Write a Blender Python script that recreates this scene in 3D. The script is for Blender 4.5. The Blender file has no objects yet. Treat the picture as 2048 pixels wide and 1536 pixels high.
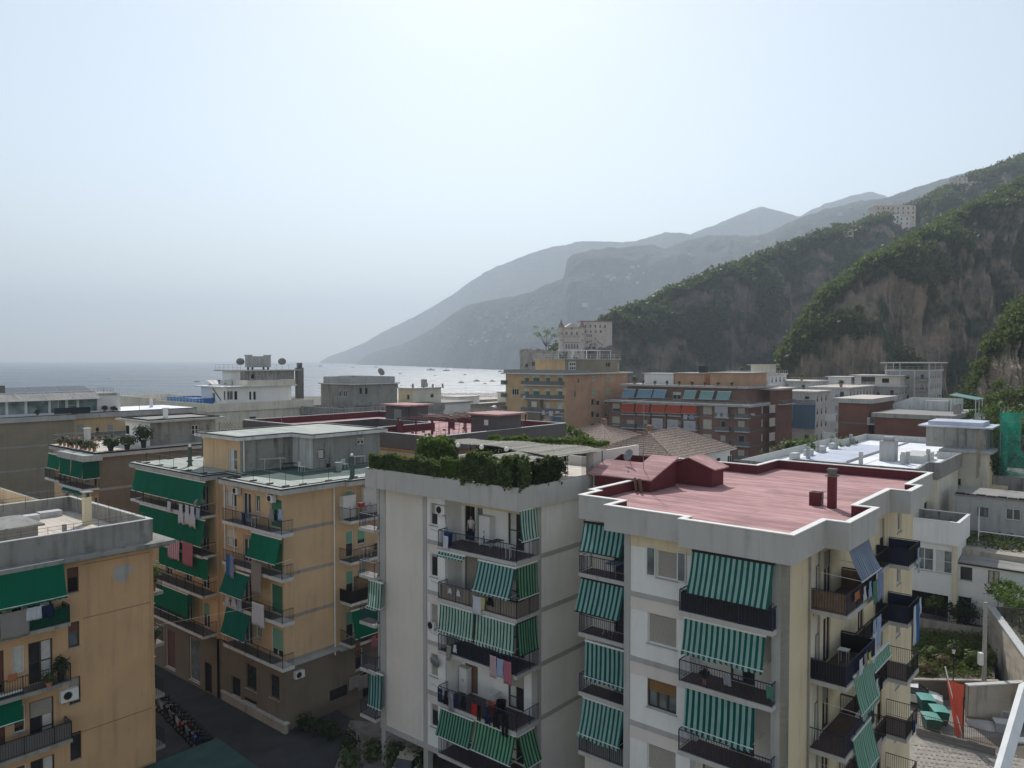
import bpy, math, random
import numpy as np
from mathutils import Vector, noise as mn
random.seed(7); np.random.seed(7)
SC = bpy.context.scene
COL = SC.collection
R_ = math.radians
# ------------------------------------------------------------------ camera
FOC = 1545.0                     # focal length in pixels of the 2048 px wide photograph
PITCH = -math.atan(48 / FOC)
CH = 28.6                        # camera height above the street
cam = bpy.data.objects.new('camera', bpy.data.cameras.new('camera'))
COL.objects.link(cam); SC.camera = cam
cam.location = (0, 0, CH)
cam.rotation_euler = (math.pi / 2 + PITCH, 0, 0)
cam.data.sensor_width = 36; cam.data.lens = 36 * FOC / 2048
cam.data.clip_start = 0.3; cam.data.clip_end = 60000
# ------------------------------------------------------------------ sky, sun, exposure
SUN_EL, SUN_AZ = R_(41), R_(-2)          # azimuth from +Y towards +X
W = bpy.data.worlds.new('World'); SC.world = W; W.use_nodes = True
nt = W.node_tree; nt.nodes.clear()
sky = nt.nodes.new('ShaderNodeTexSky'); sky.sky_type = 'NISHITA'; sky.sun_disc = False
sky.sun_elevation = SUN_EL; sky.sun_rotation = SUN_AZ
sky.altitude = 0; sky.air_density = 1.25; sky.dust_density = .45; sky.ozone_density = .3
bg = nt.nodes.new('ShaderNodeBackground'); bg.inputs[1].default_value = 0.115
wo = nt.nodes.new('ShaderNodeOutputWorld')
hs = nt.nodes.new('ShaderNodeHueSaturation'); hs.inputs['Saturation'].default_value = .62; hs.inputs['Value'].default_value = .9   # greyer, hazier sky all round
nt.links.new(sky.outputs[0], hs.inputs['Color']); nt.links.new(hs.outputs[0], bg.inputs[0]); nt.links.new(bg.outputs[0], wo.inputs[0])
sd = bpy.data.lights.new('sun', 'SUN'); sd.energy = 3.5; sd.angle = R_(0.53); sd.color = (1, .97, .93)
sun = bpy.data.objects.new('sun', sd); COL.objects.link(sun)
sdir = Vector((math.sin(SUN_AZ) * math.cos(SUN_EL), math.cos(SUN_AZ) * math.cos(SUN_EL), math.sin(SUN_EL)))
sun.rotation_euler = sdir.to_track_quat('Z', 'Y').to_euler(); sun.location = (0, 0, 200)
SC.view_settings.view_transform = 'Standard'; SC.view_settings.look = 'None'
SC.view_settings.exposure = 0.38; SC.view_settings.gamma = 1.0
SC.cycles.use_denoising = True; SC.cycles.max_bounces = 6; SC.cycles.volume_bounces = 0
SC.cycles.diffuse_bounces = 4; SC.cycles.glossy_bounces = 2; SC.cycles.transparent_max_bounces = 6
SC.cycles.sample_clamp_indirect = 4.0
# ------------------------------------------------------------------ survey: photograph pixel -> place
_c, _s = math.cos(PITCH), math.sin(PITCH)
def ray(px, py):
    z = -(py - 768) / FOC
    return ((px - 1024) / FOC, _c - z * _s, _s + z * _c)
def at_z(px, py, z):
    r = ray(px, py); t = (z - CH) / r[2]
    return (r[0] * t, r[1] * t, z)
def at_d(px, py, d):
    r = ray(px, py); t = d / r[1]
    return (r[0] * t, d, CH + r[2] * t)
# ------------------------------------------------------------------ materials
MATS = {}
def _new(name):
    m = bpy.data.materials.new(name); m.use_nodes = True
    n = m.node_tree.nodes; b = n['Principled BSDF']
    return m, m.node_tree, n, b
def _mix(t, fac, a, b):
    x = t.nodes.new('ShaderNodeMix'); x.data_type = 'RGBA'
    if isinstance(fac, (int, float)): x.inputs[0].default_value = fac
    else: t.links.new(fac, x.inputs[0])
    for k, v in ((6, a), (7, b)):
        if isinstance(v, (tuple, list)): x.inputs[k].default_value = (*v[:3], 1)
        else: t.links.new(v, x.inputs[k])
    return x.outputs[2]
def _noise(t, scale, detail=4, stretch=None, rough=.55, co='Object'):
    tc = t.nodes.new('ShaderNodeTexCoord'); src = tc.outputs[co]
    if stretch:
        mp = t.nodes.new('ShaderNodeMapping'); mp.inputs['Scale'].default_value = stretch
        t.links.new(src, mp.inputs[0]); src = mp.outputs[0]
    n = t.nodes.new('ShaderNodeTexNoise'); n.inputs['Scale'].default_value = scale
    n.inputs['Detail'].default_value = detail; n.inputs['Roughness'].default_value = rough
    t.links.new(src, n.inputs['Vector']); return n.outputs['Fac']
def _range(t, v, a, b, c=0., d=1.):
    m = t.nodes.new('ShaderNodeMapRange'); m.inputs[1].default_value = a; m.inputs[2].default_value = b
    m.inputs[3].default_value = c; m.inputs[4].default_value = d; t.links.new(v, m.inputs[0]); return m.outputs[0]
def _bump(t, b, h, strength, dist):
    n = t.nodes.new('ShaderNodeBump'); n.inputs['Strength'].default_value = strength; n.inputs['Distance'].default_value = dist
    t.links.new(h, n.inputs['Height']); t.links.new(n.outputs[0], b.inputs['Normal'])
def sh(c, f): return tuple(min(1, x * f) for x in c)
def plaster(name, col, dirt=(.10, .095, .085), amount=.35, streak=.4, rough=.9, var=.12):
    """painted render: blotches, vertical rain streaks and dirt"""
    m, t, n, b = _new(name)
    a = _mix(t, _range(t, _noise(t, .45, 5), .35, .65), sh(col, 1 - var), sh(col, 1 + var * .6))
    f = _noise(t, 2.2, 5, (1, 1, .09)); g = _noise(t, .3, 3)
    mu = t.nodes.new('ShaderNodeMath'); mu.operation = 'MULTIPLY'
    t.links.new(_range(t, f, .48, .72, 0, streak), mu.inputs[0]); t.links.new(_range(t, g, .36, .6, .1, 1), mu.inputs[1])
    a = _mix(t, mu.outputs[0], a, dirt)
    a = _mix(t, _range(t, _noise(t, .9, 8, None, .68), .52, .74, 0, amount), a, dirt)
    t.links.new(a, b.inputs['Base Color']); b.inputs['Roughness'].default_value = rough
    b.inputs['Specular IOR Level'].default_value = .2
    _bump(t, b, _noise(t, 25, 3), .15, .02)
    MATS[name] = m; return m
def plain(name, col, rough=.6, var=.06, scale=3., metal=0., bump=0., spec=.35):
    m, t, n, b = _new(name)
    t.links.new(_mix(t, _range(t, _noise(t, scale, 4), .3, .7), sh(col, 1 - var), sh(col, 1 + var)), b.inputs['Base Color'])
    b.inputs['Roughness'].default_value = rough; b.inputs['Metallic'].default_value = metal
    b.inputs['Specular IOR Level'].default_value = spec
    if bump: _bump(t, b, _noise(t, scale * 6, 3), bump, .02)
    MATS[name] = m; return m
def cloth(name, col, col2=None, period=.2, duty=.5, trans=.25, rough=.85):
    """woven awning cloth; col2 gives woven stripes along the UV's u direction (metres)"""
    m, t, n, b = _new(name)
    if col2:
        uv = n.new('ShaderNodeUVMap'); sx = n.new('ShaderNodeSeparateXYZ'); t.links.new(uv.outputs[0], sx.inputs[0])
        d = n.new('ShaderNodeMath'); d.operation = 'DIVIDE'; d.inputs[1].default_value = period; t.links.new(sx.outputs[0], d.inputs[0])
        fr = n.new('ShaderNodeMath'); fr.operation = 'FRACT'; t.links.new(d.outputs[0], fr.inputs[0])
        g = n.new('ShaderNodeMath'); g.operation = 'GREATER_THAN'; g.inputs[1].default_value = duty; t.links.new(fr.outputs[0], g.inputs[0])
        a = _mix(t, g.outputs[0], col, col2)
    else:
        a = _mix(t, .0, col, col)
    a = _mix(t, _range(t, _noise(t, 1.6, 4), .35, .75, 0, .25), a, sh(col, .75))
    t.links.new(a, b.inputs['Base Color']); b.inputs['Roughness'].default_value = rough
    b.inputs['Specular IOR Level'].default_value = .15
    tr = n.new('ShaderNodeBsdfTranslucent'); t.links.new(a, tr.inputs[0])
    mx = n.new('ShaderNodeMixShader'); mx.inputs[0].default_value = trans
    t.links.new(b.outputs[0], mx.inputs[1]); t.links.new(tr.outputs[0], mx.inputs[2])
    t.links.new(mx.outputs[0], n['Material Output'].inputs[0])
    MATS[name] = m; return m
def leafy(name, c1, c2, trans=.35):
    m, t, n, b = _new(name)
    a = _mix(t, _range(t, _noise(t, 1.3, 3), .35, .65), c1, c2)
    a = _mix(t, _range(t, _noise(t, 9, 2), .35, .7, 0, .6), a, sh(c1, .6))
    t.links.new(a, b.inputs['Base Color']); b.inputs['Roughness'].default_value = .6; b.inputs['Specular IOR Level'].default_value = .25
    tr = n.new('ShaderNodeBsdfTranslucent'); t.links.new(_mix(t, .5, a, (.16, .22, .03)), tr.inputs[0])
    mx = n.new('ShaderNodeMixShader'); mx.inputs[0].default_value = trans
    t.links.new(b.outputs[0], mx.inputs[1]); t.links.new(tr.outputs[0], mx.inputs[2])
    t.links.new(mx.outputs[0], n['Material Output'].inputs[0])
    MATS[name] = m; return m
def membrane(name, col, col2, rough=.85):
    """roofing felt laid in strips with laps"""
    m, t, n, b = _new(name)
    tc = n.new('ShaderNodeTexCoord'); mp = n.new('ShaderNodeMapping'); mp.inputs['Rotation'].default_value = (0, 0, math.pi / 2)
    t.links.new(tc.outputs['Object'], mp.inputs[0])
    br = n.new('ShaderNodeTexBrick'); br.inputs['Scale'].default_value = 1; br.inputs['Brick Width'].default_value = 4.5
    br.inputs['Row Height'].default_value = .95; br.inputs['Mortar Size'].default_value = .02; br.inputs['Mortar Smooth'].default_value = .5
    br.inputs['Color1'].default_value = (*col, 1); br.inputs['Color2'].default_value = (*col2, 1); br.inputs['Mortar'].default_value = (*sh(col, .6), 1)
    t.links.new(mp.outputs[0], br.inputs[0])
    a = _mix(t, _range(t, _noise(t, 3.2, 7, (1, .12, 1)), .45, .62, 0, .75), br.outputs[0], sh(col, 1.28)); a = _mix(t, _range(t, _noise(t, 2.3, 7, (1, .1, 1)), .52, .66, 0, .6), a, sh(col2, .72))
    a = _mix(t, _range(t, _noise(t, .35, 6), .5, .7, 0, .55), a, sh(col2, .7))
    t.links.new(a, b.inputs['Base Color']); b.inputs['Roughness'].default_value = rough
    b.inputs['Specular IOR Level'].default_value = .25
    _bump(t, b, _noise(t, 6, 4, (.3, 1, 1)), .25, .03)
    MATS[name] = m; return m
def glassy(name, col, rough=.08, spec=.6):
    m, t, n, b = _new(name)
    t.links.new(_mix(t, _range(t, _noise(t, .9, 2), .35, .65), col, sh(col, 2.2)), b.inputs['Base Color'])
    b.inputs['Roughness'].default_value = rough; b.inputs['Specular IOR Level'].default_value = spec
    MATS[name] = m; return m
# walls
plaster('wall_white', (.80, .79, .765), amount=.12, streak=.14, var=.06)
plaster('wall_grey', (.44, .43, .41), amount=.22, streak=.35)
plaster('parapet_grey', (.50, .485, .455), amount=.2, streak=.3, var=.06)
plaster('wall_pale', (.70, .65, .59), amount=.1, streak=.1, var=.06)
plaster('wall_cream', (.72, .61, .42), amount=.14, streak=.3, var=.07)
plaster('wall_cream_pale', (.70, .65, .54), amount=.2, streak=.35)
plaster('wall_yellow', (.60, .385, .215), amount=.14, streak=.3, var=.08)
plaster('wall_brick_beige', (.62, .44, .27), amount=.15, streak=.3, var=.1)
plaster('wall_ochre', (.58, .41, .23), amount=.15, streak=.3)
plaster('wall_orange', (.50, .30, .19), amount=.15, streak=.3)
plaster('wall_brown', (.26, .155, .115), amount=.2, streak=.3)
plaster('wall_redbrown', (.20, .095, .07), amount=.2, streak=.2)
plaster('wall_tan', (.27, .235, .17), amount=.2, streak=.3)
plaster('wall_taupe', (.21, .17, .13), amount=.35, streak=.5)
plaster('wall_dark', (.115, .105, .105), amount=.1, streak=.2)
plaster('concrete', (.34, .325, .29), amount=.5, streak=.7)
plaster('concrete_stained', (.30, .29, .265), amount=.65, streak=.9, dirt=(.05, .048, .045))
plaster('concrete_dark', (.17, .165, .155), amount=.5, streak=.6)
plaster('stone_wall', (.44, .385, .32), amount=.5, streak=.6)
plaster('castle_stone', (.66, .56, .49), amount=.3, streak=.4)
plaster('slab_white', (.60, .60, .585), amount=.3, streak=.5)
plaster('slab_grey', (.43, .43, .42), amount=.3, streak=.5)
plain('coping', (.78, .76, .71), .8, .08)
plain('coping_grey', (.50, .50, .48), .8, .12)
membrane('roof_red', (.48, .27, .26), (.34, .18, .175))
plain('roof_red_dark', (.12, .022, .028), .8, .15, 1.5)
membrane('roof_green', (.40, .42, .37), (.36, .385, .34))
membrane('roof_green_dark', (.07, .11, .09), (.06, .10, .085))
membrane('roof_cream', (.60, .53, .45), (.55, .48, .40))
membrane('roof_white', (.86, .86, .86), (.82, .83, .84))
membrane('roof_silver', (.52, .55, .62), (.50, .53, .60))
membrane('roof_grey', (.30, .285, .26), (.26, .25, .23))
plain('tile_clay', (.27, .165, .12), .9, .5, 5)
plain('tile_pale', (.27, .20, .16), .9, .55, 5)
plain('black_trim', (.02, .022, .02), .7)
# fittings
plain('metal_blue', (.03, .04, .085), .5, metal=.2)
plain('metal_dark', (.02, .02, .02), .5, metal=.3)
plain('metal_grey', (.25, .25, .25), .5, metal=.4)
plain('metal_white', (.72, .72, .70), .45)
plain('metal_rust', (.12, .06, .04), .8, .3)
plain('paint_maroon', (.10, .025, .03), .7)
plain('frame_white', (.66, .65, .62), .5)
plain('frame_brown', (.07, .045, .03), .55)
plain('frame_dark', (.035, .03, .028), .5)
plain('shutter_grey', (.36, .33, .29), .7, .05, 1)
plain('shutter_cream', (.58, .53, .44), .7, .05, 1)
plain('shutter_brown', (.24, .13, .05), .7, .08, 1)
plain('shutter_maroon', (.14, .06, .045), .7, .08, 1)
plain('shutter_white', (.66, .65, .62), .7, .05, 1)
plain('shutter_green', (.05, .20, .12), .7, .1, 1)
plain('shutter_mint', (.20, .42, .32), .7, .08, 1)
plain('door_wood', (.20, .12, .085), .6, .1, 1)
plain('curtain', (.55, .55, .52), .8, .1, 4)
glassy('glass', (.02, .022, .025)); glassy('glass_light', (.09, .105, .11)); glassy('glass_veranda', (.10, .14, .14), .06, .8)
plain('dark_room', (.012, .011, .012), .9)
plain('floor_tile_brown', (.11, .07, .06), .6, .15, 5)
plain('floor_tile_grey', (.16, .15, .15), .6, .15, 5)
plain('plastic_white', (.70, .70, .68), .5); plain('plastic_blue', (.02, .10, .42), .5); plain('plastic_orange', (.60, .13, .03), .5)
plain('plastic_grey', (.30, .31, .33), .5); plain('plastic_red', (.45, .02, .02), .5); plain('plastic_black', (.015, .015, .016), .5)
plain('terracotta', (.36, .15, .085), .8, .15); plain('wood', (.20, .13, .08), .8, .2); plain('cane', (.30, .25, .19), .9, .2, 12)
plain('globe', (.85, .84, .78), .35); plain('rubber', (.012, .012, .012), .8); plain('chrome', (.5, .5, .5), .3, metal=.9)
plain('foam', (.8, .82, .85), .6, .1, .05); plain('railing_glass', (.16, .18, .18), .3, .2, 2); plain('lamp_glass', (.6, .6, .55), .3)
# cloths
TEAL, PALE = (.006, .10, .088), (.31, .48, .45)
cloth('stripe_teal', TEAL, PALE, .29, .48); cloth('stripe_teal_b', (.012, .125, .10), (.34, .50, .46), .27, .48); cloth('stripe_teal_c', (.004, .085, .085), (.27, .45, .43), .31, .5)
cloth('stripe_pale', (.004, .10, .085), (.45, .62, .52), .29, .48); cloth('stripe_pale_b', (.012, .13, .10), (.50, .63, .53), .26, .45)
cloth('stripe_green', (.004, .085, .05), (.18, .36, .25), .24, .5); cloth('stripe_green_b', (.008, .11, .06), (.22, .40, .27), .27, .5)
cloth('stripe_mint', (.10, .27, .19), (.33, .52, .42), .24, .5)
cloth('stripe_blue', (.13, .17, .25), (.36, .42, .52), .2, .5)
cloth('awn_green', (.0, .165, .09), trans=.4); cloth('awn_green_b', (.004, .20, .11), trans=.45); cloth('awn_green_c', (.0, .14, .085), trans=.35); cloth('awn_green_dark', (.0, .085, .05), trans=.15)
cloth('awn_teal', (.004, .16, .12), trans=.3)
cloth('awn_red', (.62, .11, .055), trans=.35); cloth('awn_white', (.62, .62, .64), trans=.3)
cloth('awn_blue', (.18, .33, .45), (.28, .44, .55), .3, .5); cloth('awn_cyan', (.20, .38, .37), (.33, .50, .48), .3, .5)
cloth('awn_steel', (.10, .18, .26), trans=.2)
for k, v in dict(white=(.70, .72, .78), grey=(.33, .33, .36), black=(.015, .016, .02), navy=(.02, .03, .09), pink=(.52, .19, .24),
                 palepink=(.60, .45, .47), blue=(.05, .17, .42), paleblue=(.42, .52, .70), yellow=(.62, .62, .25), red=(.50, .04, .03),
                 orange=(.50, .20, .10), brown=(.20, .12, .08), taupe=(.36, .33, .31), green=(.10, .28, .2)).items():
    cloth('cl_' + k, v, trans=.3)
cloth('cl_floral', (.55, .22, .32), (.68, .55, .58), .35, .45); cloth('cl_bluestripe', (.03, .15, .45), (.65, .6, .65), .12, .6)
m_ = cloth('mesh_green', (.02, .26, .18), trans=.5)
t_ = m_.node_tree; tp_ = t_.nodes.new('ShaderNodeBsdfTransparent'); mx_ = t_.nodes.new('ShaderNodeMixShader'); out_ = t_.nodes['Material Output']; src_ = out_.inputs[0].links[0].from_socket
t_.links.new(_range(t_, _noise(t_, .8, 5), .35, .7, .1, .55), mx_.inputs[0]); t_.links.new(src_, mx_.inputs[1]); t_.links.new(tp_.outputs[0], mx_.inputs[2]); t_.links.new(mx_.outputs[0], out_.inputs[0])
cloth('banner_red', (.50, .09, .06), trans=.3)
plain('solar', (.012, .018, .03), .25, .1, 1); plain('pool_blue', (.03, .16, .42), .3, .15, 2)
plain('car_white', (.70, .70, .69), .25, .02, 1, spec=.6); plain('car_cream', (.55, .50, .40), .3, .02, 1, spec=.6); plain('teal_roof', (.03, .07, .065), .7, .2, 1); plain('bin_lid', (.11, .31, .26), .5, .06, 2); plain('bin_green', (.02, .10, .08), .5, .1, 2)
plain('paving', (.22, .20, .18), .9, .25, 1.2); plain('stone_path', (.30, .27, .235), .9, .3, 2.5)
# plants
leafy('leaf_ivy', (.07, .11, .04), (.17, .22, .09), .45); leafy('leaf_dark', (.022, .045, .02), (.05, .075, .03))
leafy('leaf_bright', (.09, .15, .03), (.16, .22, .05)); leafy('leaf_hill', (.05, .075, .028), (.13, .155, .045), .45)
leafy('leaf_hill_far', (.045, .065, .032), (.10, .12, .045), .4); leafy('leaf_dry', (.14, .10, .045), (.20, .15, .07))
leafy('leaf_grass', (.08, .12, .025), (.16, .19, .05)); plain('bark', (.09, .065, .045), .95, .3, 8, bump=.4)
# ------------------------------------------------------------------ mesh helpers
class MB:
    """collects vertices and faces; build() links them as one mesh object"""
    def __init__(s): s.v = []; s.f = []; s.m = []; s.uv = None
    def add(s, vs, fs, m=0):
        k = len(s.v); s.v += [tuple(p) for p in vs]; s.f += [tuple(i + k for i in f) for f in fs]; s.m += [m] * len(fs); return s
    def box(s, x0, x1, y0, y1, z0, z1, m=0):
        if x0 > x1: x0, x1 = x1, x0
        if y0 > y1: y0, y1 = y1, y0
        if z0 > z1: z0, z1 = z1, z0
        return s.add([(x0, y0, z0), (x1, y0, z0), (x1, y1, z0), (x0, y1, z0), (x0, y0, z1), (x1, y0, z1), (x1, y1, z1), (x0, y1, z1)],
                     [(3, 2, 1, 0), (4, 5, 6, 7), (0, 1, 5, 4), (1, 2, 6, 5), (2, 3, 7, 6), (3, 0, 4, 7)], m)
    def prism(s, poly, z0, z1, m=0, top=None, cap=True):
        n = len(poly)
        a = sum(poly[i][0] * poly[(i + 1) % n][1] - poly[(i + 1) % n][0] * poly[i][1] for i in range(n))
        if a < 0: poly = poly[::-1]
        k = len(s.v); s.v += [(p[0], p[1], z0) for p in poly] + [(p[0], p[1], z1) for p in poly]
        for i in range(n): s.f.append((k + i, k + (i + 1) % n, k + n + (i + 1) % n, k + n + i)); s.m.append(m)
        if cap:
            s.f.append(tuple(k + n + i for i in range(n))); s.m.append(m if top is None else top)
            s.f.append(tuple(k + i for i in reversed(range(n)))); s.m.append(m)
        return s
    def tube(s, p, q, r, n=6, m=0, r2=None):
        p, q = Vector(p), Vector(q); d = q - p
        if d.length < 1e-6: return s
        d.normalize(); a = Vector((0, 0, 1)) if abs(d.z) < .9 else Vector((1, 0, 0))
        u = d.cross(a).normalized(); w = d.cross(u); r2 = r if r2 is None else r2
        vs = []
        for c, rr in ((p, r), (q, r2)):
            for i in range(n):
                t = 2 * math.pi * i / n; vs.append(c + u * math.cos(t) * rr + w * math.sin(t) * rr)
        fs = [(i, (i + 1) % n, n + (i + 1) % n, n + i) for i in range(n)] + [tuple(range(n))[::-1], tuple(range(n, 2 * n))]
        return s.add(vs, fs, m)
    def bar(s, p, q, w, m=0): return s.tube(p, q, w * .7, 4, m)
    def path(s, pts, r, n=6, m=0):
        for a, b in zip(pts, pts[1:]): s.tube(a, b, r, n, m)
        return s
    def lathe(s, prof, c, n=12, m=0, cap=True):
        k = len(s.v); N = len(prof)
        for r, z in prof:
            for i in range(n):
                t = 2 * math.pi * i / n; s.v.append((c[0] + r * math.cos(t), c[1] + r * math.sin(t), c[2] + z))
        for j in range(N - 1):
            for i in range(n):
                s.f.append((k + j * n + i, k + j * n + (i + 1) % n, k + (j + 1) * n + (i + 1) % n, k + (j + 1) * n + i)); s.m.append(m)
        if cap:
            s.f.append(tuple(k + i for i in reversed(range(n)))); s.m.append(m)
            s.f.append(tuple(k + (N - 1) * n + i for i in range(n))); s.m.append(m)
        return s
    def grid(s, fn, nu, nv, m=0, uv=False):
        k = len(s.v)
        for j in range(nv + 1):
            for i in range(nu + 1): s.v.append(tuple(fn(i / nu, j / nv)))
        for j in range(nv):
            for i in range(nu):
                a = k + j * (nu + 1) + i; s.f.append((a, a + 1, a + nu + 2, a + nu + 1)); s.m.append(m)
        return s
    def build(s, name, mats, parent=None, loc=None, rz=0, smooth=False, uvs=None):
        me = bpy.data.meshes.new(name); me.from_pydata(s.v, [], s.f)
        if isinstance(mats, str): mats = [mats]
        for x in mats: me.materials.append(MATS[x])
        if len(mats) > 1: me.polygons.foreach_set('material_index', s.m)
        if smooth: me.polygons.foreach_set('use_smooth', [True] * len(s.f))
        if uvs is not None:
            l = me.uv_layers.new(name='UVMap'); li = np.zeros(len(me.loops), dtype=np.int32); me.loops.foreach_get('vertex_index', li)
            l.data.foreach_set('uv', np.asarray(uvs, dtype=np.float32)[li].ravel())
        me.update()
        o = bpy.data.objects.new(name, me); COL.objects.link(o)
        if parent: o.parent = parent
        if loc: o.location = loc
        if rz: o.rotation_euler = (0, 0, rz)
        return o
def tag(o, label, cat, group=None, kind=None):
    if label: o['label'] = label
    if cat: o['category'] = cat
    if group: o['group'] = group
    if kind: o['kind'] = kind
    return o
def empty(name, loc, rz=0, label=None, cat=None, group=None):
    o = bpy.data.objects.new(name, None); COL.objects.link(o); o.location = loc; o.rotation_euler = (0, 0, rz)
    o.empty_display_size = .3
    return tag(o, label, cat, group)
def copy_tree(o, loc=None, rz=None, label=None, group=None, parent=None):
    c = o.copy(); COL.objects.link(c)
    if parent: c.parent = parent
    if loc: c.location = loc
    if rz is not None: c.rotation_euler = (0, 0, rz)
    if label: c['label'] = label
    if group: c['group'] = group
    for ch in list(o.children): copy_tree(ch, parent=c)
    return c
def leaves(n, pts, size, jitter=.5, up=.3, seed=1):
    """n small leaf quads spread at the given centre points; returns vertex and face arrays"""
    r = np.random.RandomState(seed); pts = np.asarray(pts, dtype=float)
    c = pts[r.randint(0, len(pts), n)] if len(pts) != n else pts
    d = r.normal(size=(n, 3)); d[:, 2] += up; d /= np.linalg.norm(d, axis=1)[:, None] + 1e-9
    a = np.cross(d, r.normal(size=(n, 3))); a /= np.linalg.norm(a, axis=1)[:, None] + 1e-9
    b = np.cross(d, a); sz = size * (1 - jitter + 2 * jitter * r.rand(n))[:, None]
    v = np.stack([c - a * sz, c + b * sz * .6, c + a * sz, c - b * sz * .6], 1).reshape(-1, 3)
    f = np.arange(4 * n).reshape(-1, 4)
    return v, f
def mesh_np(name, v, f, mat, parent=None, loc=None):
    me = bpy.data.meshes.new(name); n = len(f)
    me.vertices.add(len(v)); me.vertices.foreach_set('co', np.asarray(v, dtype=np.float32).ravel())
    me.loops.add(n * f.shape[1]); me.loops.foreach_set('vertex_index', np.asarray(f, dtype=np.int32).ravel())
    me.polygons.add(n); me.polygons.foreach_set('loop_start', np.arange(0, n * f.shape[1], f.shape[1], dtype=np.int32))
    me.polygons.foreach_set('loop_total', np.full(n, f.shape[1], dtype=np.int32))
    me.materials.append(MATS[mat]); me.update(calc_edges=True); me.validate()
    o = bpy.data.objects.new(name, me); COL.objects.link(o)
    if parent: o.parent = parent
    if loc: o.location = loc
    return o
def blob_points(n, c, rad, seed=1, shell=.55):
    r = np.random.RandomState(seed); d = r.normal(size=(n, 3)); d /= np.linalg.norm(d, axis=1)[:, None]
    t = (shell + (1 - shell) * r.rand(n))[:, None]
    lump = 1 + .22 * np.sin(d[:, :1] * 5 + seed) * np.cos(d[:, 1:2] * 4.3 + seed * 2) + .12 * np.sin(d[:, 2:3] * 7 + seed)
    return np.asarray(c) + d * t * lump * np.asarray(rad)
# ------------------------------------------------------------------ buildings: local x runs right and away, local y left and away
GRID = R_(50)
class Block:
    def __init__(s, name, label, px, py, z, cat='building', group=None, rz=GRID):
        p = at_z(px, py, z); s.o = p; s.rz = rz; s.cs, s.sn = math.cos(rz), math.sin(rz)
        s.e = empty(name, (p[0], p[1], 0), rz, label, cat, group)
    def w(s, a, b): return (s.o[0] + a * s.cs - b * s.sn, s.o[1] + a * s.sn + b * s.cs)
    def vb(s, px, a):
        k = (px - 1024) / FOC; f = lambda b: (lambda q: q[0] - k * q[1])(s.w(a, b)); return -f(0) / (f(1) - f(0))
    def ua(s, px, b):
        k = (px - 1024) / FOC; f = lambda a: (lambda q: q[0] - k * q[1])(s.w(a, b)); return -f(0) / (f(1) - f(0))
    def z(s, a, b, py):
        y = s.w(a, b)[1]; t = -(py - 768) / FOC; return CH + y * (_s + t * _c) / (_c - t * _s)
    def loc(s, px, py, z):
        p = at_z(px, py, z); dx, dy = p[0] - s.o[0], p[1] - s.o[1]; return (dx * s.cs + dy * s.sn, -dx * s.sn + dy * s.cs)
    def V(s, a): return Face(s, 'V', a)
    def U(s, b): return Face(s, 'U', b)
    def part(s, name, mats): return lambda mb, parent=None: mb.build(name, mats, parent or s.e)
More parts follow.
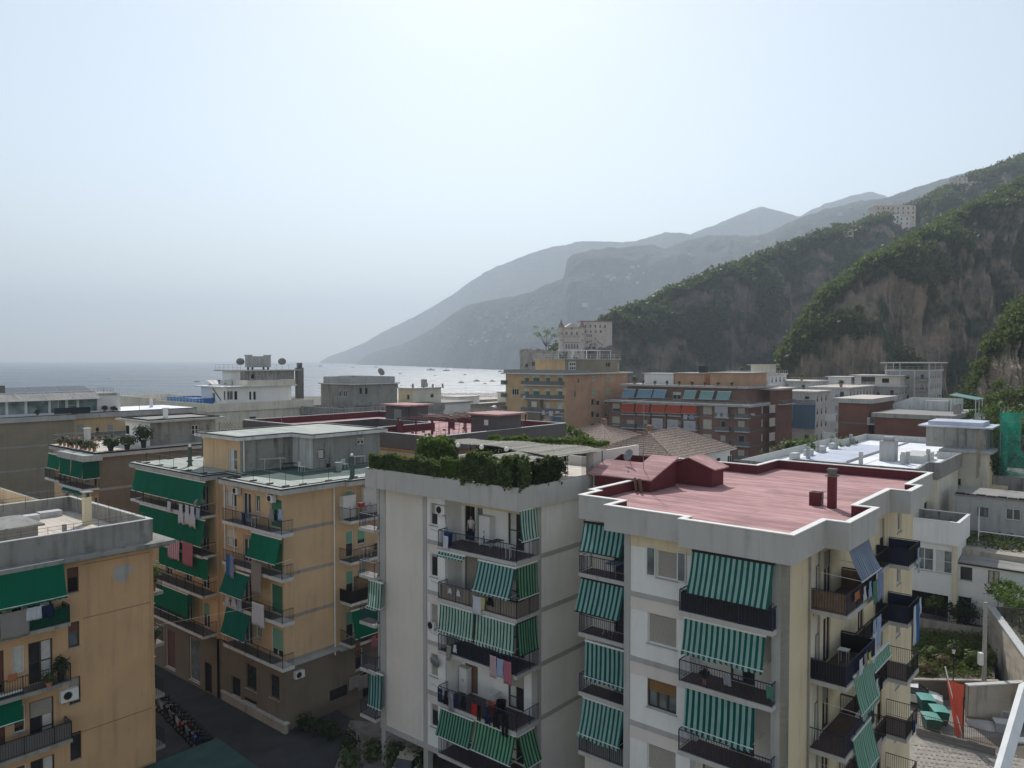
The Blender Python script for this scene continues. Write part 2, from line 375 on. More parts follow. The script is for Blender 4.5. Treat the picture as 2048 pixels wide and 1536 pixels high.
class Face:
    """a facade plane. V: local x = c, looks towards -x; U: local y = c, looks towards -y.  s along, o outwards"""
    def __init__(f, blk, kind, c): f.b = blk; f.k = kind; f.c = c; f.op = []
    def p(f, s, o, z): return (f.c - o, s, z) if f.k == 'V' else (s, f.c - o, z)
    def sp(f, px, o=0): return f.b.vb(px, f.c - o) if f.k == 'V' else f.b.ua(px, f.c - o)
    def zp(f, s, py, o=0): q = f.p(s, o, 0); return f.b.z(q[0], q[1], py)
    def rect(f, px0, px1, py0, py1, o=0):
        a, b = sorted((f.sp(px0, o), f.sp(px1, o))); m = (a + b) / 2
        return a, b, f.zp(m, py1, o), f.zp(m, py0, o)
    def box(f, mb, s0, s1, z0, z1, o0, o1, m=0):
        a, b = f.p(s0, o0, z0), f.p(s1, o1, z1); return mb.box(a[0], b[0], a[1], b[1], z0, z1, m)
    def wall(f, mb, s0, s1, z0, z1, depth=.2, m=0, holes=None):
        """wall skin with real openings and reveals"""
        ops = f.op if holes is None else holes
        ss = sorted({s0, s1, *[x for o in ops for x in o[:2] if s0 < x < s1]}); zz = sorted({z0, z1, *[x for o in ops for x in o[2:4] if z0 < x < z1]})
        for i in range(len(ss) - 1):
            for j in range(len(zz) - 1):
                cs_, cz = (ss[i] + ss[i + 1]) / 2, (zz[j] + zz[j + 1]) / 2
                if any(o[0] < cs_ < o[1] and o[2] < cz < o[3] for o in ops): continue
                mb.add([f.p(ss[i], 0, zz[j]), f.p(ss[i + 1], 0, zz[j]), f.p(ss[i + 1], 0, zz[j + 1]), f.p(ss[i], 0, zz[j + 1])], [(0, 1, 2, 3)], m)
        for a, b, c, d in [o[:4] for o in ops]:
            if b < s0 or a > s1 or d < z0 or c > z1: continue
            q = [(a, c), (b, c), (b, d), (a, d)]
            for i in range(4):
                u, v = q[i], q[(i + 1) % 4]
                mb.add([f.p(u[0], 0, u[1]), f.p(v[0], 0, v[1]), f.p(v[0], -depth, v[1]), f.p(u[0], -depth, u[1])], [(0, 1, 2, 3)], m)
        return mb
    def window(f, s0, s1, z0, z1, shut=0., panes=2, frame='frame_white', glass='glass', shutter='shutter_grey', sill='slab_grey', name='window', d=.14, hole=True, back=.19, cross=0, cur=0):
        """frame, panes, rolled shutter and sill set into an opening of the wall"""
        if s0 > s1: s0, s1 = s1, s0
        if hole: f.op.append((s0, s1, z0, z1))
        e = f.b.e; fw = min(.07, (s1 - s0) * .1); mb = MB(); zs = z1 - shut * (z1 - z0)
        f.box(mb, s0, s0 + fw, z0, z1, -d, -d + .06); f.box(mb, s1 - fw, s1, z0, z1, -d, -d + .06)
        f.box(mb, s0 + fw, s1 - fw, z1 - fw, z1, -d, -d + .06); f.box(mb, s0 + fw, s1 - fw, z0, z0 + fw, -d, -d + .06)
        if shut < .98:
            for i in range(1, panes):
                x = s0 + (s1 - s0) * i / panes; f.box(mb, x - fw * .6, x + fw * .6, z0 + fw, zs, -d + .004, -d + .056)
            if cross:
                for j in range(1, cross + 1):
                    zc = z0 + (zs - z0) * j / (cross + 1); f.box(mb, s0 + fw, s1 - fw, zc - fw * .4, zc + fw * .4, -d + .008, -d + .05)
        o = mb.build(name, frame, e)
        if shut < .98:
            w = (s1 - s0) / panes
            for i in range(panes):
                f.box(MB(), 0, 0, 0, 0, 0, 0)
                mb = MB(); f.box(mb, s0 + w * i, s0 + w * (i + 1), z0, zs, -back, -back + .02); mb.build('pane', glass, o)
            if cur:
                mb = MB(); f.box(mb, s0 + (s1 - s0) * .5, s1 - fw, z0 + .05, zs - .05, -back + .02, -back + .03); mb.build('curtain', 'curtain', o)
        if shut > .02:
            mb = MB(); n = max(2, int((z1 - zs) / .11)); h = (z1 - zs) / n
            for j in range(n):   # roller shutter slats
                f.box(mb, s0 + fw, s1 - fw, zs + h * j, zs + h * (j + 1) - .012, -d + .02 + (.004 if j % 2 else 0), -d + .05)
            f.box(mb, s0 + fw, s1 - fw, zs, z1, -back + .022, -d + .018)
            mb.build('shutter', shutter, o)
        if sill:
            mb = MB(); f.box(mb, s0 - .06, s1 + .06, z0 - .06, z0 - .004, -.1, .07); mb.build('sill', sill, o)
        return o
    def balcony(f, s0, s1, z, out, slab='slab_grey', rail='metal_blue', h=1.02, th=.22, sp=.125, panel=None, style='bars', ends=(1, 1), o0=.003, tile='floor_tile_brown', ph=None):
        """slab with floor tiles and a railing of bars or solid panels; z = top of slab"""
        e = f.b.e; mb = MB(); f.box(mb, s0, s1, z - th, z, o0, out)
        o = mb.build('balcony', slab, e)
        mb = MB(); f.box(mb, s0 + .06, s1 - .06, z + .002, z + .012, o0, out - .07); mb.build('floor', tile, o)
        if style == 'solid':
            mb = MB(); f.box(mb, s0, s1, z, z + h, out - .1, out)
            if ends[0]: f.box(mb, s0, s0 + .1, z, z + h, o0, out - .1)
            if ends[1]: f.box(mb, s1 - .1, s1, z, z + h, o0, out - .1)
            mb.build('parapet', panel or slab, o); return o
        mb = MB(); t = .02; oe = out - .05; a, b = s0 + .04, s1 - .04
        f.box(mb, a, b, z + h - .035, z + h, oe - .025, oe + .025); f.box(mb, a, b, z + .08, z + .10, oe - .012, oe + .012)
        n = max(2, int((b - a) / sp))
        for i in range(n + 1):
            x = a + (b - a) * i / n; big = i % 12 == 0 or i == n; r = .02 if big else .009
            f.box(mb, x - r, x + r, z if big else z + .1, z + h - .02, oe - r, oe + r)
        for k, x in ((0, a), (1, b)):
            if not ends[k]: continue
            f.box(mb, x - .02, x + .02, z + h - .034, z + h - .001, o0, oe - .026); f.box(mb, x - .01, x + .01, z + .08, z + .10, o0, oe - .013)
            m = max(2, int((out - o0) / sp))
            for i in range(m):
                y = o0 + .02 + (oe - o0) * i / m; f.box(mb, x - .009, x + .009, z + .1, z + h - .02, y - .009, y + .009)
        mb.build('railing', rail, o)
        if panel:
            hh = ph or h - .1
            mb = MB(); f.box(mb, a + .03, b - .03, z + .03, z + .03 + hh, oe - .035, oe - .025)
            for k, x in ((0, a + .03), (1, b - .03)):
                if ends[k]: f.box(mb, x - .005, x + .005, z + .03, z + .03 + hh, o0, oe - .036)
            mb.build('railing_panel', panel, o)
        return o
    def awning(f, s0, s1, zt, ot, zb, ob, mat, val=.16, sag=.05, bar='metal_white', seam=0, arms=True, seed=0, val_mat=None):
        """pull-down awning: sloping cloth, front bar, scalloped valance, arms and roller box"""
        if s0 > s1: s0, s1 = s1, s0
        mat = random.choice([m_ for m_ in (mat, mat + '_b', mat + '_c') if m_ in MATS])
        e = f.b.e; L = s1 - s0; nu, nv = max(10, int(L / .15)), 8; mb = MB(); ph = random.random() * 6
        H = math.hypot(zt - zb, ob - ot)
        def fn(u, v):
            w = .03 * math.sin(u * L * 5 + ph) * v + .02 * math.sin(u * L * 13 + ph * 2 + v * 2) * v
            if 'awn' in mat: w += .035 * math.sin(u * L * 3.9) * (.3 + .7 * v)
            g = sag * math.sin(math.pi * v) * (1 + .5 * math.sin(u * L * 2.2 + ph)) + .04 * v * math.sin(math.pi * u)
            return f.p(s0 + L * u, ot + (ob - ot) * v - g * .5 + w, zt + (zb - zt) * v - g)
        mb.grid(fn, nu, nv); uv = [(i / nu * L, j / nv * H) for j in range(nv + 1) for i in range(nu + 1)]
        o = mb.build('awning', mat, e, smooth=True, uvs=uv)
        mb = MB(); f.box(mb, s0 - .03, s1 + .03, zb - .03, zb + .02, ob - .015, ob + .03); mb.build('front_bar', bar, o)
        mb = MB(); f.box(mb, s0 - .03, s1 + .03, zt - .02, zt + .09, max(.01, ot - .1), ot + .02); mb.build('roller_box', bar, o)
        if val:
            nu2 = max(12, int(L / .05)); mb = MB()
            def fv(u, v):
                sc = .6 + .4 * abs(math.sin(u * L * math.pi / .29)); w = .05 * math.sin(u * L * 4 + ph) * v
                return f.p(s0 + L * u, ob + .032 + w, zb - .01 - val * v * sc)
            mb.grid(fv, nu2, 2); uv = [(i / nu2 * L, j * .1) for j in range(3) for i in range(nu2 + 1)]
            mb.build('valance', val_mat or mat, o, smooth=True, uvs=uv)
        if arms:
            for x in (s0 + .12, s1 - .12):
                mb = MB(); mb.tube(f.p(x, .06, zb + .1), f.p(x, ob - .02, zb), .014, 5); mb.build('arm', bar, o)
        return o
    def world(f, s, o, z):
        q = f.p(s, o, z); w = f.b.w(q[0], q[1]); return (w[0], w[1], z)
    def rot(f): return f.b.rz + (0 if f.k == 'U' else -math.pi / 2)   # object x axis along the facade, -y outwards
def slab_roof(blk, poly, z0, z1, name, mat, top=None, parent=None):
    mb = MB(); mb.prism(poly, z0, z1, 0, 1 if top else None); return mb.build(name, [mat, top] if top else mat, parent or blk.e)
def offset_poly(poly, d):
    """inset (d > 0) of a rectilinear polygon given counter-clockwise"""
    n = len(poly); out = []
    for i in range(n):
        p, c, q = poly[i - 1], poly[i], poly[(i + 1) % n]
        e1 = Vector((c[0] - p[0], c[1] - p[1])).normalized(); e2 = Vector((q[0] - c[0], q[1] - c[1])).normalized()
        n1 = Vector((-e1.y, e1.x)); n2 = Vector((-e2.y, e2.x)); k = n1 + n2
        k = k / max(.5, k.dot(n1)) if k.length > 1e-6 else n1
        out.append((c[0] + k.x * d, c[1] + k.y * d))
    return out
def ring(blk, poly, d0, d1, z0, z1, name, mat, parent=None, inner=None):
    """wall following a closed outline between insets d0 and d1; inner faces may take a second material"""
    a, b = offset_poly(poly, d0), offset_poly(poly, d1); n = len(poly); mb = MB()
    vs = [(p[0], p[1], z) for z in (z0, z1) for q in (a, b) for p in q]; fs = []; ms = []
    A0, B0, A1, B1 = 0, n, 2 * n, 3 * n
    for i in range(n):
        j = (i + 1) % n
        for q, m in (((A0 + i, A0 + j, A1 + j, A1 + i), 0), ((A1 + i, A1 + j, B1 + j, B1 + i), 0), ((B0 + j, B0 + i, B1 + i, B1 + j), 1), ((A0 + j, A0 + i, B0 + i, B0 + j), 0)):
            fs.append(q); ms.append(m)
    mb.v = vs; mb.f = fs; mb.m = ms if inner else [0] * len(fs)
    return mb.build(name, [mat, inner] if inner else mat, parent or blk.e)
def _awn4(f, tl, tr, bl, br, ot, mat, omax=1.6, **kw):
    """awning from its four corners as surveyed in the photograph; ot = how far the top roller stands off the wall"""
    s0, s1 = f.sp(tl[0], ot), f.sp(tr[0], ot)
    zt = (f.zp(s0, tl[1], ot) + f.zp(s1, tr[1], ot)) / 2
    best = min((abs(f.sp(bl[0], o) - s0) + abs(f.sp(br[0], o) - s1), o) for o in [ot + .02 + i * .02 for i in range(int((omax) / .02))])
    ob = best[1]; zb = (f.zp(s0, bl[1], ob) + f.zp(s1, br[1], ob)) / 2
    return f.awning(s0, s1, zt, ot, zb, ob, mat, **kw)
Face.awn4 = _awn4
# ------------------------------------------------------------------ things that hang, stand and lie about
def garment(f, s, o, z, w, h, kind, mat, label, group=None, name=None):
    """one piece of washing hung from its top edge on facade f: towel, shirt, trousers or sheet"""
    mb = MB(); ph = random.random() * 6; nu, nv = (10, 8)
    def sheet(x0, x1, z0, z1, amp=.03):
        def fn(u, v):
            q = v ** .7
            return (x0 + (x1 - x0) * u + .02 * math.sin(v * 3 + ph), amp * math.sin(u * 9 + ph) * q + .01 * math.sin(v * 7), z1 + (z0 - z1) * v - .03 * (1 - q) * math.sin(u * math.pi))
        mb.grid(fn, nu, nv)
    uv = None
    if kind in ('towel', 'sheet'):
        sheet(-w / 2, w / 2, -h, 0, .05 if kind == 'sheet' else .025); uv = [((p[0] + w / 2), p[2] + h) for p in mb.v]
    elif kind == 'shirt':     # hung upside down by the hem, sleeves falling
        sheet(-w * .33, w * .33, -h, 0); sheet(-w * .5, -w * .3, -h * 1.05, -h * .45, .02); sheet(w * .3, w * .5, -h * 1.05, -h * .45, .02)
    else:
        sheet(-w / 2, w / 2, -h * .3, 0, .02); sheet(-w / 2, -w * .06, -h, -h * .28, .03); sheet(w * .06, w / 2, -h, -h * .28, .03)
    ob = mb.build(name or {'towel': 'towel', 'sheet': 'bed_sheet', 'shirt': 'shirt', 'trousers': 'trousers'}[kind], mat, None, f.world(s, o, z), f.rot(), True, uv or [(p[0], p[2]) for p in mb.v])
    md = ob.modifiers.new('thickness', 'SOLIDIFY'); md.thickness = .012
    return tag(ob, label, 'laundry', group)
def line_px(f, o, items, y, group, where):
    """several garments surveyed as (px centre, width m, height m, kind, material, label)"""
    for px, py, w, h, kind, mat, label in items:
        s = f.sp(px, o); garment(f, s, o, f.zp(s, py, o), w, h, kind, mat, label, group)
def ac_unit(f, s, o, z, label, w=.82, h=.56, d=.32):
    e = empty('air_conditioner', f.world(s, o, z), f.rot(), label, 'air conditioner', 'outdoor air-conditioning units')
    MB().box(-w / 2, w / 2, -d, 0, 0, h).build('casing', 'plastic_white', e)
    mb = MB()
    for r in (.06, .12, .18, .235):
        for i in range(20):
            a, b = 2 * math.pi * i / 20, 2 * math.pi * (i + 1) / 20
            mb.bar((-.1 + r * math.cos(a), -d - .012, h / 2 + r * math.sin(a)), (-.1 + r * math.cos(b), -d - .012, h / 2 + r * math.sin(b)), .008)
    mb.build('fan_grille', 'metal_dark', e)
    c = MB(); c.v = [(-.1 + .22 * math.cos(2 * math.pi * i / 20), -d - .003, h / 2 + .22 * math.sin(2 * math.pi * i / 20)) for i in range(20)]; c.f = [tuple(range(20))]; c.m = [0]
    c.build('fan', 'plastic_black', e)
    for x in (-.25, .25):
        MB().box(x - .02, x + .02, -d, .03, -.05, -.005).bar((x, -d * .9, -.05), (x, 0, -.28), .015).build('bracket', 'metal_grey', e)
    return e
def dish(loc, r, az, el, label, mat='plastic_white', pole=.6, wall=False):
    """satellite dish: bowl, feed arm, feed head and mast"""
    e = empty('satellite_dish', loc, az, label, 'satellite dish', 'satellite dishes'); mb = MB(); n = 18; k = 0
    ce, se = math.cos(el), math.sin(el)
    def tr(x, y, z):   # bowl axis along -y tilted up
        return (x, y * ce + z * se, pole + -y * se + z * ce)
    for j in range(5):
        rr = r * j / 4 if j else .001
        for i in range(n):
            t = 2 * math.pi * i / n; mb.v.append(tr(rr * math.cos(t), -.28 * r * (j / 4) ** 2, rr * math.sin(t)))
    for j in range(4):
        for i in range(n): mb.f.append((j * n + i, j * n + (i + 1) % n, (j + 1) * n + (i + 1) % n, (j + 1) * n + i)); mb.m.append(0)
    ob = mb.build('bowl', mat, e, smooth=True); md = ob.modifiers.new('t', 'SOLIDIFY'); md.thickness = .02
    MB().tube(tr(0, -.1 * r, -r * .95), tr(0, -r * .95, -.1 * r), .014).build('feed_arm', 'metal_grey', e)
    MB().box(*[q for q in (-.04, .04)], *sorted((tr(0, -r * .95, 0)[1] - .05, tr(0, -r * .95, 0)[1] + .05)), tr(0, -r * .95, -.1 * r)[2] - .04, tr(0, -r * .95, -.1 * r)[2] + .05).build('feed_head', 'plastic_grey', e)
    MB().tube((0, .05, 0), (0, .05, pole), .025).tube((0, .05, pole), tr(0, .02, 0), .03).build('mast', 'metal_grey', e)
    return e
def antenna(loc, h, az, label, n=9, L=1.1, cat='antenna'):
    e = empty('tv_antenna', loc, az, label, cat, 'rooftop television antennas')
    MB().tube((0, 0, 0), (0, 0, h), .022).build('mast', 'metal_grey', e)
    mb = MB().tube((-L / 2, 0, h - .05), (L / 2, 0, h - .05), .012, 4)
    for i in range(n):
        x = -L / 2 + L * i / (n - 1); w = .28 - .12 * i / n; mb.tube((x, -w, h - .04), (x, w, h - .04), .007, 4)
    mb.build('elements', 'metal_grey', e); return e
def globe_lamp(loc, h, label, post='metal_dark', r=.17, pr=.035):
    e = empty('globe_lamp', loc, 0, label, 'lamp', 'white globe lamps on the roof terraces')
    MB().tube((0, 0, 0), (0, 0, h), pr, 8).build('post', post, e)
    prof = [(r * math.sin(math.pi * k / 8) + .002, h + r - .02 - r * math.cos(math.pi * k / 8)) for k in range(9)]
    MB().lathe(prof, (0, 0, 0), 14).build('globe', 'globe', e, smooth=True); return e
def pot_plant(loc, r, h, label, leaf='leaf_dark', pot='terracotta', n=260, size=.07, pr=None, cat='plant', seed=1, group='potted plants'):
    pr = pr or r * .45
    e = empty('potted_plant', loc, 0, label, cat, group)
    MB().lathe([(pr * .72, 0), (pr, .3 * h), (pr * 1.08, .3 * h), (pr * 1.08, .34 * h), (pr * .9, .33 * h)], (0, 0, 0), 12).build('pot', pot, e)
    v, f = leaves(n, blob_points(n, (0, 0, h * .65), (r, r, h * .4), seed, .2), size, .4, .6, seed); mesh_np('foliage', v, f, leaf, e)
    mb = MB()
    for i in range(4): mb.tube((0, 0, .3 * h), (r * .4 * math.cos(i * 1.7), r * .4 * math.sin(i * 1.7), h * .7), .012, 4)
    mb.build('stem', 'bark', e); return e
def chair(loc, rz, label, mat='plastic_white', group='balcony and terrace chairs'):
    e = empty('chair', loc, rz, label, 'chair', group)
    MB().box(-.22, .22, -.22, .22, .42, .45).build('seat', mat, e)
    mb = MB().box(-.22, .22, .20, .23, .78, .86)
    for x in (-.2, -.1, 0, .1, .2): mb.box(x - .02, x + .02, .2, .225, .45, .78)
    mb.build('backrest', mat, e)
    for x in (-.2, .2):
        for y in (-.2, .2): MB().tube((x, y, 0), (x * .9, y * .9, .42), .018, 5).build('leg', mat, e)
    return e
def table(loc, rz, label, w=.8, d=.6, h=.72, mat='plastic_white', top=None):
    e = empty('table', loc, rz, label, 'table', 'balcony and terrace tables')
    MB().box(-w / 2, w / 2, -d / 2, d / 2, h - .03, h).build('table_top', top or mat, e)
    for x in (-w / 2 + .06, w / 2 - .06):
        for y in (-d / 2 + .06, d / 2 - .06): MB().tube((x, y, 0), (x, y, h - .03), .02, 5).build('leg', mat, e)
    return e
def drying_rack(loc, rz, label, w=1.5, d=.55, h=.95):
    e = empty('drying_rack', loc, rz, label, 'drying rack', 'clothes drying racks')
    mb = MB()
    for y in (-d / 2, d / 2): mb.tube((-w / 2, y, h), (w / 2, y, h), .012, 4)
    for i in range(13): x = -w / 2 + w * i / 12; mb.tube((x, -d / 2, h), (x, d / 2, h), .006, 4)
    mb.build('rack', 'metal_white', e)
    for x in (-w * .3, w * .3):
        MB().tube((x, -d / 2, 0), (x, d / 2, h), .011, 4).tube((x, d / 2, 0), (x, -d / 2, h), .011, 4).build('leg', 'metal_white', e)
    return e
def cupboard(loc, rz, label, w=.8, d=.4, h=1.75, mat='plastic_white'):
    e = empty('cupboard', loc, rz, label, 'cupboard', 'cupboards on balconies')
    MB().box(-w / 2, w / 2, -d, 0, .08, h).box(-w / 2 - .02, w / 2 + .02, -d - .02, .02, h, h + .03).build('body', mat, e)
    for x0, x1 in ((-w / 2 + .02, -.01), (.01, w / 2 - .02)):
        dd = MB().box(x0, x1, -d - .018, -d - .002, .12, h - .04).build('door', mat, e)
        MB().box(*sorted((-.05 if x0 < 0 else .03, -.03 if x0 < 0 else .05)), -d - .035, -d - .018, .85, 1.0).build('handle', 'metal_grey', dd)
    for x in (-w / 2 + .05, w / 2 - .05): MB().box(x - .03, x + .03, -d + .02, -.02, 0, .08).build('foot', mat, e)
    return e
# ------------------------------------------------------------------ the setting: ground, sea, hills, haze
def lerp_profile(prof, x):
    xs = [p[0] for p in prof]; return [float(np.interp(x, xs, [p[k] for p in prof])) for k in range(1, len(prof[0]))]
def terrain_mat(name, rock, green, gscale, thr, rock2=None):
    m, t, n, b = _new(name)
    g = _mix(t, _range(t, _noise(t, gscale * 3, 5), .3, .7), sh(green, .65), sh(green, 1.3))
    r = _mix(t, _range(t, _noise(t, gscale * 2, 7, (1, 1, .8), .65), .35, .65), rock, rock2 or sh(rock, .55))
    t.links.new(_mix(t, _range(t, _noise(t, gscale, 6), thr - .06, thr + .06), r, g), b.inputs['Base Color'])
    b.inputs['Roughness'].default_value = .95; b.inputs['Specular IOR Level'].default_value = .1
    _bump(t, b, _noise(t, gscale * 5, 6), .8, .25 / gscale)
    MATS[name] = m
terrain_mat('hill_rock', (.31, .24, .175), (.042, .055, .026), .055, .50, (.14, .115, .09))
terrain_mat('hill_rock_far', (.25, .195, .155), (.042, .055, .028), .045, .49, (.13, .105, .085))
terrain_mat('cliff_rock', (.42, .34, .25), (.06, .07, .03), .08, .58, (.22, .17, .13))
terrain_mat('mountain', (.10, .10, .085), (.045, .058, .035), .012, .44)
terrain_mat('mountain_far', (.08, .085, .07), (.05, .06, .04), .003, .42)
plain('asphalt', (.052, .052, .055), .9, .25, .6, bump=.2)
plain('ground_soil', (.13, .11, .085), .95, .3, .3)
HILLS = {}
def hill(name, ridge, foot, mat, label, cols=260, rows=46, power=1.6, amp=.03, fq=.02, rough=1., back=.12, zback=-5, ribs=.06, rocky=0.):
    """ridge: (px, py, distance); foot: (px, distance, z). Sheet from the crest down to the foot, and down behind the crest"""
    x0, x1 = ridge[0][0], ridge[-1][0]; nb = 8
    V = np.zeros((rows + 1 + nb, cols + 1, 3)); T = np.zeros((rows + 1 + nb, cols + 1))
    for i in range(cols + 1):
        px = x0 + (x1 - x0) * i / cols; py, d = lerp_profile(ridge, px); df, zf = lerp_profile(foot, px)
        top = Vector(at_d(px, py, d)); k = (px - 1024) / FOC; ft = Vector((k * df, df, zf)); bk = Vector((k * d * (1 + back), d * (1 + back), zback))
        hgt = max(5., top.z - zf)
        for j in range(-nb, rows + 1):
            if j < 0:
                t = -j / nb; p = top.lerp(bk, t); p.z = top.z + (bk.z - top.z) * t ** 1.3; dis = amp * hgt * min(1, t * 3)
            else:
                t = j / rows; p = top.lerp(ft, t); p.z = zf + (top.z - zf) * (1 - t ** power); dis = amp * hgt * min(1, t * 5) * (1 - .7 * t ** 6)
            q = p * fq
            nz = mn.fractal(q, .9, 2.0, 6) * rough
            gul = mn.fractal(Vector((px * .02, t * .6, 3.3)), 1, 2, 4)
            rib = 1 - 2 * abs(mn.noise(Vector((px * ribs, t * 2.2, 5.1)))) + .5 * (1 - 2 * abs(mn.noise(Vector((px * ribs * 2.7, t * 6, 1.7)))))
            p = p + Vector((0, -1, .45)) * dis * (nz * 1.6 + gul * 1.5) + Vector((0, -1, .25)) * (rib * rocky * hgt * min(1, max(0, t - .05) * 6) if j > 0 else 0)
            if j == 0: p.z += mn.fractal(p * fq * 6, 1., 2., 4) * hgt * .012
            V[j + nb, i] = p; T[j + nb, i] = t
    n = cols + 1; idx = np.arange((rows + 1 + nb) * n).reshape(-1, n)
    f = np.stack([idx[:-1, :-1], idx[1:, :-1], idx[1:, 1:], idx[:-1, 1:]], -1).reshape(-1, 4)
    o = mesh_np(name, V.reshape(-1, 3), f, mat); o['kind'] = 'structure'; o['label'] = label
    o.data.polygons.foreach_set('use_smooth', [rocky < .01] * len(o.data.polygons))
    HILLS[name] = (V[nb:], rows, cols); return o
# open sea and the land sheet
m, t, n, b = _new('sea')
b.inputs['Base Color'].default_value = (.012, .035, .055, 1); b.inputs['Roughness'].default_value = .32; b.inputs['IOR'].default_value = 1.33
w1 = _noise(t, .11, 6, (1, 2.2, 1)); w2 = _noise(t, .012, 4, (1, 4, 1))
ad = n.new('ShaderNodeMath'); ad.operation = 'ADD'; t.links.new(w1, ad.inputs[0]); t.links.new(w2, ad.inputs[1])
_bump(t, b, ad.outputs[0], .8, 2.2)
t.links.new(_range(t, _noise(t, .004, 4, (1, 5, 1)), .35, .65, .26, .42), b.inputs['Roughness'])
MATS['sea'] = m
o = MB().add([(-13500, 480, -4), (13500, 480, -4), (13500, 13000, -4), (-13500, 13000, -4)], [(0, 1, 2, 3)]).build('sea', 'sea')
tag(o, 'hazy blue sea glittering under the sun', None, kind='structure')
land = [(-620, -80), (560, -80), (560, 640), (60, 640), (-70, 610), (-330, 600), (-620, 560)]
o = MB().prism(land, -6, 0).build('ground', 'ground_soil'); tag(o, 'bare ground between the apartment blocks', None, kind='structure')
# hazy mountain ranges down the coast, farthest first
hill('mountain_far', [(1290, 560, 4500), (1340, 490, 4500), (1385, 466, 4500), (1450, 441, 4500), (1522, 411, 4550), (1562, 425, 4500), (1600, 432, 4450), (1650, 408, 4450), (1700, 392, 4400), (1742, 384, 4400), (1778, 393, 4400), (1850, 420, 4400), (2060, 440, 4400)],
     [(1290, 4000, 50), (2060, 3800, 50)], 'mountain_far', 'two hazy blue peaks on the horizon', 160, 24, 1.2, .04, .0018)
hill('mountain_headland', [(640, 724, 7600), (652, 716, 7600), (668, 709, 7500), (690, 702, 7300), (730, 685, 6900), (765, 664, 6600), (840, 628, 6000), (900, 592, 5650), (945, 560, 5400), (968, 545, 5250), (1010, 526, 5100), (1080, 500, 4850), (1150, 485, 4700), (1195, 480, 4600), (1245, 484, 4500), (1290, 478, 4400), (1330, 463, 4300), (1380, 468, 4250), (1450, 485, 4200), (1560, 510, 4200)],
     [(640, 7500, -5), (765, 6400, -5), (1000, 4700, -5), (1330, 3700, -5), (1560, 3600, -5)], 'mountain_far', 'long hazy headland falling to the sea', 240, 34, 1.2, .05, .0018)
hill('mountain_middle', [(708, 729, 5550), (716, 723, 5500), (735, 709, 5300), (760, 700, 5000), (800, 690, 4600), (830, 676, 4250), (868, 655, 3900), (905, 628, 3550), (935, 610, 3300), (970, 602, 3080), (1030, 592, 2900), (1062, 585, 2860), (1090, 570, 2830), (1128, 556, 2800), (1134, 520, 2800), (1145, 508, 2800), (1185, 499, 2830), (1240, 496, 2880), (1300, 489, 2900), (1330, 497, 2900), (1365, 483, 2880), (1410, 472, 2850), (1440, 470, 2830), (1500, 472, 2750), (1530, 468, 2700), (1600, 435, 2650), (1680, 411, 2600), (1775, 394, 2500), (1860, 366, 2450), (1950, 340, 2400), (2060, 309, 2300)],
     [(708, 5450, -5), (800, 4300, -5), (870, 3450, -5), (935, 2900, -5), (1000, 2560, -5), (1130, 2350, -5), (1300, 2350, -5), (1530, 2150, -5), (2060, 1800, -5)], 'mountain', 'hazy mountainside dotted with villages', 340, 80, 1.25, .04, .004, rocky=.008, ribs=.03)
# the two wooded spurs above the town and the cliff at the edge of the picture
hill('hill_castle', [(1078, 770, 480), (1110, 706, 485), (1180, 699, 490), (1192, 668, 500), (1215, 648, 505), (1245, 632, 510), (1300, 615, 530), (1340, 592, 545), (1385, 572, 560), (1440, 552, 580), (1500, 528, 600), (1560, 505, 625), (1620, 480, 650), (1700, 462, 690), (1760, 440, 720), (1840, 412, 760), (1885, 385, 780), (1960, 352, 820), (2070, 312, 860)],
     [(1078, 474, -5), (1200, 460, -2), (1300, 465, 0), (1600, 545, 0), (2070, 700, 30)], 'hill_rock_far', 'steep wooded spur with the castle at its foot', 420, 110, 1.7, .03, .02, rocky=.03, ribs=.05)
hill('hill_near', [(1560, 752, 300), (1585, 705, 305), (1612, 655, 312), (1650, 605, 322), (1690, 572, 335), (1720, 546, 345), (1760, 525, 358), (1800, 502, 372), (1850, 478, 392), (1900, 447, 412), (1950, 422, 432), (2010, 392, 455), (2080, 360, 480)],
     [(1560, 292, 0), (1700, 290, 0), (1900, 335, 0), (2080, 370, 5)], 'hill_rock', 'steep bare rock spur with a wooded crest', 380, 120, 1.9, .035, .03, rocky=.04, ribs=.05)
hill('hill_cliff', [(1905, 855, 150), (1930, 800, 150), (1962, 740, 155), (1985, 690, 160), (2002, 655, 164), (2025, 622, 168), (2060, 595, 174), (2140, 540, 180)],
     [(1905, 146, 0), (1960, 143, 0), (2140, 138, 5)], 'cliff_rock', 'rugged sunlit cliff at the edge of town', 200, 90, 1.5, .05, .06, rocky=.05, ribs=.06)
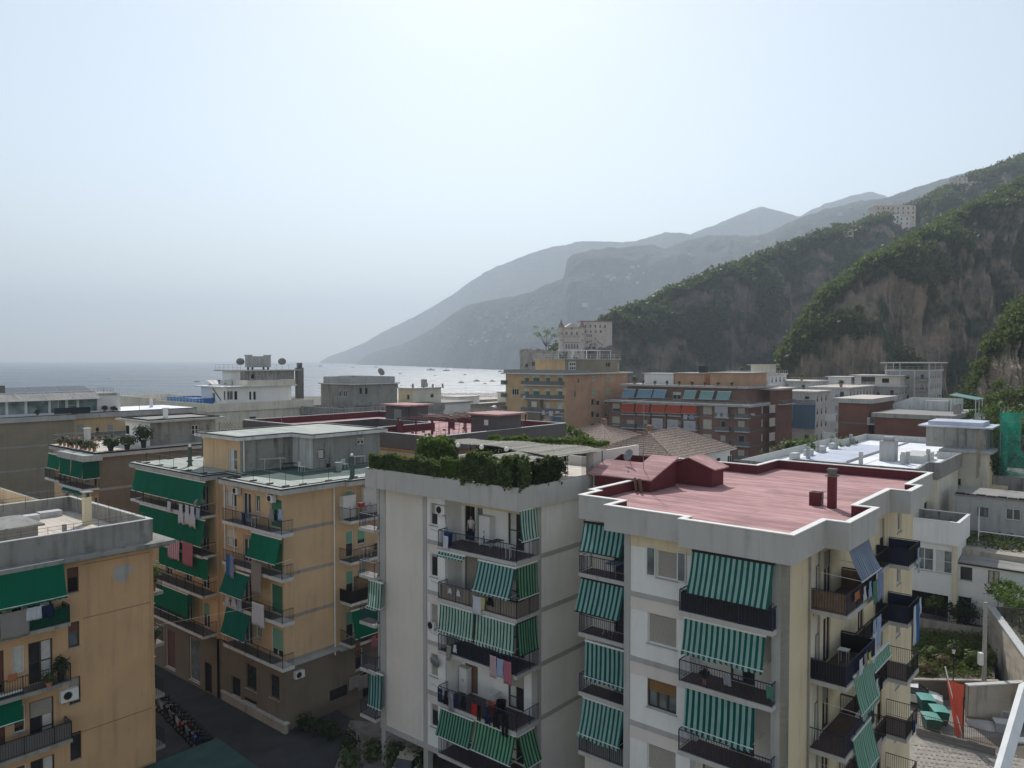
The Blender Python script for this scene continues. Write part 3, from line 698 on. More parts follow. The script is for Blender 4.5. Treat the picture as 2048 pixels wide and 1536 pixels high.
# scrub and trees on the spurs: nobody could count them
def scrub(hname, name, label, n, mat, size, leaf, per, tmax, thr, seed, fq=.03):
    V, rows, cols = HILLS[hname]; r = np.random.RandomState(seed); pts = []; k = 0
    while len(pts) < n and k < n * 30:
        k += 1; t = r.rand() ** 1.4; j = min(rows - 1, int(t * rows * .97)); i = r.randint(0, cols)
        p = V[j, i] + (V[j + 1, i] - V[j, i]) * r.rand() + (V[j, min(cols, i + 1)] - V[j, i]) * r.rand()
        g = mn.fractal(Vector(p * fq), 1, 2, 4)
        if t > tmax and g < thr + .5 * (t - tmax): continue
        if t <= tmax and r.rand() < .1: continue
        pts.append(p)
    P = []
    for q, p in enumerate(pts):
        s = size * (.45 + r.rand() ** 2 * 1.1); P.append(blob_points(per, p + np.array([0, -s * .1, s * .35]), (s, s, s * .8), q, .6))
    v, f = leaves(len(pts) * per, np.concatenate(P), leaf, .5, .5, seed)
    o = mesh_np(name, v, f, mat); tag(o, label, None, kind='stuff'); return o
scrub('hill_castle', 'hillside_shrubbery', 'dark scrub and terraces covering the castle spur', 3000, 'leaf_hill_far', 4.8, 1.35, 46, .2, .08, 3)
scrub('hill_near', 'spur_shrubbery', 'green trees and scrub along the bare rock spur', 2600, 'leaf_hill', 3.6, .85, 56, .13, .12, 5)
scrub('hill_cliff', 'cliff_shrubbery', 'bushes clinging to the sunlit cliff', 260, 'leaf_hill', 1.7, .28, 90, .04, .12, 9, .08)
# the air
m = bpy.data.materials.new('haze'); m.use_nodes = True; m.node_tree.nodes.clear()
pv = m.node_tree.nodes.new('ShaderNodeVolumePrincipled'); mo = m.node_tree.nodes.new('ShaderNodeOutputMaterial')
pv.inputs['Color'].default_value = (.77, .885, 1.0, 1); pv.inputs['Density'].default_value = 2.2e-4; pv.inputs['Anisotropy'].default_value = .3
m.node_tree.links.new(pv.outputs[0], mo.inputs['Volume']); MATS['haze'] = m
o = MB().box(-14000, 14000, -250, 13600, -7.5, 1030).build('haze', 'haze'); tag(o, 'thin blue sea haze filling the air', None, kind='stuff')
# ------------------------------------------------------------------ the red-roofed block with striped awnings
FL = [16.7, 13.33, 9.96, 6.59, 3.22]     # balcony slab tops shared by the near blocks
RB = Block('apartment_block', 'pale block with flat red roof and teal striped awnings', 1586.8, 1070, 21.1, 'apartment block')
e = RB.e
OUT = [(0, 0), (4.2, 0), (4.2, -1.05), (9.07, -1.05), (9.07, 0), (15.5, 0), (15.5, -1.1), (18.25, -1.1), (18.25, -.4), (24.5, -.4), (24.5, 10.2), (20.6, 10.2), (20.6, 16.3), (8.9, 16.3), (8.9, 13.4), (4.15, 13.4), (4.15, 12.85), (2.35, 12.85), (2.35, 10.08), (.7, 10.08), (.7, 5.45), (0, 5.45)]
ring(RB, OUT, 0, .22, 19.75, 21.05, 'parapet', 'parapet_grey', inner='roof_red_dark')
ring(RB, OUT, -.04, .26, 21.053, 21.1, 'coping', 'coping')
slab_roof(RB, offset_poly(OUT, .215), 19.72, 20.45, 'roof', 'parapet_grey', 'roof_red')
# facade towards the camera-left street
vw = RB.V(1.3); vb_ = RB.V(1.6); vl = RB.V(3.6); uf = RB.U(.7)
for k, (y0, y1, st) in enumerate(((1098, 1158, 'open'), (1226, 1292, 'sh'), (1355, 1421, 'half'), (1481, 1548, 'sh'))):
    s0, s1, z0, z1 = vw.rect(1298 if k else 1315, 1357, y0, y1)
    if st == 'half': vw.window(s0, s1, z0, z1, .5, 3, 'frame_brown', 'glass_light', 'shutter_brown')
    else: vw.window(s0, s1, z0, z1, 1.0, 2, 'frame_white', 'glass', 'shutter_grey')
    if st == 'open':     # casement leaves standing open beside the shutter
        for a0, a1 in ((s0 - .5, s0 - .02), (s1 + .02, s1 + .55)):
            mb = MB(); vw.box(mb, a0, a0 + .06, z0, z1, .02, .07); vw.box(mb, a1 - .06, a1, z0, z1, .02, .07)
            vw.box(mb, a0 + .06, a1 - .06, z0, z0 + .07, .02, .07); vw.box(mb, a0 + .06, a1 - .06, z1 - .07, z1, .02, .07)
            lf = mb.build('window', 'frame_white', e); mb = MB(); vw.box(mb, a0 + .06, a1 - .06, z0 + .07, z1 - .07, .035, .05); mb.build('pane', 'glass_light', lf)
mb = MB(); vw.wall(mb, 5.1, 9.2, 0, 19.74); mb.build('wall', 'wall_white', e)
for k, z in enumerate(FL):
    mb = MB(); vw.box(mb, 5.5, 8.85, z - .27, z, .003, .045); mb.build('string_course', 'wall_grey', e)
    mb = MB(); vw.box(mb, 5.5, 8.85, z - .92, z - .274, .002, .018); mb.build('wall_panel', 'wall_pale', e)
mb = MB(); vw.box(mb, 5.5, 8.85, 19.05, 19.745, .002, .018); mb.build('wall_panel', 'wall_cream', e)
mb = MB(); vw.box(mb, 8.85, 9.2, 0, 19.745, -2.2, .06); mb.build('pilaster', 'wall_grey', e)
mb = MB(); mb.box(.5, 1.6, .7, 1.1, 0, 19.745); mb.build('pilaster', 'wall_grey', e)
# loggias behind the balconies
for k, z in enumerate(FL[:5]):
    zt = (19.74 if k == 0 else FL[k - 1] - .24)
    for sa, sb, nm in ((2.3, 3.5, 'door'),):
        vb_.window(sa, sb, z + .02, z + 2.3, .0 if k % 2 else .35, 2, 'frame_brown', 'glass', 'shutter_grey', None, 'door', cur=1)
    vb_.window(4.1, 4.9, z + .95, z + 2.3, .6, 1, 'frame_brown', 'glass', 'shutter_grey')
    vl.window(10.0, 11.3, z + .02, z + 2.35, .3 if k != 1 else 0, 2, 'frame_brown', 'glass', 'shutter_grey', None, 'door')
mb = MB(); vb_.wall(mb, 1.1, 5.4, 0, 19.74); mb.build('wall', 'wall_pale', e)
mb = MB(); vl.wall(mb, 9.2, 12.8, 0, 19.74); mb.build('wall', 'wall_pale', e)
mb = MB(); mb.box(1.3, 1.6, 5.1, 5.4, 0, 19.74).box(.5, 12, 12.6, 12.8, 0, 19.74) if False else mb.box(1.3, 1.62, 5.08, 5.42, 0, 19.74); mb.build('wall', 'wall_white', e)
# side wall towards the lane
mb = MB()
for a in (6.2, 8.0, 12.0, 16.2):
    for k, z in enumerate(FL):
        if a in (6.2, 12.0): uf.window(a, a + 1.1, z + .03, z + 2.35, .0 if k % 2 else .4, 2, 'frame_brown', 'glass', 'shutter_grey', None, 'door', cur=1)
        elif a == 16.2: uf.window(a, a + 1.0, z + .03, z + 2.35, .5, 2, 'frame_brown', 'glass', 'shutter_cream', None, 'door')
for z in FL: uf.window(20.2, 21.2, z + .9, z + 2.2, .3, 2, 'frame_white', 'glass', 'shutter_grey')
uf.wall(mb, .5, 24.3, 0, 19.74); mb.build('wall', 'wall_cream', e)
mb = MB(); uf.box(mb, 3.9, 5.9, 0, 19.74, .003, .02); mb.build('wall_panel', 'wall_cream_pale', e)
for z in FL: mb = MB(); uf.box(mb, 3.95, 5.85, z - .5, z + .1, .022, .032); mb.build('wall_panel', 'wall_cream', e)
MB().box(24.3, 24.32, .7, 10, 0, 19.74).box(9, 24.3, 10, 10.02, 0, 19.74).box(8.95, 20.5, 13.3, 16.25, 0, 19.74).box(3.6, 20, 12.8, 13.25, 0, 19.74).build('wall', 'wall_cream_pale', e)
for a, o0, o1 in ((3.95, .05, .12), (5.3, .05, .12)):
    mb = MB(); mb.tube(uf.p(a, .1, 0), uf.p(a, .1, 19.6), .05, 8); mb.build('drain_pipe', 'concrete', e)
for z in FL[:4]: MB().path([uf.p(5.5, .03, z + 1.9), uf.p(5.0, .05, z + 1.9), uf.p(5.0, .05, z + .4), uf.p(4.6, .05, z - .4)], .018, 5).build('gas_pipe', 'metal_dark', e)
# balconies
pan = [None, None, None, None, None]
for k, z in enumerate(FL[:5]):
    vb_.balcony(.85, 5.42, z, 1.6, 'parapet_grey', 'metal_blue', tile='floor_tile_brown', panel='plastic_black' if k == 0 else None, ph=.85)
    vl.balcony(9.22, 12.85, z, 1.25, 'parapet_grey', 'metal_blue', panel='concrete_dark' if k == 3 else None)
    uf.balcony(4.25, 9.05, z, 1.72, 'parapet_grey', 'metal_blue', panel=['wood', 'metal_dark', None, None, None][k] if k < 2 else None, style='bars')
    uf.balcony(15.5, 18.25, z, 1.78, 'parapet_grey', 'metal_dark', panel='metal_blue' if k in (0, 1) else None)
    uf.balcony(9.1, 15.4, z, .75, 'parapet_grey', 'metal_dark')
# awnings
A4 = lambda f, *a, **k: f.awn4(*a, **k)
vb_.awn4((1388, 1102), (1552, 1131), (1376, 1187), (1540, 1220), 1.45, 'stripe_teal', val=0, bar='metal_dark')
vb_.awn4((1372, 1239), (1536, 1270), (1366, 1301), (1528, 1341), 1.45, 'stripe_teal', val=.2)
vb_.awn4((1375, 1377), (1516, 1412), (1371, 1453), (1514, 1496), 1.45, 'stripe_teal', val=.22)
vl.awn4((1169, 1041), (1252, 1062), (1159, 1100), (1252, 1118), 1.0, 'stripe_teal', val=0, bar='metal_dark', omax=1)
vl.awn4((1164, 1157), (1252, 1175), (1150, 1220), (1252, 1245), 1.15, 'stripe_teal', val=0, bar='metal_dark')
vl.awn4((1172, 1283), (1252, 1303), (1170, 1352), (1252, 1376), 1.15, 'stripe_teal', val=.2)
vl.awn4((1168, 1400), (1252, 1418), (1157, 1468), (1250, 1494), 1.15, 'stripe_teal', val=.22)
uf.awn4((1702, 1100), (1742, 1075), (1724, 1166), (1769, 1134), 1.5, 'stripe_blue', val=0)
uf.awn4((1716, 1352), (1752, 1322), (1740, 1432), (1768, 1390), 1.7, 'stripe_mint', val=.3)
uf.awn4((1716, 1478), (1752, 1440), (1745, 1552), (1770, 1520), 1.7, 'stripe_mint', val=.3)
uf.awn4((1753, 1315), (1786, 1290), (1756, 1345), (1792, 1310), 1.7, 'stripe_mint', val=0)
# roof top
def red(mb, name): return mb.build(name, ['roof_red_dark', 'roof_red'], e)
H0 = 20.45
hb = MB(); hb.add([(8.75, 12., H0), (12.0, 12., H0), (12.0, 16.1, H0), (8.75, 16.1, H0), (8.75, 12., H0 + .75), (12.0, 12., H0 + 1.75), (12.0, 16.1, H0 + 1.75), (8.75, 16.1, H0 + .75)],
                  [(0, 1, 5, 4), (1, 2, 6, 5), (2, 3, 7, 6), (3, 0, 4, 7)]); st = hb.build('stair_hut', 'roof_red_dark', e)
for b0, b1, a1, dz in ((11.85, 13.8, 12.15, 1.8), (13.8, 16.6, 10.9, 1.40)):
    hb = MB(); hb.add([(8.6, b0, H0 + .70), (a1, b0, H0 + dz), (a1, b1, H0 + dz), (8.6, b1, H0 + .70), (8.6, b0, H0 + .78), (a1, b0, H0 + dz + .08), (a1, b1, H0 + dz + .08), (8.6, b1, H0 + .78)],
                      [(0, 3, 2, 1), (4, 5, 6, 7), (0, 1, 5, 4), (1, 2, 6, 5), (2, 3, 7, 6), (3, 0, 4, 7)]); hb.build('hut_roof', 'roof_red', st)
hb = MB(); hb.prism([(12.9, 9.9), (14.6, 9.9), (14.6, 13.0), (12.9, 13.0)], H0, H0 + 1.2, cap=False)
hb.add([(12.9, 9.9, H0 + 1.2), (12.9, 11.45, H0 + 1.75), (12.9, 13., H0 + 1.2), (14.6, 9.9, H0 + 1.2), (14.6, 11.45, H0 + 1.75), (14.6, 13., H0 + 1.2)], [(0, 1, 2), (3, 5, 4)])
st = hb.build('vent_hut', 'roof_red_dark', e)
hb = MB()
for y0, y1 in ((9.6, 11.45), (13.3, 11.45)):
    hb.add([(12.7, y0, H0 + 1.12), (14.8, y0, H0 + 1.12), (14.8, y1, H0 + 1.78), (12.7, y1, H0 + 1.78), (12.7, y0, H0 + 1.19), (14.8, y0, H0 + 1.19), (14.8, y1, H0 + 1.85), (12.7, y1, H0 + 1.85)],
           [(0, 3, 2, 1), (4, 5, 6, 7), (0, 1, 5, 4), (1, 2, 6, 5), (2, 3, 7, 6), (3, 0, 4, 7)])
hb.build('hut_roof', 'roof_red', st)
hb = MB(); hb.box(10.6, 11.0, 1.6, 2.0, H0, H0 + 1.75); c = hb.build('chimney', 'roof_red_dark', e)
MB().box(10.5, 11.1, 1.5, 2.1, H0 + 1.755, H0 + 1.82).box(10.62, 10.98, 1.62, 1.98, H0 + 1.82, H0 + 2.05).box(10.57, 11.03, 1.57, 2.03, H0 + 2.05, H0 + 2.18).build('chimney_cap', 'concrete_dark', c)
MB().box(10.8, 10.9, 2.45, 3.05, H0, H0 + .75).box(11.3, 11.4, 2.45, 3.05, H0, H0 + .75).box(10.9, 11.3, 2.95, 3.05, H0, H0 + .75).box(10.9, 11.3, 2.45, 2.55, H0, H0 + .3).build('vent_box', 'roof_red_dark', e)
w = RB.w(10.4, 2.2); antenna((w[0], w[1], H0), .95, .4, 'short white antenna beside the maroon chimney on the red roof', 5, .9)
w = RB.w(10.6, 14.6); dish((w[0], w[1], 21.8), .42, R_(-60), R_(25), 'satellite dish on the sloping red stair roof', 'metal_grey', .55)
w = RB.w(10.0, 13.2); antenna((w[0], w[1], 21.5), 4.6, .9, 'tall thin antenna rising from the sloping red stair roof', 8, 1.2)
for i, (a, b, t) in enumerate(((8.35, 12.7, .12), (8.3, 12.35, .2))):
    w = RB.w(a, b); o = MB().box(-.12, .12, -.02, .02, 0, .9).box(-.1, .1, .03, .06, 0, .8).build('plank', 'wood', None, (w[0], w[1], H0), 1.0 + i)
    o.rotation_euler[0] = -.15; tag(o, ['weathered plank leaning on the red stair hut, nearer the corner', 'weathered plank leaning on the red stair hut, farther in'][i], 'plank')
# things on its balconies
for k, (s, z, lb) in enumerate(((2.2, FL[0], 'dark chair under the topmost wide striped awning'), (3.2, FL[0], 'dark chair left of its twin under the topmost wide striped awning'))):
    chair(vb_.world(s, .9, z + .015), RB.rz - 1.2, lb, 'metal_grey')
table(vb_.world(2.7, .6, FL[0] + .015), RB.rz, 'dark table under the topmost wide striped awning', 1.1, .7, mat='metal_dark')
pot_plant(vb_.world(4.9, 1.2, FL[0] + .015), .35, 1.0, 'dark bushy plant at the end of the top balcony behind black netting', 'leaf_dark', seed=3)
pot_plant(vb_.world(4.2, 1.25, FL[1] + .015), .28, .85, 'potted plant on the middle wide balcony below the striped awning', 'leaf_dark', seed=4)
table(vl.world(10.9, .6, FL[0] + .015), RB.rz, 'round-clothed garden table on the narrow top balcony', 1.0, .8, mat='metal_grey', top='cl_paleblue')
drying_rack(vl.world(11.2, .6, FL[1] + .015), RB.rz - math.pi / 2, 'folding white drying rack on the second narrow balcony', 1.0)
chair(vl.world(9.9, .7, FL[1] + .015), RB.rz - 1., 'white chair on the second narrow balcony beside the drying rack')
cupboard(uf.world(4.8, .02, FL[3] + .015), RB.rz, 'grey cupboard at the end of the fourth side balcony', .9, .45, .9, 'plastic_grey')
table(uf.world(7.2, .7, FL[1] + .015), RB.rz, 'small white table on the second side balcony', .5, .5)
G = 'washing on the side balconies of the red-roofed block'
for a, o, z, w_, h_, kd, mt, lb in (
    (5.4, 1.8, FL[0] + .95, .7, .45, 'towel', 'cl_orange', 'ochre cloth over the top side balcony rail'),
    (6.3, 1.9, FL[0] + 1.0, .5, .7, 'shirt', 'cl_white', 'white shirt next to the ochre cloth on the top side balcony'),
    (7.0, 1.95, FL[0] + 1.1, .5, .8, 'shirt', 'cl_paleblue', 'pale blue shirt on the top side balcony next to the white one'),
    (7.7, 2.0, FL[0] + 1.0, .8, 1.2, 'towel', 'cl_green', 'green cloth hanging below the top side balcony'),
    (8.6, 2.0, FL[0] + 1.3, .8, 1.5, 'towel', 'cl_bluestripe', 'striped blue and white towel at the far end of the top side balcony'),
    (9.6, 1.5, FL[1] + 1.8, .7, 1.3, 'shirt', 'cl_paleblue', 'long pale blue shirt above the second side balcony'),
    (10.4, 1.5, FL[1] + 1.8, .8, 1.6, 'trousers', 'cl_paleblue', 'pale blue trousers above the second side balcony'),
    (9.2, 1.6, FL[1] + 1.2, .6, 1.5, 'towel', 'cl_white', 'long white towel above the second side balcony'),
    (11.2, 1.3, FL[1] + 1.1, .5, .9, 'shirt', 'cl_black', 'small black top beside the pale blue trousers'),
    (6.0, 1.85, FL[1] + .9, .45, .8, 'towel', 'cl_white', 'white towel over the second side balcony rail'),
    (6.8, 1.85, FL[1] + .95, .5, .7, 'towel', 'cl_taupe', 'beige cloth over the second side balcony rail'),
    (7.5, 1.85, FL[1] + .8, .4, .6, 'towel', 'cl_yellow', 'yellow cloth over the second side balcony rail'),
    (10.2, 1.2, FL[2] + 1.1, .7, 1.5, 'towel', 'cl_green', 'green towel over the third side balcony'),
    (12.2, 1.0, FL[2] + 1.1, .5, .9, 'shirt', 'cl_white', 'white top over the third side balcony'),
    (13.0, 1.0, FL[2] + 1.0, .5, .8, 'trousers', 'cl_black', 'black trousers over the third side balcony'),
    (11.2, 1.1, FL[3] + 1.1, .7, 1.4, 'trousers', 'cl_grey', 'grey trousers hanging from the fourth side balcony'),
    (12.4, 1.1, FL[3] + 1.0, .8, 1.2, 'towel', 'cl_palepink', 'pale pink towel hanging from the fourth side balcony'),
    (16.9, 1.95, FL[0] + .9, .45, 1.5, 'towel', 'cl_paleblue', 'pale blue towel at the far corner balcony, top floor'),
    (16.2, 1.95, FL[1] + 1.0, .45, 2.3, 'sheet', 'cl_white', 'long white sheet at the far corner balcony, second floor'),
    (16.8, 1.97, FL[1] + 1.0, .6, 2.4, 'sheet', 'cl_blue', 'long blue sheet at the far corner balcony, second floor'),
    (17.4, 1.98, FL[1] + 1.2, .4, 1.0, 'towel', 'cl_white', 'short white towel beside the long blue sheet'),
    (16.4, 1.95, FL[3] + .9, .6, .8, 'towel', 'cl_navy', 'navy cloth on the far corner balcony, fourth floor'),
    (8.2, 2.1, FL[4] + 2.2, .6, 1.1, 'trousers', 'cl_white', 'white trousers low on the side of the red-roofed block')):
    garment(uf, a, o, z, w_, h_, kd, mt, lb, G)
garment(vb_, 2.9, 1.68, FL[1] + .95, .35, .5, 'towel', 'cl_grey', 'grey cloth on the middle wide balcony rail', 'washing on wide balconies')
garment(vb_, .95, 1.6, FL[1] + .95, .3, .6, 'towel', 'cl_green', 'teal cloth at the corner of the middle wide balcony', 'washing on wide balconies')
# ------------------------------------------------------------------ the white block with the ivy roof garden
AB = Block('apartment_block', 'white block with ivy-clad roof garden and corner balconies', 1033, 976.8, 21.1, 'apartment block')
e = AB.e
OA = [(0, 0), (1.6, 0), (1.75, -.2), (15, -.2), (15, 13.75), (0, 13.75)]
ring(AB, OA, 0, .22, 19.74, 21.1, 'parapet', 'parapet_grey', inner='wall_pale')
slab_roof(AB, offset_poly(OA, .215), 19.72, 20.4, 'roof', 'parapet_grey', 'roof_cream')
va = AB.V(.9); vi = AB.V(2.3); ua_ = AB.U(.25)
for k, (y0, y1) in enumerate(((1005, 1050.6), (1106.7, 1153.7), (1208, 1253), (1307, 1353), (1407, 1454))):
    s0, s1, z0, z1 = va.rect(859, 874, y0, y1)
    va.window(7.49, 8.19, z0, z1, [.5, .15, 1, 1, .3][k], 1, 'frame_white', 'glass', 'shutter_grey')
mb = MB(); va.wall(mb, 6.62, 8.5, 2.8, 19.73); mb.build('wall', 'wall_white', e)
mb = MB(); va.wall(mb, 8.8, 12.65, 2.8, 19.73, holes=[]); mb.build('wall', 'wall_pale', e)
mb = MB(); va.box(mb, 8.49, 8.82, 2.8, 19.735, -.2, .07); mb.build('pilaster', 'wall_grey', e)
mb = MB(); va.box(mb, 12.63, 13.2, 2.8, 19.735, -.2, .07); mb.build('pilaster', 'wall_grey', e)
for z in FL[:4]:
    mb = MB(); va.box(mb, 6.64, 8.485, z - .27, z, .003, .05); mb.build('string_course', 'wall_grey', e)
    mb = MB(); va.box(mb, 6.64, 8.485, z - .85, z - .274, .002, .015); mb.build('wall_panel', 'wall_pale', e)
    mb = MB(); ua_.box(mb, 2.62, 14.8, z - .27, z, .003, .05); mb.build('string_course', 'wall_grey', e)
mb = MB(); va.box(mb, 6.64, 13.2, 2.5, 2.85, -.3, .09); va.box(mb, -.3, 6.6, 2.6, 2.85, -1.3, -1.2); mb.build('string_course', 'wall_grey', e)
mb = MB(); ua_.wall(mb, 2.5, 14.8, 0, 19.73); mb.build('wall', 'wall_white', e)
mb = MB(); ua_.box(mb, 2.25, 2.62, 0, 19.735, -.4, .06); mb.build('pilaster', 'wall_grey', e)
# corner loggias
for k, z in enumerate(FL):
    vi.window(4.75, 5.35, z + .03, z + 2.35, 0, 1, 'frame_white', 'glass_light', 'shutter_grey', None, 'door') if k == 0 else None
    vi.window(5.45 if k == 0 else 5.2, 6.35, z + .03, z + 2.4, 0 if k == 0 else 1, 1 if k else 2, 'frame_brown', 'dark_room' if k == 0 else 'glass', ['shutter_grey', 'shutter_grey', 'shutter_brown', 'door_wood', 'shutter_grey'][k], None, 'door')
    vi.window(1.3, 2.6, z + .03, z + 2.4, 0 if k in (0, 2) else .4, 2, 'frame_brown', 'glass', 'shutter_grey', None, 'door', cur=1, cross=1)
mb = MB(); vi.wall(mb, .25, 6.62, 2.8, 19.73); mb.box(.9, 2.3, 6.62, 6.8, 2.8, 19.73); mb.build('wall', 'wall_white', e)
mb = MB(); vi.box(mb, .3, 6.6, 19.0, 19.735, .003, .02); mb.build('wall_panel', 'wall_cream', e)
mb = MB(); mb.box(2.3, 14.9, .26, 13.6, 2.8, 3.2).box(.95, 14.9, 6.8, 13.6, 2.8, 3.2).box(14.8, 14.85, .3, 13.6, 0, 19.7).box(.95, 14.8, 13.4, 13.6, 2.8, 19.7); mb.build('wall', 'wall_grey', e)
rl = [None, 'cane', None, None, None]
for k, z in enumerate(FL):
    mb = MB(); mb.prism([(0, 0), (2.24, 0), (2.24, .24), (2.28, .3), (2.28, 6.62), (0, 6.62)], z - .22, z); o = mb.build('balcony', 'parapet_grey', e)
    mb = MB(); mb.box(.07, 2.2, .3, 6.55, z + .002, z + .012); mb.build('floor', 'floor_tile_brown', o)
    mb = MB(); h = 1.02
    def run(p, q):
        d = Vector(q) - Vector(p); n = max(2, int(d.length / .125))
        mb.tube((p[0], p[1], z + h), (q[0], q[1], z + h), .028, 4); mb.tube((p[0], p[1], z + .09), (q[0], q[1], z + .09), .014, 4)
        for i in range(n + 1):
            x, y = p[0] + d.x * i / n, p[1] + d.y * i / n; r = .02 if i % 10 == 0 else .009; mb.box(x - r, x + r, y - r, y + r, z + (0 if r > .01 else .09), z + h)
    run((.06, .06), (.06, 6.56)); run((.06, .06), (2.2, .06)); run((.06, 6.56), (.88, 6.56)); mb.build('railing', 'metal_blue', o)
    if rl[k]: MB().box(.08, .09, .1, 6.5, z + .05, z + .95).box(.1, 2.2, .08, .09, z + .05, z + .95).build('railing_panel', rl[k], o)
    if k == 2: MB().box(.08, .09, 1.2, 4.9, z + .05, z + .95).build('railing_panel', 'plastic_black', o)
    if k < 4: MB().tube((-.05, 6.5, z + .95), (.05, 7.3, z + .98), .012, 4).build('line_arm', 'metal_dark', o)
va.awn4((956, 1122), (1031, 1136), (943, 1180), (1018, 1198), .85, 'stripe_teal', val=.12)
va.awning(4.2, 6.55, FL[0] - .32, .85, FL[0] - .5, 1.05, 'stripe_teal', val=.16, arms=False)
va.awn4((879, 1208), (948, 1226), (875, 1260), (943, 1279), .85, 'stripe_pale', val=.2)
va.awn4((952, 1230), (1030, 1248), (949, 1283), (1026, 1303), .85, 'stripe_pale', val=.25)
va.awn4((879, 1416), (946, 1443), (868, 1470), (939, 1498), .85, 'stripe_green', val=0, bar='metal_white')
va.awn4((950, 1445), (1031, 1470), (939, 1499), (1020, 1532), .85, 'stripe_green', val=0)
ua_.awn4((1039, 1022), (1073, 1016), (1046, 1083), (1078, 1076), .22, 'stripe_pale', val=0)
ua_.awn4((1034, 1136), (1075, 1123), (1039, 1200), (1078, 1186), .22, 'stripe_green', val=0)
ua_.awn4((1034, 1248), (1073, 1234), (1039, 1313), (1078, 1298), .22, 'stripe_green', val=0, bar='metal_dark')
ua_.awn4((1036, 1474), (1069, 1456), (1048, 1540), (1086, 1519), .22, 'stripe_green', val=0)
# balconies at the street end
ve = AB.V(1.2)
for k, z in enumerate(FL):
    ve.balcony(13.21, 14.9, z, .85, 'parapet_grey', 'metal_blue', ends=(1, 1), tile='floor_tile_grey')
    mb = MB(); ve.box(mb, 13.2, 13.4, z, z + 3.1, -2, 0); mb.build('wall', 'wall_pale', e)
ve.awn4((735, 1162), (762, 1166), (731, 1212), (761, 1219), .8, 'stripe_pale', val=.12)
ve.awn4((734, 1343), (761, 1350), (731, 1411), (760, 1420), .8, 'stripe_teal', val=.12)
# pillars under the raised block
for a, b in ((1.1, 12.95), (1.1, 8.65), (7, 12.95), (7, 8.65), (13.5, 12.9), (13.5, 6), (2.6, 6.4), (2.6, .6)):
    MB().box(a - .22, a + .22, b - .22, b + .22, 0, 2.8).build('pillar', 'wall_grey', e)
dish(va.world(7.4, .5, 8.4), .42, R_(140), R_(18), 'satellite dish fixed beside the fourth-floor corner balcony', 'metal_grey', .35)
ac_unit(vi, 6.9, 1.45, 18.6, 'air conditioner under the roof edge above the top corner balcony')
ac_unit(va, 7.85, .02, 9.96 + .9, 'small air conditioner in the third small window of the white block', .5, .42, .25)
cupboard(vi.world(4.15, .02, FL[0] + .015), AB.rz - math.pi / 2, 'tall white cupboard on the top corner balcony', .95, .5, 1.9)
table(vi.world(2.6, 1.2, FL[0] + .015), AB.rz, 'dark table on the top corner balcony', 1.0, .6, mat='metal_dark')
chair(vi.world(3.4, 1.1, FL[0] + .015), AB.rz + .5, 'grey chair on the top corner balcony', 'plastic_grey')
table(vi.world(.9, 1.8, FL[0] + .015), AB.rz, 'white side table under the corner awning', .6, .4, .8)
cupboard(vi.world(6.1, .02, FL[3] + .015), AB.rz - math.pi / 2, 'white shelf cupboard beside the brown door on the fourth corner balcony', .7, .45, 1.7)
table(vi.world(3.4, .5, FL[3] + .015), AB.rz, 'cluttered white table on the fourth corner balcony', .9, .5, .85)
def bucket(loc, r, h, mat, label, cat='bucket'):
    mb = MB().lathe([(r * .75, 0), (r, h), (r * 1.06, h), (r * 1.04, h - .02), (r * .9, h - .03), (r * .7, .03)], (0, 0, 0), 14)
    e2 = empty(cat, loc, 0, label, cat, 'tubs and bins'); mb.build('shell', mat, e2, smooth=True)
    MB().path([(r * math.cos(t), 0, h + .0 + r * .8 * math.sin(t)) for t in [math.pi * i / 8 for i in range(9)]], .008, 4).build('handle', 'metal_grey', e2); return e2
bucket(vi.world(2.9, 1.2, FL[3] + .015), .25, .55, 'plastic_orange', 'orange tub on the fourth corner balcony')
bucket(vi.world(2.4, .9, FL[3] + .015), .32, .75, 'plastic_black', 'black bin behind the orange tub')
bucket(vi.world(6.1, 1.8, FL[0] + .015), .3, .8, 'plastic_blue', 'blue bin at the end of the top corner balcony')
G = 'washing on the corner balconies'
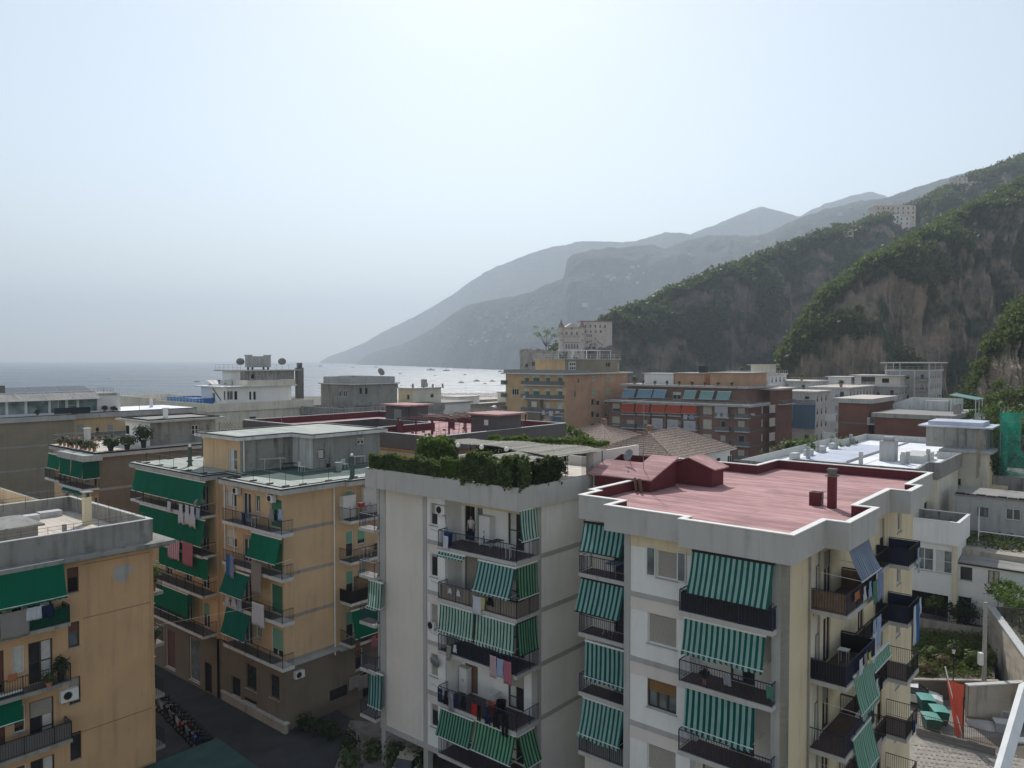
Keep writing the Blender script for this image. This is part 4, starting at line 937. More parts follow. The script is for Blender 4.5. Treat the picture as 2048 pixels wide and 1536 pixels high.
for f, px, py, o, w_, h_, kd, mt, lb in (
    (va, 890, 1071, .95, .45, .9, 'towel', 'cl_white', 'small white cloth on the top corner balcony rail'),
    (va, 953, 1192, .98, .7, 1.15, 'towel', 'cl_white', 'white towel with yellow edge on the second corner balcony'),
    (va, 965, 1194, .96, .35, .8, 'towel', 'cl_yellow', 'pale yellow towel on the second corner balcony'),
    (va, 980, 1195, .95, .5, .5, 'shirt', 'cl_black', 'black top on the second corner balcony rail'),
    (va, 898, 1176, .95, .35, .35, 'shirt', 'cl_white', 'small white vest on the second corner balcony, leftmost'),
    (va, 916, 1180, .95, .3, .4, 'shirt', 'cl_white', 'small white vest on the second corner balcony, next to the leftmost'),
    (va, 896, 1290, 1.0, .4, 1.0, 'towel', 'cl_taupe', 'striped grey towel on the third corner balcony'),
    (va, 909, 1289, 1.05, .3, .5, 'shirt', 'cl_white', 'white sock-sized washing on the third corner balcony'),
    (va, 986, 1311, 1.05, .5, 1.35, 'towel', 'cl_palepink', 'pale pink towel below the third corner balcony'),
    (va, 1000, 1317, 1.05, .5, 1.15, 'towel', 'cl_paleblue', 'pale blue patterned towel below the third corner balcony'),
    (va, 1015, 1322, 1.08, .6, 1.4, 'towel', 'cl_pink', 'rose pink towel below the third corner balcony'),
    (va, 878, 1376, 1.0, .4, .9, 'trousers', 'cl_navy', 'navy trousers, first on the fourth balcony rail'),
    (va, 890, 1381, 1.0, .4, .9, 'shirt', 'cl_black', 'black shirt, second on the fourth balcony rail'),
    (va, 900, 1386, 1.02, .4, 1.2, 'trousers', 'cl_grey', 'dark grey trousers, third on the fourth balcony rail'),
    (va, 912, 1388, 1.0, .4, .9, 'shirt', 'cl_navy', 'navy shirt, fourth on the fourth balcony rail'),
    (va, 926, 1392, 1.0, .45, .8, 'shirt', 'cl_black', 'black top, fifth on the fourth balcony rail'),
    (va, 948, 1407, 1.02, .45, .75, 'towel', 'cl_red', 'red cloth on the fourth corner balcony rail'),
    (va, 957, 1410, 1.0, .3, 1.0, 'trousers', 'cl_black', 'black leggings next to the red cloth'),
    (va, 975, 1416, 1.0, .5, 1.0, 'shirt', 'cl_navy', 'navy shirt right of the red cloth'),
    (va, 992, 1422, 1.0, .5, 1.0, 'shirt', 'cl_black', 'black jumper right of the navy shirt'),
    (va, 1010, 1427, 1.02, .5, 1.4, 'trousers', 'cl_black', 'black trousers at the corner of the fourth balcony')):
    s = f.sp(px, o); garment(f, s, o, f.zp(s, py, o), w_, h_, kd, mt, lb, G)
# ---- roof garden
def ivy(poly, z0, z1, thick, n, name, label, mat='leaf_ivy', size=.085, seed=1, droop=0., lump=.25, cat='hedge'):
    """clipped climber hedge following a line of local points"""
    r = np.random.RandomState(seed); P = []
    seg = [(np.array(poly[i]), np.array(poly[i + 1])) for i in range(len(poly) - 1)]; L = np.array([np.linalg.norm(b - a) for a, b in seg])
    for i in r.choice(len(seg), n, p=L / L.sum()):
        a, b = seg[i]; t = r.rand(); c = a + (b - a) * t; d = (b - a) / (np.linalg.norm(b - a) + 1e-9); nn = np.array([-d[1], d[0]])
        k = r.normal() * .5; k = max(-1, min(1, k + (np.sign(k) * .35))); u = r.rand()
        top = z1 + lump * (mn.noise(Vector((c[0] * 1.3, c[1] * 1.3, seed))) + .4 * mn.noise(Vector((c[0] * 4, c[1] * 4, seed))))
        zz = z0 + (top - z0) * (u ** .75); bul = thick * (.75 + .5 * mn.noise(Vector((c[0] * 1.1, c[1] * 1.1, zz * 1.2 + seed))))
        if droop and u < .12: zz -= droop * r.rand() * max(0, mn.noise(Vector((c[0] * 1.5, c[1] * 1.5, 9 + seed))) * 2)
        q = c + nn * k * bul; P.append((q[0], q[1], zz))
    v, f = leaves(n, np.array(P), size, .45, .35, seed)
    p0 = AB.w(*poly[0]); hedge = empty(name, (p0[0], p0[1], z0), AB.rz, label, cat, 'ivy hedges of the roof garden')
    v = v - np.array([poly[0][0], poly[0][1], z0]); mesh_np('foliage', v, f, mat, hedge)
    mb = MB()
    for a, b in seg:
        m = max(1, int(np.linalg.norm(b - a) / .8))
        for i in range(m + 1):
            q = a + (b - a) * i / m - np.array(poly[0]); mb.tube((q[0], q[1], 0), (q[0] + .05, q[1], z1 - z0 - .1), .02, 5)
    mb.build('stems', 'bark', hedge); return hedge
zp = 21.1
ivy([(.35, 13.4), (.35, 6.6)], zp - .05, 22.15, .34, 7500, 'ivy_hedge', 'long clipped ivy hedge on the roof edge, half of it shaded', size=.12, lump=.4, seed=2, droop=.7)
ivy([(.35, 6.5), (.3, 4.9)], zp, 22.1, .28, 1300, 'ivy_hedge', 'thin yellow-green climber beside the lamp gap in the roof hedge', 'leaf_bright', .12, 3, lump=.4)
ivy([(.3, 4.5), (.3, .35), (1.2, .2)], zp - .05, 22.65, .55, 6500, 'ivy_hedge', 'tall bushy ivy at the roof corner, sunlit on top', size=.12, seed=4, droop=.5, lump=.5)
ivy([(1.6, .15), (4.2, .15)], zp - .1, 22.45, .5, 2600, 'ivy_hedge', 'dark shrub trailing over the side parapet of the roof garden', 'leaf_dark', .14, 5, droop=.8, lump=.5)
ivy([(3.8, 12.2), (4.6, 9.4)], 20.4, 22.8, .7, 2600, 'ivy_hedge', 'bright vine standing inside the roof garden behind the long hedge', 'leaf_bright', .17, 6, lump=.6)
ivy([(6.2, 14.0), (6.4, 12.4)], 20.4, 22.8, .55, 1500, 'ivy_hedge', 'dark clump on a white trellis post at the back of the roof garden', 'leaf_ivy', .15, 7, lump=.5)
ivy([(9.5, 10.5), (12, 1.5)], 22.5, 22.8, .6, 2200, 'ivy_hedge', 'vine spreading over the reed pergola along its back edge', 'leaf_bright', .15, 8, lump=.5)
ivy([(7.6, 10.0), (9.2, 3.0)], 20.5, 22.3, .3, 5000, 'ivy_hedge', 'dark foliage screen beneath the pergola', 'leaf_dark', .09, 9)
# reed pergolas
def reed(px, z, name, label, seed):
    pts = [AB.loc(x, y, z) for x, y in px]; c = np.mean(pts, 0); w = AB.w(*c); pe = empty(name, (w[0], w[1], 20.4), AB.rz, label, 'pergola')
    xs = [p[0] - c[0] for p in pts]; ys = [p[1] - c[1] for p in pts]; mb = MB(); n = len(pts)
    def inside_span(y):
        xx = []
        for i in range(n):
            x0, y0, x1, y1 = xs[i], ys[i], xs[(i + 1) % n], ys[(i + 1) % n]
            if (y0 - y) * (y1 - y) < 0: xx.append(x0 + (x1 - x0) * (y - y0) / (y1 - y0))
        xx.sort(); return [(xx[i], xx[i + 1]) for i in range(0, len(xx) - 1, 2)]
    y = min(ys) + .02; r = random.Random(seed)
    while y < max(ys):
        for a, b in inside_span(y):
            zz = z - 20.4 + .05 * math.sin(y * 1.3) + r.uniform(-.02, .02); mb.box(a - r.uniform(0, .12), b + r.uniform(0, .12), y, y + .05, zz, zz + .025 + r.uniform(0, .015))
        y += .058
    mb.build('reed_mat', 'reed', pe)
    for i in range(n):
        mb = MB(); mb.tube((xs[i] * .96, ys[i] * .96, 0), (xs[i] * .96, ys[i] * .96, z - 20.42), .035, 6); mb.build('post', 'metal_dark', pe)
    mb = MB()
    for i in range(n): mb.tube((xs[i] * .96, ys[i] * .96, z - 20.45), (xs[(i + 1) % n] * .96, ys[(i + 1) % n] * .96, z - 20.45), .03, 4)
    mb.build('frame', 'metal_dark', pe)
plain('reed', (.42, .39, .33), .9, .35, 9)
reed([(884, 884), (938, 879), (1000, 882), (1136, 891), (1212, 899), (1108, 914), (1058, 906), (1020, 897), (950, 889)], 22.6, 'pergola', 'long reed-matted pergola over the roof garden', 1)
reed([(968, 914), (1045, 904), (1104, 913), (1050, 925), (1000, 924)], 22.5, 'pergola', 'smaller reed mat shelter behind the tall ivy', 2)
for px, py, lb in ((916, 890, 'white globe lamp on the roof garden, nearest the closed parasol'), (963, 894, 'middle white globe lamp of the roof garden'), (1013, 898, 'white globe lamp of the roof garden under the reed mat')):
    p = at_z(px, py, 22.75); globe_lamp((p[0], p[1], 20.4), 2.2, lb, r=.16)
p = at_z(900, 917, 21.6); um = empty('parasol', (p[0], p[1], 20.4), 0, 'closed cream parasol standing in the roof garden', 'parasol')
MB().lathe([(.05, 0), (.05, .9)], (0, 0, 0), 8).build('pole', 'metal_white', um)
mb = MB()
for j in range(9):
    z = .75 + 1.5 * j / 8; r0 = (.16 + .06 * math.sin(j * .8)) * (1 - (j / 8) ** 3 * .9)
    for i in range(16): t = 2 * math.pi * i / 16; rr = r0 * (1 + .25 * (i % 2)); mb.v.append((rr * math.cos(t), rr * math.sin(t), z))
for j in range(8):
    for i in range(16): mb.f.append((j * 16 + i, j * 16 + (i + 1) % 16, (j + 1) * 16 + (i + 1) % 16, (j + 1) * 16 + i)); mb.m.append(0)
mb.build('canopy', 'cl_taupe', um)
p = AB.w(.6, 4.7); dish((p[0], p[1], 21.3), .5, R_(150), R_(15), 'grey satellite dish seen edge-on in the ivy hedge gap', 'metal_grey', .7)
p = at_z(924, 922, 21.4); bucket((p[0], p[1], 20.4), .28, 1.1, 'plastic_grey', 'grey planter post in the roof garden', 'planter')
p = AB.w(4.1, 0.1); pot_plant((p[0], p[1], 21.1), .3, .6, 'terracotta trough with trailing plant on the side parapet', 'leaf_dark', seed=8)
mb = MB(); mb.box(8, 14.5, .4, .6, 20.4, 22.4); o = mb.build('wall', 'wall_pale', e)
mb = MB()
for i in range(14): mb.tube((6.8 + i * .1, .1, 21.1), (6.8 + i * .1, .1, 22.6), .012, 4)
mb.build('trellis', 'metal_dark', e)
# ---- person in the doorway of the top corner balcony
def person(loc, rz, label, shirt, legs, skin, hair):
    e2 = empty('person', loc, rz, label, 'person')
    def skinned(name, verts, edges, mat, root=0, par=None, sub=2):
        me = bpy.data.meshes.new(name); me.from_pydata([v[0] for v in verts], edges, []); me.materials.append(MATS[mat])
        o = bpy.data.objects.new(name, me); COL.objects.link(o); o.parent = par or e2
        md = o.modifiers.new('skin', 'SKIN'); md.use_smooth_shade = True
        for i, v in enumerate(verts): me.skin_vertices[0].data[i].radius = v[1]; me.skin_vertices[0].data[i].use_root = (i == root)
        s = o.modifiers.new('sub', 'SUBSURF'); s.levels = sub; s.render_levels = sub; return o
    V = [((0, 0, .93), (.15, .11)), ((0, 0, 1.12), (.14, .10)), ((0, -.01, 1.32), (.17, .11)), ((0, 0, 1.43), (.10, .08)), ((0, .0, 1.5), (.055, .055)), ((0, -.01, 1.56), (.06, .07)), ((0, -.015, 1.66), (.075, .09)), ((0, -.01, 1.74), (.05, .06))]
    E = [(i, i + 1) for i in range(7)]
    for s in (-1, 1):
        k = len(V); V += [((.18 * s, 0, 1.40), (.055, .055)), ((.23 * s, .02, 1.13), (.042, .042)), ((.22 * s, -.08, .92), (.033, .033)), ((.21 * s, -.11, .84), (.035, .018))]
        E += [(3, k), (k, k + 1), (k + 1, k + 2), (k + 2, k + 3)]
        for q in range(4):    # fingers
            V += [((.195 * s + .012 * q * s, -.125 - .004 * q, .79), (.008, .008)), ((.195 * s + .012 * q * s, -.12, .75), (.007, .007))]; E += [(k + 3, len(V) - 2), (len(V) - 2, len(V) - 1)]
        V += [((.175 * s, -.13, .83), (.009, .009)), ((.17 * s, -.14, .80), (.008, .008))]; E += [(k + 3, len(V) - 2), (len(V) - 2, len(V) - 1)]
    for s in (-1, 1):
        k = len(V); V += [((.09 * s, 0, .86), (.085, .09)), ((.095 * s, -.01, .48), (.058, .06)), ((.095 * s, .02, .1), (.038, .042)), ((.10 * s, -.05, .035), (.04, .03)), ((.105 * s, -.13, .03), (.035, .022))]
        E += [(0, k), (k, k + 1), (k + 1, k + 2), (k + 2, k + 3), (k + 3, k + 4)]
    b = skinned('body', V, E, skin)
    T = [((0, 0, .92), (.175, .135)), ((0, 0, 1.12), (.16, .12)), ((0, -.01, 1.32), (.185, .125)), ((0, 0, 1.43), (.115, .09))]; TE = [(0, 1), (1, 2), (2, 3)]
    for s in (-1, 1): k = len(T); T += [((.18 * s, 0, 1.40), (.07, .07)), ((.215 * s, .01, 1.22), (.062, .06))]; TE += [(3, k), (k, k + 1)]
    skinned('shirt', T, TE, shirt)
    Q = [((0, 0, .92), (.165, .125))]; QE = []
    for s in (-1, 1): k = len(Q); Q += [((.092 * s, 0, .84), (.10, .105)), ((.097 * s, -.01, .48), (.075, .078)), ((.097 * s, .02, .1), (.058, .062))]; QE += [(0, k), (k, k + 1), (k + 1, k + 2)]
    skinned('trousers', Q, QE, legs)
    mb = MB(); mb.lathe([(.088 * math.sin(math.pi * (k + 1) / 10), 1.66 + .10 * -math.cos(math.pi * (k + 1) / 10) + .03) for k in range(3, 9)], (0, .018, 0), 14); mb.build('hair', hair, e2, smooth=True)
    for s in (-1, 1): MB().lathe([(.012 * math.sin(math.pi * k / 6) + .001, .012 - .012 * math.cos(math.pi * k / 6)) for k in range(7)], (.03 * s, -.098, 1.655), 8).build('eye', 'plastic_white', e2, smooth=True)
    mb = MB().add([(-.014, -.1, 1.625), (.014, -.1, 1.625), (0, -.125, 1.628), (0, -.1, 1.67)], [(0, 1, 2), (1, 3, 2), (3, 0, 2)]); mb.build('nose', skin, e2)
    MB().box(-.025, .025, -.106, -.09, 1.595, 1.602).build('mouth', 'cl_pink', e2)
    for s in (-1, 1): MB().box(.074 * s - .008, .074 * s + .008, -.01, .02, 1.63, 1.68).build('ear', skin, e2)
plain('skin', (.45, .27, .19), .6, .05); plain('hair_dark', (.03, .02, .015), .6)
person(vi.world(5.55, .25, FL[0] + .015), AB.rz - math.pi / 2 + .3, 'person in a white shirt standing in the dark top balcony doorway', 'cl_white', 'cl_navy', 'skin', 'hair_dark')
# ------------------------------------------------------------------ the beige brick block with green awnings
CB = Block('apartment_block', 'beige brick block with plain green awnings and stained penthouse', 562, 978, 19.05, 'apartment block')
e = CB.e
OC = [(0, 0), (5.9, 0), (5.9, -.5), (16, -.5), (16, 24.4), (-.35, 24.4), (-.35, 10.9), (1.75, 10.9), (1.75, 8.9), (0, 8.9)]
slab_roof(CB, OC, 18.55, 19.0, 'roof', 'slab_grey', 'roof_green')
ring(CB, OC, -.05, .02, 18.92, 19.02, 'gutter', 'black_trim'); ring(CB, OC, .45, .55, 19.0, 19.06, 'roof_lap', 'black_trim')
FC = [15.6, 12.25, 8.9, 5.5]
cv = CB.V(1.1); cu = CB.U(1.4); cw = CB.V(.9); cq = CB.U(2.2)
for k, z in enumerate([*FC]):
    s0 = cv.sp(470); s1 = cv.sp(448)
    cv.window(s0, s1, z + .9, z + 2.3, .1 if k == 0 else .5, 2, 'frame_white', 'glass', 'wall_cream_pale', name='window', cur=1)
    cv.window(5.9, 7.1, z + .03, z + 2.3, .2 if k else 0, 2, 'frame_white', 'glass', 'shutter_grey', None, 'door')
    cv.window(4.6, 5.3, z + .9, z + 2.3, .3, 2, 'frame_white', 'glass', 'shutter_green')
    cv.window(1.6, 3.2, z + .03, z + 2.3, 1 if k != 3 else .75, 2, 'frame_white', 'glass', 'shutter_green' if k < 3 else 'shutter_mint', None, 'door')
    cu.window(8.2, 9.1, z + .9, z + 2.2, .7, 1, 'frame_white', 'glass', 'shutter_mint') if k else None
    cu.window(7.0, 7.8, z + .03, z + 2.25, .5, 1, 'frame_white', 'glass', 'shutter_mint', None, 'door')
    cw.window(12.2, 13.4, z + .03, z + 2.25, .0 if k == 0 else .5, 2, 'frame_white', 'glass', 'shutter_mint' if k > 1 else 'shutter_grey', None, 'door')
    cw.window(15.2, 16.4, z + .03, z + 2.25, .4, 2, 'frame_white', 'glass', 'shutter_mint' if k > 1 else 'shutter_grey', None, 'door')
    cw.window(18.8, 20.0, z + .03, z + 2.25, .4, 2, 'frame_white', 'glass', 'shutter_mint', None, 'door')
mb = MB(); cv.wall(mb, 1.4, 10.9, 5.0, 18.54); mb.build('wall', 'wall_brick_beige', e)
mb = MB(); cu.wall(mb, 1.1, 15.8, 5.0, 18.54); mb.build('wall', 'wall_brick_beige', e)
mb = MB(); cw.wall(mb, 11.5, 24.2, 5.0, 18.54); mb.box(.9, 1.1, 10.9, 11.52, 5, 18.54); mb.build('wall', 'wall_brick_beige', e)
MB().box(15.75, 15.8, 1.4, 24.2, 0, 18.54).box(.95, 15.8, 24.2, 24.25, 0, 18.54).build('wall', 'wall_brick_beige', e)
for z in FC:
    mb = MB(); cu.box(mb, 1.12, 5.75, z - .28, z - .02, .003, .03); mb.build('string_course', 'concrete', e)
mb = MB(); mb.tube(cu.p(5.75, .12, 4.6), cu.p(5.75, .12, 18.5), .06, 8); mb.build('drain_pipe', 'coping', e)
mb = MB(); mb.tube(cv.p(9.75, .1, 5.2), cv.p(9.75, .1, 18.5), .05, 8); mb.build('drain_pipe', 'coping', e)
mb = MB(); mb.tube(cv.p(8.3, .1, 5.2), cv.p(8.3, .1, 18.5), .05, 8); mb.build('drain_pipe', 'coping', e)
# stained base storey
cb = CB.V(1.0); cbu = CB.U(1.3); cbw = CB.V(.8)
for a, b, c, d, sh_, g in ((2.0, 3.3, 2.2, 4.1, 0, 'glass'), (5.2, 6.8, 2.0, 4.0, 0, 'glass'), (7.6, 9.0, .1, 2.4, 0, 'dark_room'), (5.2, 7.2, .1, 1.2, 0, 'dark_room')):
    cb.window(a, b, c, d, sh_, 1, 'wall_taupe', g, 'shutter_grey', None if c < 1 else 'slab_grey')
cbu.window(7.8, 8.6, 2.6, 4.4, 0, 1, 'frame_white', 'glass', 'shutter_grey'); cbu.window(5.2, 7.0, .9, 1.8, 0, 1, 'frame_dark', 'glass', 'shutter_grey', None); cbu.window(8.6, 9.8, .05, 2.2, 0, 1, 'frame_dark', 'dark_room', 'shutter_grey', None, 'door')
cbw.window(13.8, 15.6, .4, 4.2, 0, 1, 'frame_white', 'glass_light', 'shutter_grey', 'slab_white', 'shop_window'); cbw.window(11.8, 13.0, .05, 2.6, 0, 1, 'frame_dark', 'dark_room', 'shutter_grey', None, 'door')
cbw.window(18.2, 20.0, .4, 4.0, 0, 1, 'frame_white', 'shutter_maroon', 'shutter_grey', 'slab_white', 'shop_window')
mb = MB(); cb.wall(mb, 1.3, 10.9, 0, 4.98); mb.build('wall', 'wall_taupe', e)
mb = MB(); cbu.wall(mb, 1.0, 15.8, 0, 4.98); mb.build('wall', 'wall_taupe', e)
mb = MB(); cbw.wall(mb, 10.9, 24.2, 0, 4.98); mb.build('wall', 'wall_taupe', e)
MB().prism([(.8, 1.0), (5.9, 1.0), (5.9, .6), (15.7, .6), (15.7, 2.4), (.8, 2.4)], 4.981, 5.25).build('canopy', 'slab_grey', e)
# balconies
for k, z in enumerate(FC):
    mb = MB(); mb.prism([(0, 0), (1.06, 0), (1.06, 1.36), (1.09, 1.36), (1.09, 8.44), (0, 8.44)], z - .24, z); o = mb.build('balcony', 'slab_white', e)
    MB().box(.06, 1.05, 1.45, 8.4, z + .002, z + .012).build('floor', 'floor_tile_grey', o)
    mb = MB()
    for p, q in (((.05, .05), (.05, 8.4)), ((.05, .05), (1.02, .05))):
        d = Vector(q) - Vector(p); n = int(d.length / .12)
        mb.tube((*p, z + 1.0), (*q, z + 1.0), .025, 4); mb.tube((*p, z + .09), (*q, z + .09), .012, 4)
        for i in range(n + 1):
            x, y = p[0] + d.x * i / n, p[1] + d.y * i / n; r = .022 if i % 14 == 0 else .008; mb.box(x - r, x + r, y - r, y + r, z - (.15 if r > .01 else -.09), z + 1.0)
    mb.build('railing', 'metal_dark', o)
    cw.balcony(11.0, 24.2, z, 1.25, 'slab_white', 'metal_dark', tile='floor_tile_grey')
    cu.balcony(6.3, 11.5, z, 1.5, 'slab_white', 'metal_dark', tile='floor_tile_grey', panel='metal_dark' if k == 2 else None)
cw.awn4((268, 939), (406, 964), (259, 981), (395, 1011), 1.15, 'awn_green', val=0, omax=1)
cw.awn4((275, 1010), (405, 1040), (268, 1064), (405, 1086), 1.15, 'awn_green', val=0, omax=.6)
cw.awn4((313, 1090), (409, 1116), (318, 1125), (400, 1164), 1.15, 'awn_green', val=0, omax=1.)
cw.awn4((300, 1165), (369, 1188), (300, 1220), (350, 1234), 1.15, 'awn_green', val=0)
cv.awn4((500, 1065), (558, 1079), (487, 1112), (545, 1131), 1.05, 'awn_green', val=0)
cv.awn4((448, 1140), (493, 1150), (433, 1184), (483, 1200), 1.05, 'awn_teal', val=0)
cv.awn4((447, 1216), (494, 1226), (434, 1266), (484, 1284), 1.05, 'awn_teal', val=0)
cu.awn4((700, 1220), (760, 1208), (707, 1280), (768, 1258), 1.3, 'awn_green', val=0)
# washing
def wash(f, o, G, rows):
    for px, py, w_, h_, kd, mt, lb in rows:
        s = f.sp(px, o); garment(f, s, o, f.zp(s, py, o), w_, h_, kd, mt, lb, G)
wash(cw, 1.45, 'washing under the big green awning', (
    (334, 1002, 0.65, 1.01, 'towel', 'cl_white', 'small white towel hanging under the big green awning'), (358, 1007, 0.91, 1.69, 'shirt', 'cl_white', 'first white shirt on the line under the big green awning'), (370, 1009, 0.91, 1.69, 'shirt', 'cl_white', 'second white shirt on the line under the big green awning'),
    (381, 1012, 0.91, 1.76, 'shirt', 'cl_white', 'third white shirt on the line under the big green awning'), (392, 1015, 0.65, 0.94, 'towel', 'cl_paleblue', 'pale blue cloth after the white shirts')))
wash(cw, 1.5, 'bed linen on the beige block', ((342, 1078, 2.21, 1.76, 'sheet', 'cl_floral', 'pink floral bed cover on the beige block'), (370, 1084, 1.82, 2.03, 'sheet', 'cl_pink', 'pink sheet beside the floral bed cover')))
wash(cv, 1.25, 'washing on the corner of the beige block', (
    (452, 1107, 0.59, 1.89, 'towel', 'cl_blue', 'bright blue towel on the beige block'), (459, 1111, 0.59, 1.82, 'towel', 'cl_bluestripe', 'striped towel beside the bright blue one'), (508, 1123, 1.43, 2.56, 'sheet', 'cl_taupe', 'large grey cover hanging below the second green awning'),
    (449, 1192, 0.78, 0.81, 'shirt', 'cl_white', 'white vest, first of the small row on the beige block'), (462, 1196, 0.78, 0.81, 'shirt', 'cl_white', 'white vest, second of the small row on the beige block'), (473, 1200, 0.65, 0.94, 'towel', 'cl_paleblue', 'pale blue cloth at the end of the small row'),
    (511, 1206, 1.62, 1.82, 'sheet', 'cl_white', 'large white sheet on the beige block'),
    (540, 1018, 0.65, 0.88, 'shirt', 'cl_grey', 'grey shirt on the top corner line of the beige block'), (549, 1019, 0.45, 0.81, 'shirt', 'cl_black', 'black shirt on the top corner line of the beige block'), (558, 1018, 0.59, 0.81, 'shirt', 'cl_paleblue', 'pale shirt on the top corner line of the beige block')))
wash(cu, 1.7, 'washing on the back balcony of the beige block', ((712, 1283, .5, 1.3, 'trousers', 'cl_brown', 'brown trousers below the small green awning'), (745, 1271, .6, 1.0, 'shirt', 'cl_pink', 'pink shirt below the small green awning'), (754, 1262, .5, .6, 'towel', 'cl_red', 'bright red cloth below the small green awning')))
wash(cbu, .6, 'sheets on the ground-floor line', ((705, 1352, 1.1, 1.1, 'sheet', 'cl_taupe', 'grey sheet on the low line of the beige block, first'), (722, 1350, 1.0, 1.2, 'sheet', 'cl_taupe', 'grey sheet on the low line of the beige block, second')))
mb = MB(); mb.path([cv.p(3.0, 1.3, 9.7), cv.p(9, 6, 8.2), cv.p(18, 13, 7.4), cv.p(20, 15, 7.2)], .012, 4)
o = mb.build('cable', 'metal_white', None, (*CB.w(0, 0), 0), CB.rz); tag(o, 'pale cable strung across the street from the beige block', 'cable')
ac_unit(cv, 2.6, .1, 18.0 - .35, 'air conditioner by the top corner door of the beige block'); ac_unit(cv, 7.6, .1, 18.0 - .3, 'air conditioner beside the pipe on the beige block'); ac_unit(cbu, 2.2, .02, 3.9, 'air conditioner on the stained base of the beige block')
dish(cw.world(11.2, 1.3, 16.3), .5, R_(200), R_(20), 'satellite dish at the end of the top left balcony of the beige block', 'metal_grey', .3)
chair(cv.world(5.2, .55, FC[0] + .015), CB.rz, 'pale blue chair on the top balcony of the beige block', 'cl_paleblue'); table(cv.world(4.2, .55, FC[0] + .015), CB.rz, 'small table on the top balcony of the beige block', .7, .6)
bucket(cv.world(5.9, .6, FC[0] + .015), .22, .8, 'plastic_blue', 'blue bin beside the pale chair on the beige block')
cupboard(cu.world(7.0, .02, FC[0] + .015), CB.rz, 'white wardrobe on the top back balcony of the beige block', 1.3, .5, 1.9); cupboard(cu.world(9.3, .02, FC[0] + .015), CB.rz, 'tall white panel cupboard on the top back balcony of the beige block', 1.4, .3, 2.3)
cupboard(cu.world(8.4, .02, FC[2] + .015), CB.rz, 'dark wood cupboard on the third back balcony of the beige block', 1.3, .5, 1.6, 'wood')
o = empty('cool_box', cu.world(7.9, .9, FC[0] + .95), CB.rz, 'red box on the top back balcony of the beige block', 'box'); MB().box(-.25, .25, -.15, .15, 0, .3).build('body', 'plastic_red', o); MB().box(-.26, .26, -.16, .16, .3, .36).build('lid', 'plastic_white', o)
table(cu.world(8.2, .9, FC[0] + .015), CB.rz, 'white table under the red box', 1.6, .6, .92)
drying_rack(cu.world(9.8, 1.2, FC[0] + .1), CB.rz, 'drying rack on the top back balcony of the beige block'); table(cu.world(8.3, .9, FC[1] + .015), CB.rz, 'white table on the second back balcony', .9, .6); chair(cu.world(9.6, .9, FC[1] + .015), CB.rz, 'dark chair on the second back balcony', 'metal_dark')
# penthouse and terrace
T0 = 19.0
PH = [(2.8, 10.3), (8, 10.3), (8, 7.25), (15.6, 7.25), (15.6, 16.5), (2.8, 16.5)]
p1 = CB.V(2.8); p2 = CB.U(10.3); p3 = CB.V(8); p4 = CB.U(7.25); ZP = 21.75
p1.window(10.8, 12.2, T0 + .1, T0 + 1.9, 0, 2, 'frame_white', 'glass_light', cross=1, name='window', cur=1); p3.window(*p3.rect(571, 581, 898, 919), 0, 1, 'frame_dark', 'glass'); p4.window(*p4.rect(635, 648, 899, 918), 1, 1, 'frame_dark', 'glass', 'shutter_cream'); p4.window(*p4.rect(714, 728, 876, 888), .5, 2, 'frame_white', 'glass', 'shutter_grey')
mb = MB(); p1.wall(mb, 10.3, 16.5, T0, ZP); pe = mb.build('penthouse_wall', 'wall_brick_beige', e)
mb = MB(); p2.wall(mb, 2.8, 8, T0, ZP, holes=[]); mb.build('penthouse_wall', 'concrete_stained', e)
mb = MB(); p3.wall(mb, 7.25, 10.3, T0, ZP); mb.build('penthouse_wall', 'slab_white', e)
mb = MB(); p4.wall(mb, 8, 15.6, T0, ZP); mb.build('penthouse_wall', 'concrete_stained', e)
MB().box(15.55, 15.6, 7.3, 16.5, T0, ZP).box(2.85, 15.6, 16.45, 16.5, T0, ZP).build('penthouse_wall', 'concrete', e)
o = slab_roof(CB, offset_poly(PH, -.55), ZP, ZP + .28, 'penthouse_roof', 'slab_white', 'roof_green'); ring(CB, PH, -.5, -.1, ZP + .28, ZP + .36, 'roof_lap', 'black_trim', o)
MB().tube(p2.p(3.1, .08, T0), p2.p(3.1, .08, ZP), .05, 8).build('drain_pipe', 'coping', e)
MB().prism([(2.9, 3.2), (8, 1.8), (15.5, 1.2), (15.5, 7.2), (8, 7.2), (8, 10.25), (2.9, 10.25), (2.3, 8.3)], T0 + .004, T0 + .012).build('terrace_felt', 'roof_green_dark', e)
def foot_rail(blk, pts, z, lab, h=1.0, mat='metal_dark'):
    """terrace rail on loose feet"""
    w = blk.w(*pts[0]); r = empty('terrace_rail', (w[0], w[1], z), blk.rz, lab, 'railing', 'rails of the roof terraces'); p0 = pts[0]; mb = MB()
    for i, p in enumerate(pts):
        q = (p[0] - p0[0], p[1] - p0[1]); MB().tube((*q, .1), (*q, h), .018, 5).build('post', mat, r); MB().box(q[0] - .3, q[0] + .3, q[1] - .08, q[1] + .08, 0, .09).build('foot', 'black_trim', r)
        if i: pq = (pts[i - 1][0] - p0[0], pts[i - 1][1] - p0[1]); mb.tube((*pq, h), (*q, h), .012, 4); mb.tube((*pq, h * .5), (*q, h * .5), .008, 4)
    mb.build('wire', 'metal_grey', r)
foot_rail(CB, [(.9, 7.6), (.9, 5.2), (.9, 2.9), (1.0, .9)], T0 + .01, 'thin rail along the front of the lower roof terrace'); foot_rail(CB, [(2.4, .7), (4.8, .7), (7.2, .5), (10, .3), (13, .2), (15.4, .2)], T0 + .01, 'thin rail along the side of the lower roof terrace')
